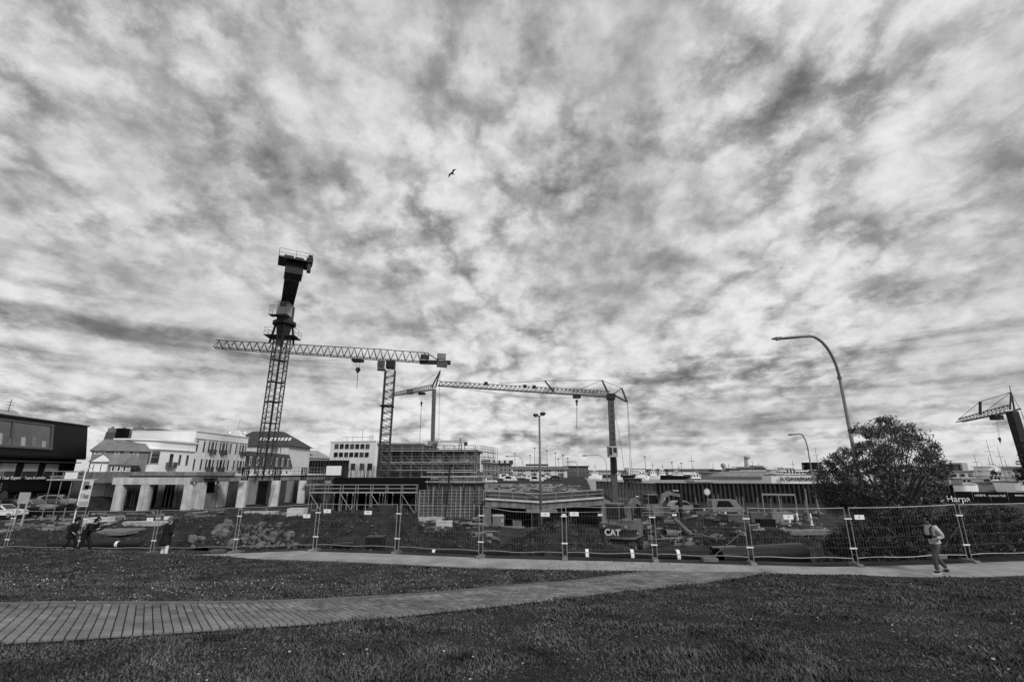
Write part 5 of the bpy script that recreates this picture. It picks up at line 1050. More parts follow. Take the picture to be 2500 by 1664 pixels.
b = MB(); b.box(P(945, 991, 85), (2.4, 2.4, .12), .15); b.build('rest_platform', M_craned, t)
# ---- crane 3: self-erecting crane with raised A-frame
c = P(1055, 1160, 95); c.z = .2; t = thing('tower_crane', 'slim pale self-erecting crane with raised A-frame above the grey shell', 'tower crane', c); top = P(1060, 950, 95)
b = MB(); b.bar((c.x, c.y, -2), (top.x, top.y, top.z), .72); b.build('mast', M_cranel, t)
b = MB()
for k in range(26): z = 8 + k * .48; f = (z + 2) / (top.z + 2); x = c.x + (top.x - c.x) * f; y = c.y - .38; b.bar((x - .34, y, z), (x + .34, y, z + .46), .06); b.bar((x + .34, y, z), (x - .34, y, z + .46), .06)
tag(b.build('mast_lacing', M_craned, t), kind='stuff')
q = P(1057, 1083, 95); b = MB(); b.box((q.x, q.y - .2, q.z), (1.9, 1.2, 1.0)); b.build('climbing_collar', M_cranel, t); b = MB(); b.box(P(1061, 1108, 94), (.7, .5, 4.0)); b.build('drive_box', M_craned, t)
b = MB(); b.box(P(1056, 1160, 93.5), (3.2, 2, 3.6)); b.build('ballast_tower', M_tar, t)
tip = G(955, 966, top.z - .1); truss(t, top, tip, None, .9, 1.1, .6, 20, M_cranel, .12, .06, nsec=4)
pk = P(1075, 904, 95)
for off in (V((0, -.4, 0)), V((0, .4, 0))):
    for f in (P(1054, 945, 95), P(1063, 945, 95)): b = MB(); b.bar(f + off, pk + off * .4, .16); b.build('frame_leg', M_crane, t)
rope(t, [pk, G(1003, 952, top.z + .8)], .04); rope(t, [pk, P(1073, 945, 95), P(1071, 1090, 95)], .03)
b = MB(); b.bar(P(1069, 1092, 94), P(1071, 1175, 94), .3); b.build('rear_tie', M_cranel, t)
b = MB(); b.box(G(1002, 956, top.z + .3), (1.2, 1, .9)); b.build('jib_joint', M_craned, t)
tr = G(1030, 958, top.z - .2); b = MB(); b.box(tr - V((0, 0, .2)), (1.4, 1, .4)); b.build('trolley', M_craned, t); hook(t, tr - V((0, 0, .3)), P(1029, 983, tr.y), P(1024, 1098, tr.y), .035, .5)
# ---- crane 4: self-erecting crane with braced jib
c = P(1502, 1240, 72); c.z = zt(c.x, c.y); top = P(1491, 968, 72); t = thing('tower_crane', 'self-erecting crane with square mast, hung cab and cable-stayed jib', 'tower crane', c)
b = MB(); b.bar(c, top, .82); b.build('mast', M_dgrey, t)
mword = 'VIERSCHOO'
for k, ch in enumerate(mword): p = c.lerp(top, 0.965 - k * .0505); words(ch, .62, p + V((0, -.44, 0)), (1, 0, 0), M_catd, t, 'letter')
b = MB(); q = P(1495, 1102, 71); b.box(q, (1.25, 1.5, 1.55)); cab = b.build('cab', M_lgrey, t); b = MB(); b.box(q + V((-.4, -.78, .05)), (.42, .06, 1.1)); b.build('window', M_glass, cab); b = MB(); b.box(q + V((.25, -.78, .2)), (.45, .06, .7)); b.build('window', M_glass, cab)
for k in range(9): b = MB(); q = P(1502, 1122 + k * 3.4, 71.2); b.box(q, (.5, .3, .07)); b.build('ladder_rung', M_craned, t)
b = MB(); b.bar(P(1502, 1118, 71.3), P(1504, 1152, 71.3), .45, .3); b.build('hydraulic_unit', M_craned, t)
b = MB(); b.bx(c.x - 2.2, c.x + 2.2, c.y - 2.2, c.y + 2.2, c.z - .2, c.z + .5); b.build('base_frame', M_dgrey, t)
zj = top.z - .35; tip = G(1070, 941, zj + .3); root = V((top.x, top.y, zj + .3)); d = (tip - root).normalized(); Lj = (tip - root).length
truss(t, root, tip, None, 0.85, .9, .6, 40, M_crane, .09, .045, nsec=5)
b = MB(); b.box(top, (1.2, 1.2, .9)); b.build('mast_head', M_craned, t)
A = P(1470, 928, 72); Bk = P(1518, 947, 72); Ck = P(1531, 981, 72); q1 = root + d * (Lj * .36); A2 = P(1330, 929, root.lerp(tip, .36).y)
for a, e in ((A, P(1484, 958, 72)), (Bk, P(1497, 962, 72)), (Ck, P(1499, 964, 72)), (Bk, Ck), (A2, q1 + V((0, 0, .2)))):
    for o in (V((0, -.35, 0)), V((0, .35, 0))): b = MB(); b.bar(a + o * .5, e + o, .13); b.build('strut', M_crane, t)
for pts in ([A, Bk], [A2, A], [A, root + d * (Lj * .2) + V((0, 0, .9))], [A2, root + d * (Lj * .68) + V((0, 0, .9))], [Ck, P(1532, 996, 72), P(1539, 1160, 72.5), V((c.x + 2.1, c.y, c.z + .5))], [Ck + V((.1, 0, 0)), P(1534, 1000, 72), P(1543, 1160, 72.5), V((c.x + 2.2, c.y + .3, c.z + .5))], [top, P(1512, 1060, 72), P(1523, 1140, 72.5)], [tip, tip.lerp(root, .5) - V((0, 0, .9)), root]): rope(t, pts, .035 if len(pts) == 2 else .025)
for x in (1195, 1318, 1352): q = root + d * ((root - G(x, 950, zj)).length); b = MB(); b.box(q + V((0, 0, .75)), (.5, .5, .4)); b.build('jib_joint', M_craned, t)
words('www.vierschoo.is', .62, root + d * (Lj * .17) + V((0, -.5, .45)), -d, M_catd, t, 'lettering', nrm=(d.y, -d.x, 0) if d.y * 0 - d.x < 0 else (-d.y, d.x, 0))
tr = G(1408, 962, zj); b = MB(); b.box(tr - V((0, 0, .3)), (1.1, .9, .5)); b.build('trolley', M_craned, t); hook(t, tr - V((0, 0, .5)), P(1408, 979, tr.y), P(1408, 1045, tr.y), .03, .42)
# ---- crane 5: distant
c = P(1122, 1150, 300); c.z = 0; t = thing('tower_crane', 'small distant tower crane over the roof of the grey shell', 'tower crane', c); zt5 = P(1122, 1080, 300).z
lattice_mast(t, c, 1.8, 0, zt5, 5, M_crane, .2, .25, .14, 3); a = P(1075, 1081, 290); a.z = zt5 - .3
truss(t, (c.x, c.y, zt5), a, None, 1.4, 1.6, 1.0, 10, M_mgrey, .2, .12, nsec=2); truss(t, (c.x, c.y, zt5), P(1138, 1080, 304), None, 1.4, 1.6, 1.4, 3, M_mgrey, .25, .12, nsec=1, part='counterjib_section')
b = MB(); b.box((P(1137, 1081, 304).x, 304, zt5 - .4), (2.2, 1.4, 2.2)); b.build('counterweight', M_char, t); b = MB(); b.bar((c.x, c.y, zt5), (c.x, c.y, zt5 + 3.0), .5); b.build('tower_head', M_crane, t)
# ---- crane 6: right, self-erecting
top = P(2470, 1004, 80); c = P(2500, 1150, 80); c.x = top.x + .2; c.z = -1; t = thing('tower_crane', 'dark self-erecting crane with short lattice jib above the right quay', 'tower crane', c)
b = MB(); b.bar(c, top, 1.15); b.build('mast', M_craned, t); zj = top.z; tip = G(2342, 1030, zj - .2)
truss(t, top, tip, None, 1.0, 1.2, .7, 14, M_crane, .13, .055, nsec=4); pk = P(2468, 957, 80)
for o in (-.4, .4): b = MB(); b.bar(top + V((o * 2 + .2, o, .3)), pk, .18); b.build('frame_leg', M_crane, t)
b = MB(); b.bar(pk, pk + V((.1, 0, 1.2)), .07); b.build('mast_aerial', M_craned, t)
q = G(2393, 1012, zj); q2 = P(2393, 980, q.y); b = MB(); b.bar(q, q2, .3); b.build('jib_post', M_craned, t)
for pts in ([pk, q2], [pk, G(2400, 1008, zj + .8)], [q2, tip + V((0, 0, .6))], [pk, P(2490, 998, 80)]): rope(t, pts, .05)
b = MB(); b.bar(top, P(2491, 997, 80), .25); b.build('rear_strut', M_crane, t); rope(t, [P(2491, 998, 80), V((c.x + 2.4, 80, 1))], .05)
tr = G(2431, 1012, zj - .1); b = MB(); b.box(tr - V((0, 0, .5)), (1.5, 1.1, .8)); b.build('trolley', M_craned, t); hook(t, tr - V((0, 0, .8)), P(2440, 1070, tr.y), P(2442, 1085, tr.y), .03, .4)
# ================================================================ street lamps
def lamp_curved(name, label, px, Y, ztop, zb, r0, r1, reach, rise, m=M_alu, group=None, head=.8, side=-1):
    p = P(px, 1200, Y); x = p.x; t = thing(name, label, 'street lamp', (x, Y, zb), group); b = MB(); z0 = ztop - rise
    b.sweep([(x, Y, zb), (x, Y, zb + 1.2), (x, Y, zb + 1.25), (x, Y, z0)], [r0 * 1.3, r0 * 1.3, r0, r1], 10); b.build('post', m, t, True)
    pts = [(x, Y, z0 - .05)] + [(x + side * (reach * .45) * (1 - math.cos(a)), Y, z0 + rise * math.sin(a)) for a in np.linspace(.1, math.pi / 2, 9)] + [(x + side * reach, Y, ztop - .1 * rise * .6)]
    b = MB(); b.sweep(pts, r1, 8); b.build('arm', m, t, True); e = V(pts[-1])
    b = MB(); b.lathe((x, Y, z0 - .04), [(r1 * 1.5, 0), (r1 * 1.5, .12)], 10); b.build('collar', m, t)
    b = MB(); h = head; b.ext([e + V((side * q * h, 0, zz * h)) for q, zz in ((-.15, .02), (.25, .12), (.7, .10), (1.0, .0), (.95, -.08), (.3, -.12), (-.1, -.06))], (0, .3 * h, 0)); b.v = [(v_[0], v_[1] - .15 * h, v_[2]) for v_ in b.v]; hd = b.build('lamp_head', M_dgrey, t)
    b = MB(); b.lathe(e + V((side * .55 * h, 0, -.16 * h)), [(.05 * h, -.03), (.16 * h, .03), (.18 * h, .08)], 10); b.build('lens', M_lgrey, hd); return t
lamp_curved('street_lamp', 'tall grey street lamp with long curved arm rising behind the leafy tree', 2104, 25, P(2000, 820, 25).z, -1.2, .125, .075, 2.75, 2.4, head=.62)
lamp_curved('street_lamp', 'curved-arm street lamp between the sheet piling and the tree', 1990, 60, P(1950, 1058, 60).z, zt(38, 60), .12, .07, 1.5, 2.0, head=.75)
# double-headed lamp on the site
p = P(1321, 1290, 44); zb = zt(p.x, 44); ztp = P(1319, 1014, 44).z; t = thing('street_lamp', 'slender lamp post with two heads standing on the site', 'street lamp', (p.x, 44, zb)); b = MB(); b.sweep([(p.x, 44, zb), (p.x, 44, ztp)], [.13, .085], 10); b.build('post', M_alu, t, True)
for s, dy, k in ((-1, -.3, .85), (1, .25, 1.0)):
    k *= .62; q = V((p.x + s * .36, 44 + dy, ztp + (.0 if s < 0 else .2))); b = MB(); b.bar((p.x, 44, ztp - .1), q, .09); b.build('arm', M_dgrey, t)
    b = MB(); b.lathe(q, [(.05, .12), (.42 * k, .10), (.46 * k, .02), (.40 * k, -.08)][::-1], 14); hd = b.build('lamp_head', M_craned, t); b = MB(); b.lathe(q - V((0, 0, .2)), [(.05, 0), (.16, .05), (.22, .14)], 12); b.build('globe', M_lgrey, hd); b = MB(); b.lathe(q + V((0, 0, .1)), [(.24, 0), (.14, .1), (.02, .14)], 12); b.build('dome', M_lgrey, hd)
# lamp poles across the quay
for i, (px, yt, Y) in enumerate(((1257, 1106, 200), (1294, 1111, 230), (1305, 1093, 170), (1335, 1100, 180), (1356, 1105, 185), (1363, 1120, 260), (1374, 1110, 190), (1386, 1118, 230), (1574, 1114, 240), (1640, 1128, 380), (1663, 1130, 380))):
    z1 = P(px, yt, Y).z; x = P(px, yt, Y).x; zb = 0.5; t = thing('quay_lamp', 'tall straight quay lamp pole with small head far across the site', 'street lamp', (x, Y, zb), 'straight lamp poles on the quay'); r = .11 * Y / 180
    b = MB(); b.tube((x, Y, zb), (x, Y, z1), r, 6, r * .7); b.build('post', M_dgrey, t); b = MB(); b.box((x, Y, z1), (r * 6, r * 4, r * 3)); b.build('lamp_head', M_char, t)
for px, yt, Y, rc in ((1277, 1112, 190, 5.5), (1412, 1126, 240, 4), (1484, 1110, 150, 6.0)):
    zt_ = P(px, yt, Y).z; lamp_curved('street_lamp', {1277: 'far curved-arm lamp standing before the apartment block', 1412: 'faint far lamp with bent arm right of the dock shed', 1484: 'thin curved-arm lamp just left of the crane cab'}[px], px, Y, zt_, .5, .12 * Y / 150, .08 * Y / 150, rc, 3.0, m=M_mgrey, head=1.6)
# ================================================================ boats and ships
def hull_mesh(b, x0, x1, yc, zk, zd, beam, sheer=.8, bow=1, n=12, flare=.75):
    """lofted hull between x0 and x1; bow=+1 at x1, -1 at x0"""
    rings = []
    for i in range(n + 1):
        f = i / n; g = f if bow > 0 else 1 - f; x = x0 + (x1 - x0) * f
        hb_ = beam / 2 * (1 - max(0, (g - .55) / .45) ** 2.2) * (1 - .25 * max(0, (.12 - g) / .12)); hb_ = max(hb_, .06); z = zd + sheer * max(0, (g - .45) / .55) ** 1.8
        rk = (x1 - x0) * .035 * bow * max(0, (g - .8) / .2)
        rings.append([(x - rk, yc - hb_ * flare * .55, zk), (x, yc - hb_ * flare, (zk + z) / 2), (x + rk, yc - hb_, z), (x + rk, yc + hb_, z), (x, yc + hb_ * flare, (zk + z) / 2), (x - rk, yc + hb_ * flare * .55, zk)])
    o = [p for r in rings for p in r]; m = 6
    f = [(i * m + k, (i + 1) * m + k, (i + 1) * m + (k + 1) % m, i * m + (k + 1) % m) for i in range(n) for k in range(m)] + [tuple(range(m - 1, -1, -1)), tuple(range(n * m, n * m + m))]
    return b.add(o, f)
WZ = -1.9
def boat(label, px0, px1, ywl, ydk, Y, hm, houses, mast=None, bow=1, beam=None, cat='boat', name='moored_boat', sheer=.12, group='boats moored in the harbour', flare=.92):
    x0, x1 = P(px0, ywl, Y).x, P(px1, ywl, Y).x; zd = P(px0, ydk, Y).z; L_ = x1 - x0; t = thing(name, label, cat, ((x0 + x1) / 2, Y, WZ), group); bm_ = beam or L_ * .26
    b = MB(); hull_mesh(b, x0, x1, Y, min(WZ - .6, zd - 1.5), zd, bm_, L_ * sheer * .6, bow, 12, flare); b.build('hull', hm, t)
    b = MB(); b.bx(x0 + L_ * .03, x1 - L_ * .2 if bow > 0 else x1 - L_ * .03, Y - bm_ * .42, Y + bm_ * .42, zd, zd + .12 * bm_ * .5); b.build('deck', M_mgrey, t)
    for k, (a, c, yt, m) in enumerate(houses):
        xa, xc, z1 = P(a, ywl, Y).x, P(c, ywl, Y).x, P((a + c) / 2, yt, Y).z; z0 = zd + (0 if k == 0 else .0); b = MB()
        b.hexa([(xa, Y - bm_ * .34, z0), (xc, Y - bm_ * .34, z0), (xc, Y + bm_ * .34, z0), (xa, Y + bm_ * .34, z0), (xa + .1 * (xc - xa), Y - bm_ * .3, z1), (xc - .06 * (xc - xa), Y - bm_ * .3, z1), (xc - .06 * (xc - xa), Y + bm_ * .3, z1), (xa + .1 * (xc - xa), Y + bm_ * .3, z1)]); hs = b.build('deckhouse', m, t)
        n = max(2, int((xc - xa) / max(.9, (z1 - z0) * .4)))
        for i in range(n): b = MB(); u = xa + (xc - xa) * (i + .3) / n; b.bx(u, u + (xc - xa) / n * .5, Y - bm_ * .36, Y - bm_ * .30, z0 + (z1 - z0) * .58, z0 + (z1 - z0) * .84); b.build('window', M_glass, hs)
        b = MB(); b.bx(xa - .02 * L_, xc + .02 * L_, Y - bm_ * .36, Y + bm_ * .36, z1, z1 + .12 + .005 * L_); b.build('roof', m, hs)
    for px, yt in (mast or ()):
        x = P(px, ywl, Y).x; z1 = P(px, yt, Y).z; r = .0011 * Y * .55; b = MB(); b.tube((x, Y, zd), (x, Y, z1), r, 6, r * .6); ms = b.build('mast', M_mgrey, t)
        b = MB(); b.bar((x - (z1 - zd) * .12, Y, zd + (z1 - zd) * .72), (x + (z1 - zd) * .12, Y, zd + (z1 - zd) * .72), r * 1.6); b.build('crosstree', M_mgrey, ms); b = MB(); b.bar((x, Y, zd + (z1 - zd) * .45), (x + (z1 - zd) * .35, Y, zd + (z1 - zd) * .2), r * 1.4); b.build('boom', M_mgrey, ms)
    return t
boat('white motor boat with low cabin beside the crane mast', 1497, 1520, 1171, 1166, 330, M_white, [(1501, 1516, 1158, M_white), (1504, 1512, 1152, M_white)])
boat('dark hulled fishing boat behind the crane mast', 1436, 1470, 1168, 1161, 350, M_white, [(1444, 1462, 1152, M_white), (1447, 1456, 1146, M_white)], [(1454, 1130)])
boat('black fishing boat lying left of the white harbour office', 1516, 1552, 1169, 1160, 345, M_tar, [(1520, 1534, 1153, M_mgrey)], [(1528, 1142)])
boat('white ferry with long cabin in front of the harbour office', 1550, 1585, 1170, 1163, 320, M_white, [(1556, 1582, 1155, M_white), (1560, 1574, 1150, M_white)], None)
boat('white trawler with high bridge and twin masts', 1584, 1612, 1170, 1161, 335, M_offw, [(1588, 1604, 1150, M_white), (1592, 1602, 1142, M_white)], [(1596, 1126), (1608, 1138)])
boat('black hulled trawler with white bridge at the bow', 1600, 1646, 1170, 1160, 340, M_tar, [(1608, 1626, 1152, M_white), (1612, 1622, 1144, M_white)], [(1620, 1130)], -1)
boat('dark coaster with pale deckhouses before the fish hall', 1632, 1682, 1170, 1161, 345, M_tar, [(1640, 1668, 1154, M_white), (1648, 1656, 1148, M_offw)], [(1660, 1134)], -1)
boat('small tug with tall antenna mast at the warship bow', 1678, 1716, 1178, 1168, 215, M_dgrey, [(1688, 1712, 1160, M_white), (1692, 1706, 1156, M_white)], [(1694, 1108)])
# grey patrol ship
t = boat('grey naval patrol ship with dome topped mast and long hull', 1704, 1876, 1169, 1153, 350, M_navy, [(1738, 1760, 1147, M_char), (1776, 1802, 1143, M_navy), (1800, 1868, 1140, M_navy), (1838, 1862, 1137, M_navy)], None, -1, 12, 'ship', 'patrol_ship', .04, None)
Y = 349; q = P(1824, 1142, Y); b = MB(); b.lathe((q.x, Y, q.z - .5), [(2.0, 0), (1.4, 4), (1.2, 7), (1.3, 8.5)], 10); b.build('tower_mast', M_navy, t)
q = P(1824, 1116, Y); b = MB(); b.lathe((q.x, Y, q.z - 1), [(.8, -.3), (2.3, .3), (2.5, 1.2), (1.6, 2.2), (.2, 2.7)], 14); b.build('radar_dome', M_lgrey, t)
q = P(1766, 1140, Y); b = MB(); b.lathe((q.x, Y, q.z - 5), [(1.0, 0), (.8, 4.5), (1.5, 5.2), (1.8, 6.4), (1.3, 7.6), (.2, 8)], 12); b.build('gun_director', M_navy, t)
for px, yt in ((1778, 1131), (1852, 1130), (1836, 1124), (1740, 1130)): q = P(px, yt, Y); b = MB(); b.tube((q.x, Y, -1), (q.x, Y, q.z), .16, 5); b.build('aerial', M_mgrey, t)
# white rescue ship with lettering
t = boat('white rescue ship with large dark lettering along its hull', 1874, 2130, 1186, 1161, 140, M_white, [(1888, 1900, 1156, M_white), (1904, 1962, 1150, M_white), (1912, 1936, 1142, M_white), (1996, 2090, 1148, M_white)], [(1944, 1122), (1968, 1128), (2006, 1092)], 1, 7, 'ship', 'rescue_ship', .03, None)
yh = 140 - 3.62; words('SLYSAVARNAFÉLAGIÐ LANDSBJÖRG', 1.45, (P(1904, 1169, yh).x, yh, P(1950, 1169, yh).z), (1, 0, 0), M_signd, t, align='LEFT', ext=.02, bold=.05)
for k in range(26): b = MB(); q = P(1880 + k * 5, 1161, 137); b.bar((q.x, 137, q.z - .1), (q.x, 137, q.z + 1.0), .05); b.build('rail_post', M_lgrey, t)
b = MB(); b.bar(P(1880, 1154, 137), P(2010, 1154, 137), .05); b.build('rail', M_lgrey, t)
# trawlers at the right quay
boat('white trawler with stacked decks and radar dome on the right quay', 2375, 2470, 1196, 1180, 125, M_offw, [(2386, 2400, 1168, M_offw), (2402, 2430, 1160, M_white), (2406, 2422, 1148, M_white), (2410, 2419, 1139, M_white), (2434, 2450, 1166, M_mgrey), (2424, 2432, 1152, M_lgrey), (2455, 2466, 1170, M_offw)], [(2441, 1072), (2401, 1108), (2434, 1115), (2392, 1140), (2414, 1128), (2458, 1132)], -1, 7)
boat('pale fishing vessel half hidden by the tree at the picture edge', 2455, 2560, 1196, 1178, 118, M_white, [(2470, 2500, 1164, M_white), (2476, 2496, 1150, M_white), (2480, 2492, 1140, M_lgrey)], [(2464, 1090), (2474, 1120)], 1, 7)
boat('low pale boat lying before the grey plant building', 2330, 2385, 1198, 1184, 122, M_white, [(2340, 2362, 1168, M_lgrey)], [(2352, 1140)], 1, 5)
# ================================================================ cars
def car(label, px, py, Y, m, rz=0.0, L_=4.3, W=1.75, H=1.5, group='parked cars', van=False):
    p = P(px, py, Y); t = local(thing('parked_car', label, 'car', (0, 0, 0), group)); h = L_ / 2; hh = H * (1.25 if van else 1)
    prof = [(-h, .35), (-h, .85), (-h * .92, .95), (-h * .8, hh * .93), (-h * .55, hh), (h * .1, hh), (h * .42, .98), (h * .92, .82), (h, .6), (h, .35)] if not van else [(-h, .35), (-h, hh * .95), (-h * .95, hh), (h * .5, hh), (h * .72, 1.05), (h * .97, .9), (h, .6), (h, .35)]
    b = MB(); b.ext([(x, -W / 2, z) for x, z in prof], (0, W, 0)); bd = b.build('body', m, t)
    gl = [(-h * .74, .98), (-h * .6, hh * .93), (h * .06, hh * .93), (h * .34, .98)]
    for s in (-1, 1): b = MB(); b.ext([(x, s * (W / 2 + .004), z) for x, z in gl], (0, s * .012, 0)); b.build('window', M_glass, t)
    b = MB(); b.hexa([(h * .10, -W * .42, hh * .97), (h * .42, -W * .42, 1.0), (h * .42, W * .42, 1.0), (h * .10, W * .42, hh * .97), (h * .12, -W * .42, hh * .97 + .03), (h * .44, -W * .42, 1.03), (h * .44, W * .42, 1.03), (h * .12, W * .42, hh * .97 + .03)]); b.build('windscreen', M_glass, t)
    for x in (-h * .62, h * .62):
        for s in (-1, 1): b = MB(); b.lathe((x, s * (W / 2 - .1) - .11, .32), [(.2, 0), (.32, .02), (.32, .2), (.2, .22)], 12, 'y'); wh = b.build('wheel', M_tyre, t); k = MB(); k.lathe((x, s * (W / 2 - .1) + (s * .115) - .01, .32), [(.18, 0), (.18, .02)], 10, 'y'); k.build('rim', M_galv, wh)
    for s in (-1, 1): b = MB(); b.bx(h - .06, h + .01, s * W * .34 - .16, s * W * .34 + .16, .62, .76); b.build('headlight', M_lgrey, t)
    return place(t, (p.x, p.y, zt(p.x, p.y)), rz)
for px, py, Y, m, rz, lb, van in ((84, 1215, 62, M_car, .05, 'silver estate car parked on the street before the black building', False), (40, 1218, 60, M_card, .1, 'dark car at the kerb next to the silver estate', False), (120, 1216, 64, M_card, -.1, 'dark hatchback parked behind the gantry on the street', False), (142, 1217, 66, M_car, .4, 'grey car half hidden by the gantry scaffold', False), (12, 1222, 58, M_carw, .2, 'white car at the left end of the street', False)): car(lb, px, py, Y, m, rz, van=van)
for k, (px, m, van) in enumerate(((1196, M_carw, 0), (1212, M_car, 0), (1232, M_carw, 1), (1246, M_carw, 1), (1262, M_car, 0), (1280, M_card, 0), (1296, M_carw, 0), (1310, M_carw, 1), (1328, M_car, 0), (1343, M_carw, 0), (1358, M_card, 0), (1204, M_card, 0), (1222, M_car, 0), (1272, M_carw, 0), (1317, M_carw, 0))):
    car({M_carw: 'white van parked before the pale warehouse' if van else 'white car in the row before the pale warehouse', M_car: 'silver car in the row before the pale warehouse', M_card: 'dark car in the row before the pale warehouse'}[m], px, 1166, 150 + (k * 37) % 50, m, random.uniform(-.5, .5), van=bool(van), group='vehicles parked before the warehouse')
car('pale car passing behind the second excavator', 1667, 1212, 70, M_car, 0, group='cars on the site road'); car('grey van parked by the tank on the site road', 1770, 1222, 66, M_mgrey, 0, van=True, group='cars on the site road')
# ================================================================ excavators
def excavator(label, loc, rz, wheeled=True, text=True, s=1.0):
    t = local(thing('excavator', label, 'excavator')); m = M_cat
    b = MB(); b.bx(-.55, .55, -1.7, 1.7, .62, 1.05); b.bx(-1.05, 1.05, -1.35, -1.05, .55, .8); b.bx(-1.05, 1.05, 1.05, 1.35, .55, .8); b.lathe((0, 0, 1.0), [(.75, 0), (.75, .16)], 20); b.build('chassis', M_catd, t)
    for x in (-1.02, 1.02):
        for y in (-1.2, 1.2):
            b = MB(); b.lathe((x - .24, y, .52), [(.34, 0), (.50, .03), (.52, .1), (.52, .38), (.50, .45), (.34, .48)], 24, 'x'); wh = b.build('wheel', M_tyre, t); b = MB(); b.lathe((x + (.2 if x > 0 else -.26), y, .52), [(.30, 0), (.30, .06)], 16, 'x'); b.build('rim', m, wh)
    b = MB(); b.ext([(-1.25, -2.15, .28), (-1.25, -2.15, .62), (-.75, -2.15, .86), (.75, -2.15, .86), (1.25, -2.15, .62), (1.25, -2.15, .28), (.4, -2.15, .2), (-.4, -2.15, .2)], (0, .12, 0)); bl = b.build('dozer_blade', M_dgrey, t)
    for x in (-.5, .5): b = MB(); b.bar((x, -2.05, .5), (x, -1.4, .75), .14); b.build('blade_arm', M_catd, bl)
    # upper carriage with curved counterweight
    arc = [(1.27 * math.sin(a) * (1.0 if abs(math.sin(a)) < .98 else 1), -1.75 + .38 * (1 - math.cos(a)) if False else -1.72 + .45 * abs(math.sin(a)) ** 3) for a in np.linspace(-math.pi / 2, math.pi / 2, 15)]
    foot = arc + [(1.27, 1.0), (-1.27, 1.0)]
    def ring(z0, z1, k=1.0, name='x', mm=m): b = MB(); b.ext([(x * k, y * k, z0) for x, y in foot], (0, 0, z1 - z0)); return b.build(name, mm, t)
    ring(1.18, 1.34, 1.02, 'lower_skirt'); ring(1.34, 1.80, 1.0, 'dark_band', M_catd); ring(1.80, 2.16, 1.0, 'counterweight'); 
    b = MB(); b.ext([(.1, -1.2, 2.16), (1.24, -1.2, 2.16), (1.24, .9, 2.16), (.1, .9, 2.16)], (0, 0, .2)); b.build('engine_hood', m, t)
    b = MB(); b.ext([(1.272, -1.0, 1.34), (1.272, -.2, 1.34), (1.272, -.35, 1.62), (1.272, -.75, 1.78), (1.272, -1.0, 1.8)], (.012, 0, 0)); b.build('side_swoosh', M_catd, t)
    b = MB(); b.ext([(1.271, -.2, 1.345), (1.271, 1.0, 1.345), (1.271, 1.0, 1.80), (1.271, -.95, 1.80), (1.271, -.75, 1.78), (1.271, -.35, 1.62)], (.008, 0, 0)); b.build('side_panel', m, t)
    b = MB(); b.lathe((.95, -.4, 2.36), [(.06, 0), (.06, .7), (.05, .9)], 8); b.build('exhaust', M_catd, t)
    for x0, x1 in ((-.55, -.5), (.4, .45)): b = MB(); b.bar((x0, -1.3, 2.16), (x0, -1.3, 2.45), .04); b.build('grab_rail', M_catd, t)
    # cab
    b = MB(); b.bx(-1.2, -.15, .05, 1.55, 2.16, 2.3); cb_ = b.build('cab', m, t)
    for x in (-1.17, -.18):
        for y in (.09, 1.5): k = MB(); k.bar((x, y, 2.3), (x, y - (.0 if y < 1 else .15), 3.28), .09); k.build('cab_pillar', m, cb_)
    k = MB(); k.bx(-1.24, -.1, .0, 1.45, 3.28, 3.40); k.build('cab_roof', m, cb_); k = MB(); k.bx(-1.12, -.22, .07, .1, 2.32, 3.26); k.build('rear_window', M_glassl, cb_); k = MB(); k.bx(-.2, -.17, .15, 1.36, 2.32, 3.26); k.build('side_window', M_glass, cb_); k = MB(); k.bx(-1.19, -1.16, .15, 1.36, 2.32, 3.26); k.build('side_window', M_glass, cb_)
    k = MB(); k.box((-.7, .7, 2.65), (.5, .5, .7)); k.build('seat', M_catd, cb_)
    # boom, stick and bucket
    bo = MB(); pr = [(.9, 2.1), (1.6, 3.35), (2.6, 3.75), (4.1, 3.35), (4.1, 3.05), (2.6, 3.30), (1.9, 2.95), (1.25, 1.9)]; bo.ext([(.12, y, z) for y, z in pr], (.36, 0, 0)); boom = bo.build('boom', m, t)
    k = MB(); k.ext([(.16, y, z) for y, z in ((3.9, 3.55), (4.35, 3.5), (4.5, 3.0), (4.25, 1.2), (4.0, 1.2), (3.95, 2.9))], (.28, 0, 0)); k.build('stick', M_catd, t)
    for a, e, r in (((.3, 1.1, 1.75), (.3, 2.2, 3.1), .07), ((.3, 2.2, 3.85), (.3, 4.1, 3.75), .06)): k = MB(); k.tube(a, V(a).lerp(V(e), .55), r, 10); k.build('cylinder', M_catd, boom); k = MB(); k.tube(V(a).lerp(V(e), .5), e, r * .6, 8); k.build('piston_rod', M_sign, boom)
    k = MB(); k.ext([(-.15, y, z) for y, z in ((3.85, 1.3), (4.35, 1.3), (4.6, .8), (4.35, .35), (3.9, .3), (3.75, .6), (4.05, .6), (4.1, .95), (3.85, 1.05))], (.9, 0, 0)); bk = k.build('bucket', M_catd, t)
    for i in range(5): k = MB(); x = -.1 + i * .2; k.bar((x, 3.8, .62), (x, 3.62, .72), .07); k.build('tooth', M_dgrey, bk)
    k = MB(); k.box((-1.05, 1.62, 3.0), (.06, .1, .35)); k.build('mirror', M_catd, cb_)
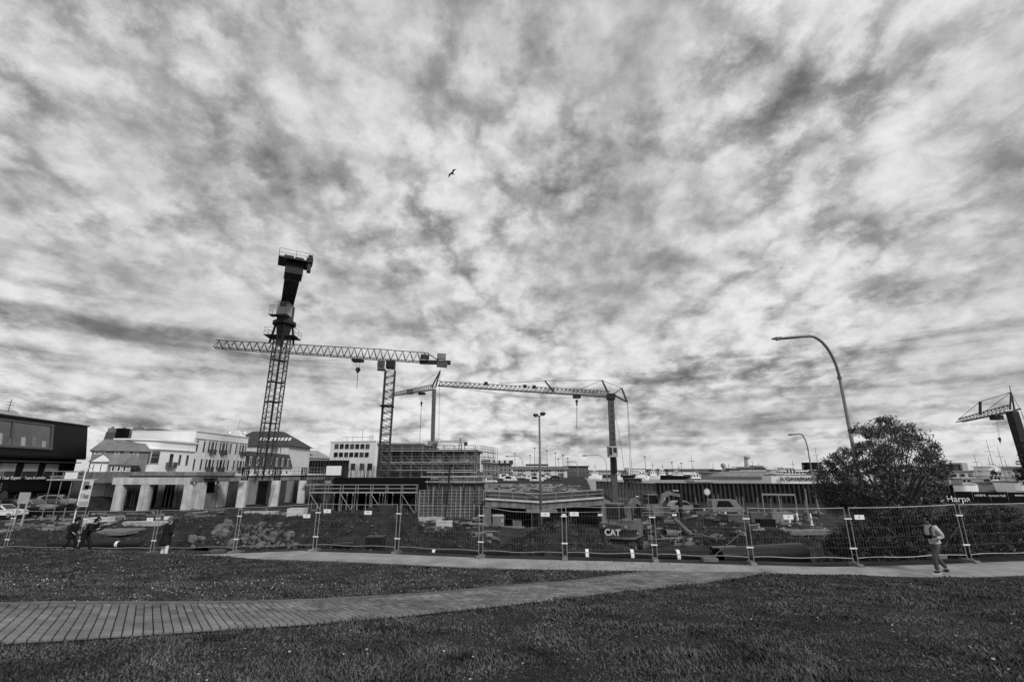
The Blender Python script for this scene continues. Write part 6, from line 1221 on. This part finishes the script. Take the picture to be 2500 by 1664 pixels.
    if text:
        words('CAT', .58, (-.18, -1.735, 1.575), (1, 0, 0), M_sign, t, 'lettering', nrm=(0, -1, 0), spacing=1.0, bold=.018)
        k = MB(); k.add([(-.2, -1.755, 1.40), (.02, -1.755, 1.40), (-.09, -1.755, 1.53)], [(0, 1, 2)]); k.ext([(-.22, -1.748, 1.395), (.04, -1.748, 1.395), (-.09, -1.748, 1.535)], (0, .02, 0)); k.build('triangle_mark', M_mgrey, t)
        words('Þrótturverktaki', .16, (0, -1.735, 2.02), (1, 0, 0), M_catd, t, 'lettering', nrm=(0, -1, 0)); words('555 0000', .10, (0, -1.735, 1.88), (1, 0, 0), M_catd, t, 'lettering', nrm=(0, -1, 0))
        for x in (-.78, .78):
            k = MB(); k.lathe((x, -1.70 - .01, 2.0), [(.10, 0), (.10, .03)], 16, 'y'); k.build('badge', M_lgrey, t)
        words('M318', .15, (1.29, -.62, 1.5), (0, 1, 0), M_sign, t, 'lettering', nrm=(1, 0, 0))
    t.scale = (s, s, s); return place(t, loc, rz)
p = P(1524, 1335, 36); exc = excavator('wheeled excavator seen from behind with dozer blade and light lettering', (p.x, 36.4, zt(p.x, 36.4) - .06), R(-29))
p = P(1600, 1260, 50); excavator('second excavator with raised boom behind the first one', (p.x, 52, zt(p.x, 52) + .15), R(-70), text=False, s=.92)
p = P(1705, 1228, 61); t = local(thing('mini_loader', 'small dark compact loader at the road edge before the round sign', 'loader'))
b = MB(); b.bx(-.9, .9, -.6, .6, .35, 1.0); b.build('body', M_dgrey, t); b = MB(); b.ext([(-.5, -.5, 1.0), (.3, -.5, 1.0), (.2, -.5, 1.75), (-.4, -.5, 1.75)], (0, 1.0, 0)); b.build('cab', M_catd, t); b = MB(); b.ext([(.9, -.7, .2), (1.5, -.7, .2), (1.3, -.7, .8), (.9, -.7, .9)], (0, 1.4, 0)); b.build('bucket', M_dgrey, t)
for x in (-.55, .55):
    for y in (-.7, .5): b = MB(); b.lathe((x, y, .35), [(.2, 0), (.35, .02), (.35, .18), (.2, .2)], 14, 'y'); b.build('wheel', M_tyre, t)
place(t, (p.x, p.y, zt(p.x, p.y)), .3)
# ================================================================ street clutter left: gantry, banner flag, traffic signal, utility box
A, B = P(118, 1200, 60), P(196, 1200, 60); Fg = Facade((A.x, A.y), (B.x, B.y)); zb = zt(A.x, A.y); z0, z1 = P(150, 1172, 60).z, P(150, 1150, 60).z
t = thing('site_gantry', 'pale scaffold gantry with sheeted rails beside the banner flag', 'scaffold', Fg.pt(0, zb))
for u in np.linspace(0, Fg.len, 4):
    for o in (0, -1.4): b = MB(); b.tube(Fg.pt(u, zb, o), Fg.pt(u, z1, o), .05, 5); b.build('standard', M_galvd, t)
b = MB(); Fg.slab(b, -.4, Fg.len + .4, z0, z0 + .16, -1.6, .2); b.build('deck_board', M_timber, t)
for z in (z0 + .5, z1): b = MB(); b.tube(Fg.pt(-.3, z), Fg.pt(Fg.len + .3, z), .05, 5); b.build('guard_rail', M_galv, t)
b = MB(); Fg.slab(b, Fg.len * .4, Fg.len * .8, z0 + .2, z1 - .1, .02, .05); b.build('white_sheet', M_white, t); b = MB(); b.bar(Fg.pt(Fg.len * .8, z1), Fg.pt(Fg.len * 1.25, z1 + .5), .12); b.build('beam', M_offw, t)
p = P(198, 1240, 50); zb = zt(p.x, 50); t = thing('banner_flag', 'tall printed banner flag on a white pole beside the concrete frame', 'banner', (p.x, 50, zb)); b = MB(); q = P(206, 1120, 50); b.tube((p.x - .45, 50, zb), (p.x - .45, 50, q.z), .05, 6); b.build('pole', M_sign, t)
za, zc_ = P(198, 1236, 50).z, P(198, 1171, 50).z; b = MB(); b.bx(p.x - .4, p.x + .65, 49.97, 50.0, za, zc_); fl = b.build('cloth', M_offw, t)
for x0, x1, f0, f1, m in ((-.3, .3, .62, .95, M_mgrey), (-.1, .55, .66, .8, M_dgrey), (-.35, .1, .32, .5, M_lgrey), (.05, .5, .3, .44, M_mgrey), (-.38, .62, .04, .2, M_lgrey)): b = MB(); b.bx(p.x + x0, p.x + x1, 49.955, 49.965, za + (zc_ - za) * f0, za + (zc_ - za) * f1); b.build('printed_patch', m, fl)
p = P(56, 1225, 50); zb = zt(p.x, 50); t = thing('notice_board', 'pale site notice board on legs at the street end of the fence', 'sign', (p.x, 50, zb)); b = MB(); b.box((p.x, 50, P(56, 1215, 50).z), (1.1, .06, 1.1)); b.build('panel', M_lgrey, t)
for s in (-.4, .4): b = MB(); b.bar((p.x + s, 50.05, zb), (p.x + s, 50.05, P(56, 1225, 50).z), .1); b.build('leg', M_lgrey, t)
p = P(10, 1195, 52); zb = zt(p.x, 52); t = thing('traffic_signal', 'dark traffic signal with round sign at the street corner', 'traffic signal', (p.x, 52, zb)); b = MB(); b.tube((p.x, 52, zb), (p.x, 52, P(10, 1182, 52).z), .06, 8); b.build('pole', M_dgrey, t); q = P(10, 1188, 52); b = MB(); b.box((q.x, 51.85, q.z), (.35, .25, .95)); hd = b.build('signal_head', M_tar, t)
for k in range(3): b = MB(); b.lathe((q.x, 51.72, q.z + .3 - k * .3), [(.1, 0), (.12, -.05)], 12, 'y'); b.build('lens', M_dgrey, hd)
q = P(12, 1207, 52); b = MB(); b.lathe((q.x, 51.9, q.z), [(.4, 0), (.4, -.03)], 18, 'y'); b.build('round_sign', M_char, t)
for i, (px, py, Y, d, rz, lb) in enumerate(((110, 1240, 44, (3.4, 1.4, .7), .1, 'slatted grey pallet heap behind the walkers'), (60, 1248, 41, (3.0, 1.2, .5), -.1, 'low pallet of grey slabs near the notice board'), (155, 1252, 40, (2.4, 1.0, .4), .2, 'short slab pile beside the bent black hose'))):
    p = P(px, py, Y); t = local(thing('pallet_stack', lb, 'pallet')); n = 5
    for k in range(n):
        for j in range(4): b = MB(); b.box((random.uniform(-.05, .05), -d[1] / 2 + d[1] * (j + .5) / 4, d[2] * (k + .5) / n), (d[0], d[1] / 4.6, d[2] / n * .75), random.uniform(-.02, .02)); b.build('slat', M_timberd, t)
    place(t, (p.x, p.y, gz(p.x, p.y) - .03), rz)
t = thing('black_hose', 'bent black hose arching over the rubble behind the walkers', 'hose', P(142, 1268, 40)); b = MB(); b.sweep(crom([P(140, 1268, 40), P(146, 1250, 40), P(158, 1236, 40), P(172, 1230, 40), P(184, 1233, 40), P(188, 1240, 40)], 5), .09, 8); b.build('tube', M_pipe, t, True); b = MB(); b.sweep([P(188, 1240, 40), P(189, 1242, 40)], .12, 8); b.build('coupling', M_galvd, t)
# black banner fence on the right
A, B = P(2130, 1215, 56), P(2640, 1215, 52); Fh = Facade((A.x, A.y), (B.x, B.y)); t = thing('banner_fence', 'long black printed banner fence with white concert hall lettering', 'banner fence', Fh.pt(0, -1)); z0, z1 = Fh.px(2350, 1226)[1], Fh.px(2350, 1200)[1]
n = 12
for k in range(n): b = MB(); Fh.slab(b, Fh.len * k / n + .03, Fh.len * (k + 1) / n - .03, z0, z1 + .04 * (k % 2), 0, .03); b.build('banner_sheet', M_tar, t); b = MB(); u = Fh.len * k / n; b.tube(Fh.pt(u, z0 - 1.4, -.05), Fh.pt(u, z1 + .1, -.05), .04, 5); b.build('post', M_galvd, t)
u, z = Fh.px(2368, 1218); words('around Harpa', .92, Fh.pt(u, z, .05), (Fh.d.x, Fh.d.y, 0), M_sign, t, nrm=(Fh.n.x, Fh.n.y, 0), align='RIGHT')
u, z = Fh.px(2416, 1209); words('HARPA  concert hall', .34, Fh.pt(u, z, .05), (Fh.d.x, Fh.d.y, 0), M_sign, t, nrm=(Fh.n.x, Fh.n.y, 0)); u, z = Fh.px(2476, 1208); words('www.harpa.is', .38, Fh.pt(u, z, .05), (Fh.d.x, Fh.d.y, 0), M_sign, t, nrm=(Fh.n.x, Fh.n.y, 0), align='LEFT')
b = MB(); Fh.slab(b, 3, Fh.len, z0 - .5, z0 - .12, 0, .04); b.build('lower_strip', M_dgrey, t)
# small litter of offcuts and rods over the site, too small to tell apart singly
b = MB(); r_ = random.Random(12)
for px0, px1, Y0, Y1_, n in ((20, 460, 38, 66, 300), (460, 800, 44, 74, 160), (960, 1220, 40, 58, 150), (1500, 2000, 38, 70, 380), (1190, 1420, 84, 120, 200)):
    for k in range(n):
        Y_ = r_.uniform(Y0, Y1_); q = P(r_.uniform(px0, px1), 1250, Y_); z = gz(q.x, Y_); l = r_.uniform(.2, 1.8); b.box((q.x, Y_, z + r_.uniform(.03, .3)), (l, r_.uniform(.06, .3), r_.uniform(.04, .25)), r_.uniform(0, 3.1))
tag(b.build('site_litter', M_litter), kind='stuff')
# ================================================================ trees and hedge
def leaves(cl, per, spread, size, seed):
    r = np.random.default_rng(seed); n = len(cl) * per; c = np.repeat(np.array(cl), per, 0); d = r.normal(0, 1, (n, 3)); d /= np.linalg.norm(d, axis=1)[:, None]; c = c + d * (np.repeat(spread * (.55 + .8 * r.random(len(cl))), per) * r.random(n) ** .5)[:, None] * np.array([1, 1, .75])
    a = r.normal(0, 1, (n, 3)); a /= np.linalg.norm(a, axis=1)[:, None]; b_ = np.cross(a, r.normal(0, 1, (n, 3))); b_ /= np.linalg.norm(b_, axis=1)[:, None]; s = size * (.6 + .8 * r.random(n))[:, None]
    vv = np.empty((n, 4, 3)); vv[:, 0] = c - a * s; vv[:, 1] = c + b_ * s * .45; vv[:, 2] = c + a * s; vv[:, 3] = c - b_ * s * .45; return vv.reshape(-1, 3)
def inside(poly, x, y):
    k = False; j = len(poly) - 1
    for i in range(len(poly)):
        (xi, yi), (xj, yj) = poly[i], poly[j]
        if (yi > y) != (yj > y) and x < (xj - xi) * (y - yi) / (yj - yi) + xi: k = not k
        j = i
    return k
def tree(name, label, poly, Y, dep, base, nclump, per, spread, size, seed, m=M_leaf, stems=5):
    r = random.Random(seed); cl = []; xs_ = [q[0] for q in poly]; ys_ = [q[1] for q in poly]; cx, cy = sum(xs_) / len(xs_), sum(ys_) / len(ys_); rx, ry = (max(xs_) - min(xs_)) / 2, (max(ys_) - min(ys_)) / 2
    while len(cl) < nclump:
        x, y = r.uniform(min(xs_), max(xs_)), r.uniform(min(ys_), max(ys_))
        if not inside(poly, x, y): continue
        q = max(0, 1 - ((x - cx) / rx) ** 2 - ((y - cy) / ry) ** 2); k = dep * math.sqrt(q) + .15; Yp = Y + r.choice((-1, 1)) * k * r.random() ** .45
        cl.append(tuple(P(x, y, Yp)))
    t = thing(name, label, 'tree', base); off = V(base)
    o = fast_mesh('crown', leaves(cl, per, spread, size, seed) - np.array(off), 4, m, kind='stuff'); o.parent = t
    b = MB(); b.sweep([V(base) - V((0, 0, .3)), V(base) + V((.05, 0, .5)), V(base) + V((0, .05, 1.1))], [.16, .13, .11], 8); b.build('trunk', M_bark, t, True)
    for k in range(stems): a = V(base) + V((0, .03, .3 + .12 * k)); e = V(cl[r.randrange(len(cl))]); mid_ = a.lerp(e, .5) + V((r.uniform(-.2, .2), r.uniform(-.2, .2), .35)); b = MB(); b.sweep([a, a.lerp(mid_, .5) + V((0, 0, .1)), mid_, e], [.075, .06, .045, .015], 6); b.build('limb', M_bark, t, True)
    b = MB()
    for c_ in cl[::2]: a = V(base) + V((r.uniform(-.4, .4), r.uniform(-.3, .3), 1.2 + r.random())); e = V(c_); b.sweep([a.lerp(e, .35), a.lerp(e, .7) + V((r.uniform(-.15, .15), 0, .12)), e], [.03, .02, .008], 4, cap=False)
    tag(b.build('twigs', M_bark, t), kind='stuff'); return t
p = P(2205, 1345, 22.3); p.z = zt(p.x, p.y)
tree('leafy_tree', 'round bushy broadleaf tree growing behind the fence', [(1992, 1195), (1998, 1145), (2030, 1112), (2066, 1092), (2080, 1052), (2112, 1040), (2140, 1022), (2176, 1020), (2200, 1035), (2232, 1040), (2262, 1068), (2290, 1085), (2296, 1128), (2322, 1140), (2324, 1180), (2300, 1225), (2260, 1250), (2200, 1262), (2120, 1262), (2050, 1250), (2010, 1235)], 22.3, 2.1, p, 300, 125, .36, .052, 77, stems=9)
p = P(2560, 1300, 27); p.z = zt(p.x, p.y)
tree('leafy_tree', 'darker tree at the picture edge in front of the fishing vessel', [(2486, 1185), (2484, 1130), (2490, 1090), (2520, 1060), (2580, 1040), (2640, 1100), (2650, 1180), (2560, 1200)], 27, 1.4, p, 110, 100, .34, .07, 78, M_leafd)
def shrub(label, px, py, Y, rx, rz_, seed, n=46, per=95):
    p = P(px, py, Y); z = zt(p.x, p.y); r = random.Random(seed); cl = []
    for k in range(n): a, e = r.uniform(0, 6.28), r.uniform(.0, 1.0); q = math.sqrt(max(0, 1 - e * e * .8)) * r.uniform(.45, 1.0); cl.append((p.x + rx * q * math.cos(a), p.y + rx * .8 * q * math.sin(a), z + .1 + rz_ * e))
    t = thing('shrub', label, 'shrub', (p.x, p.y, z), 'dark shrubs behind the fence'); o = fast_mesh('foliage', leaves(cl, per, .3, .055, seed) - np.array((p.x, p.y, z)), 4, M_leafd, 'stuff'); o.parent = t
    for k in range(4): b = MB(); e = V(cl[k * 5]); b.sweep([(p.x + r.uniform(-.15, .15), p.y, z - .05), (p.x, p.y, z + rz_ * .35), e], [.04, .03, .012], 5); b.build('stem', M_bark, t)
    return t
for i, (px, Y, rx, h, lb) in enumerate(((2062, 22.2, 1.0, 1.1, 'low shrub right of the traffic cone'), (2120, 21.8, 1.2, 1.5, 'shrub under the left side of the tree crown'), (2185, 21.4, 1.3, 1.5, 'dense shrub at the foot of the tree trunk'), (2250, 21.6, 1.2, 1.7, 'shrub right behind the backpacked walker'), (2318, 21.8, 1.3, 1.8, 'dark shrub between the walker and the fence brace'), (2390, 22.2, 1.4, 2.0, 'tall shrub just right of the fence brace'), (2455, 22.6, 1.5, 1.9, 'shrub covering the hump near the banner fence end'), (2530, 22.6, 1.5, 1.9, 'shrub past the last visible fence joint'), (2420, 25.0, 1.7, 2.0, 'back row shrub on the grassy hump'), (2330, 25.5, 1.8, 1.6, 'back row shrub under the right side of the crown'))): shrub(lb, px, 1370, Y, rx, h, 200 + i)
# ================================================================ people
def skin(name, chains, m, parent, sub=2):
    bm = bmesh.new(); lay = bm.verts.layers.skin.verify(); idx = {}; first = True
    for ch in chains:
        prev = None
        for x, y, z, r in ch:
            k = (round(x, 3), round(y, 3), round(z, 3))
            if k not in idx:
                v_ = bm.verts.new((x, y, z)); rr = r if isinstance(r, tuple) else (r, r); v_[lay].radius = rr; v_[lay].use_root = first; first = False; idx[k] = v_
            v_ = idx[k]
            if prev is not None and prev is not v_ and not bm.edges.get((prev, v_)): bm.edges.new((prev, v_))
            prev = v_
    me = bpy.data.meshes.new(name); bm.to_mesh(me); bm.free(); o = bpy.data.objects.new(name, me); C.objects.link(o); sk = o.modifiers.new('skin', 'SKIN'); sk.use_smooth_shade = True; sk.use_x_symmetry = False
    ss = o.modifiers.new('sub', 'SUBSURF'); ss.levels = ss.render_levels = sub; me.materials.append(m)
    bpy.context.view_layer.update(); me2 = bpy.data.meshes.new_from_object(o.evaluated_get(bpy.context.evaluated_depsgraph_get())); bpy.data.objects.remove(o); me2.name = name
    if not me2.materials: me2.materials.append(m)
    me2.polygons.foreach_set('use_smooth', [True] * len(me2.polygons)); o = bpy.data.objects.new(name, me2); C.objects.link(o); o.parent = parent; return o
def L3(a, b_, f): return tuple(a[i] + (b_[i] - a[i]) * f for i in range(3))
def hand(wr, dr, side=(1, 0, 0)):
    dr = V(dr).normalized(); sd_ = V(side).normalized(); w_ = V(wr); pm = w_ + dr * .07; out_ = [[(*w_, .028), (*pm, .036)]]
    for k, (o, l) in enumerate(((-.03, .062), (-.01, .075), (.01, .07), (.03, .055))): a = pm + sd_ * o + dr * .02; c_ = a + dr * l * .6 - V((0, 0, .012)); e = a + dr * l - V((0, 0, .03)); out_.append([(*pm, .036), (*a, .011), (*c_, .009), (*e, .008)])
    a = w_ + dr * .03 - sd_ * .035; out_.append([(*pm, .036), (*a, .012), (*(a + dr * .05 - sd_ * .012), .009)]); return out_
def person(label, loc, rz, H, jo, top_m, leg_m, shoe_m, hair_m, skin_m, coat_len=.0, coat_w=1.0, hood=False, bulk=1.0):
    """jo: joints in a 1.75 m frame, facing +y"""
    s = H / 1.75; t = local(thing('person', label, 'person'))
    g = lambda k: jo[k]
    pel, ch, nk, hd = g('pelvis'), g('chest'), g('neck'), g('head'); hu = V(hd) - V(nk); hu.normalize(); hb2 = V(nk) + hu * .10; ht = V(hd) + hu * .085; fw = V(g('face')).normalized()
    body = [[(*pel, .12), (*L3(pel, ch, .5), .115), (*ch, .13), (*nk, .052), (*hb2, .062), (*hd, .092), (*ht, .06)], [(*hd, .092), (*(V(hd) + fw * .085 - hu * .035), .022)], [(*hb2, .062), (*(V(hb2) + fw * .055), .04)]]
    for sd_ in 'LR':
        sh, el_, wr = g('sh' + sd_), g('el' + sd_), g('wr' + sd_); body += [[(*ch, .13), (*sh, .06), (*el_, .043), (*wr, .028)]] + hand(wr, V(wr) - V(el_), (0, 0, 1) if abs((V(wr) - V(el_)).normalized().z) < .5 else (0, 1, 0))
        hp, kn, an, to = g('hp' + sd_), g('kn' + sd_), g('an' + sd_), g('to' + sd_); body += [[(*pel, .12), (*hp, .085), (*kn, .058), (*an, .038), (*to, .03)]]
    b_ = skin('body', body, skin_m, t, 1)
    # jacket and sleeves
    wst = L3(pel, ch, .5); K_ = bulk; cm = (1 + coat_w) / 2; jk = [[(*L3(pel, ch, -coat_len), (.165 * coat_w, .15 * coat_w)), (*L3(pel, ch, -coat_len * .5), (.163 * (coat_w + cm) / 2, .15 * (coat_w + cm) / 2)), (*pel, (.16 * cm, .145 * cm)), (*wst, (.155 * K_, .145 * K_)), (*ch, (.17 * K_, .155 * K_)), (*L3(ch, nk, .72), .09 * K_), (*nk, .07)]]
    for sd_ in 'LR': sh, el_, wr = g('sh' + sd_), g('el' + sd_), g('wr' + sd_); jk.append([(*ch, (.17 * K_, .155 * K_)), (*sh, .085 * K_), (*L3(sh, el_, .5), .078 * K_), (*el_, .068 * K_), (*L3(el_, wr, .93), .05 * K_)])
    jacket = skin('jacket', jk, top_m, t, 2)
    tr = [[(*L3(pel, ch, .12), (.135, .125)), (*pel, (.14, .13))]]
    for sd_ in 'LR': hp, kn, an = g('hp' + sd_), g('kn' + sd_), g('an' + sd_); tr.append([(*pel, (.14, .13)), (*hp, .105), (*L3(hp, kn, .5), .09), (*kn, .075), (*L3(kn, an, .5), .07), (*L3(kn, an, .96), .066)])
    skin('trousers', tr, leg_m, t, 2)
    for sd_ in 'LR':
        an, to = V(g('an' + sd_)), V(g('to' + sd_)); d = (to - an); hl = an - V((d.x, d.y, 0)).normalized() * .06; hl.z = min(an.z, to.z + .02) - .01; sh_ = skin('shoe', [[(*hl, .045), (*(an.lerp(to, .45) - V((0, 0, .012))), .05), (*to, .036)]], shoe_m, t, 1)
        b = MB(); q = hl.lerp(to, .5); b.box((q.x, q.y, min(hl.z, to.z) - .045), (.085, .27, .025), math.atan2(d.y, d.x) - math.pi / 2); b.build('sole', M_sign if shoe_m is M_pack else M_char, sh_)
    hr = [[(*(V(hd) - fw * .03 + hu * .01), .09), (*(V(hd) - fw * .012 + hu * .06), .085)], [(*(V(hd) - fw * .03 + hu * .01), .09), (*(V(hd) - fw * .06 - hu * .03), .06)]]
    skin('hair', hr, hair_m, t, 2)
    if hood: b = MB(); c_ = V(hd) + hu * .06; b.lathe(c_, [(.19, -.03), (.19, -.01), (.11, .0), (.105, .08), (.05, .11)], 14); b.build('hat', M_tar, t)
    t.scale = (s, s, s); place(t, loc, rz); return t
walk = dict(pelvis=(0, 0, .93), chest=(0, .05, 1.27), neck=(0, .06, 1.46), head=(0, .10, 1.62), face=(0, 1, -.15), shL=(-.19, .04, 1.39), shR=(.19, .04, 1.39), elL=(-.25, -.06, 1.12), elR=(.25, -.06, 1.12), wrL=(-.21, .14, .98), wrR=(.21, .14, .98),
            hpL=(-.09, 0, .88), hpR=(.09, 0, .88), knL=(-.09, .20, .50), knR=(.09, -.02, .47), anL=(-.09, .26, .09), anR=(.09, -.24, .14), toL=(-.09, .40, .05), toR=(.09, -.11, .05))
# walker with backpack: faces left
p = G(2300, 1399, hb(15.2) + .02); x, y = p.x, p.y
pose = dict(walk, head=(0, .12, 1.61), elR=(.24, -.10, 1.12), elL=(-.24, -.10, 1.12), wrL=(-.20, .11, 1.05), wrR=(.20, .10, 1.04), knL=(-.09, .20, .50), anL=(-.09, .20, .09), toL=(-.09, .35, .05), knR=(.09, -.02, .47), anR=(.09, -.26, .13), toR=(.09, -.13, .05))
t = person('person in pale jacket and jeans walking with a dark backpack', (x, y, zt(x, y) + .03), R(90), 1.9, pose, M_jack, M_jean, M_pack, M_hair, M_skind, .12, 1.1, bulk=1.08)
b = MB(); b.ext([(-.17, -.14, 1.0), (-.17, -.33, .98), (-.17, -.36, 1.15), (-.17, -.30, 1.42), (-.17, -.18, 1.50), (-.17, -.12, 1.45)], (.34, 0, 0)); pk = b.build('backpack', M_pack, t); b = MB(); b.box((0, -.37, 1.12), (.26, .09, .22)); b.build('pocket', M_pack, pk)
for s in (-1, 1): b = MB(); b.sweep([(s * .13, -.14, 1.46), (s * .14, .03, 1.485), (s * .14, .19, 1.36), (s * .15, .20, 1.15), (s * .16, -.08, 1.05)], .024, 6); b.build('strap', M_pack, pk)
b = MB(); b.box((-.05, .24, 1.10), (.12, .16, .10)); b.build('camera_bag', M_tar, t)
# person in black coat and white trousers: seen from behind
p = P(400, 1345, 24.0); y = 24.0; x = p.x
pose = dict(walk, chest=(0, .03, 1.26), head=(.02, .05, 1.62), elL=(-.24, 0, 1.10), elR=(.24, 0, 1.10), wrL=(-.14, .16, 1.02), wrR=(.14, .16, 1.02), knL=(-.13, .03, .48), knR=(.13, .02, .48), anL=(-.15, 0, .09), anR=(.15, .0, .09), toL=(-.17, .14, .05), toR=(.17, .14, .05))
zg = zt(x, y); person('person in wide black coat and white trousers seen from behind', (x, y, zg), R(-25), P(400, 1261, 24).z - zg + .0, pose, M_coat, M_trou, M_trou, M_hairg, M_skin, 1.2, 1.75, bulk=1.3)
# two walkers on the left
p = P(166, 1345, 22.3); x, y = p.x, 22.3; zg = zt(x, y); H_ = P(180, 1259, 22.3).z - zg
pose = dict(walk, chest=(0, .08, 1.26), neck=(0, .10, 1.45), head=(0, .13, 1.61)); person('walker in long black coat and dark brimmed hat beside a stooping companion', (x, y, zg), R(-80), H_ - .05, pose, M_coat, M_coat, M_tar, M_hair, M_skin, .95, 1.45, hood=True, bulk=1.25)
p = P(200, 1345, 22.5); x, y = p.x, 22.5; zg = zt(x, y); H_ = P(205, 1264, 22.5).z - zg + .15
pose = dict(walk, pelvis=(0, -.02, .92), chest=(0, .20, 1.20), neck=(0, .30, 1.36), head=(0, .38, 1.49), face=(0, .9, -.5), shL=(-.19, .24, 1.31), shR=(.19, .24, 1.31), elL=(-.24, .30, 1.06), elR=(.24, .30, 1.06), wrL=(-.12, .50, 1.12), wrR=(.12, .50, 1.12))
t = person('stooping walker in dark jacket holding a folded map', (x, y, zg), R(-80), H_, pose, M_coat, M_coat, M_tar, M_hair, M_skin, .4, 1.25, bulk=1.2)
b = MB(); b.add([(-.2, .52, 1.05), (.2, .52, 1.05), (.2, .72, 1.25), (-.2, .72, 1.25), (-.2, .525, 1.04), (.2, .525, 1.04), (.2, .725, 1.24), (-.2, .725, 1.24)], [(0, 1, 2, 3), (7, 6, 5, 4), (0, 4, 5, 1), (1, 5, 6, 2), (2, 6, 7, 3), (3, 7, 4, 0)]); mp_ = b.build('folded_map', M_char, t); b = MB(); b.sweep([(-.12, .16, 1.40), (0, .20, 1.46), (.12, .16, 1.40), (0, .27, 1.35)], .03, 6); b.build('pale_collar', M_lgrey, t)
# ================================================================ seagull in flight
c = P(1104, 424, 34); t = thing('seagull', 'dark seagull gliding with bent wings high in the cloudy sky', 'bird', c); px_m = (P(1114, 424, 34) - c).x / 10
def bp(u, v_, d=0.0): return P(1060 + u * 90 / 2352, 390 + v_ * 60 / 1568, 34 + d)
bodyp = [bp(1045, 785, .02), bp(1090, 830), bp(1150, 875), bp(1220, 915), bp(1275, 950)]; rr_ = [.012, .045, .06, .05, .02]
b = MB(); b.sweep(bodyp, rr_, 10); b.build('body', M_bird, t, True)
b = MB(); b.ext([bp(1255, 925, -.01), bp(1300, 930, -.01), bp(1285, 975, -.01), bp(1250, 968, -.01)], (0, .015, 0)); b.build('tail', M_bird, t); b = MB(); b.sweep([bp(1060, 800), bp(1035, 775)], [.02, .005], 6); b.build('beak', M_bird, t)
for nm, pl, lift in (('w', [(1115, 800), (1170, 700), (1165, 650), (1250, 605), (1350, 592), (1440, 600), (1360, 640), (1290, 690), (1250, 780), (1200, 865)], .10), ('w', [(1065, 850), (945, 890), (920, 980), (918, 1100), (935, 1165), (955, 1130), (985, 1040), (1030, 975), (1140, 910)], -.10)):
    b = MB(); f = [bp(u, v_, lift * abs(math.hypot(u - 1140, v_ - 860)) / 300) for u, v_ in pl]; b.ext(f, (0, .02, .004)); b.build('wing', M_bird, t)
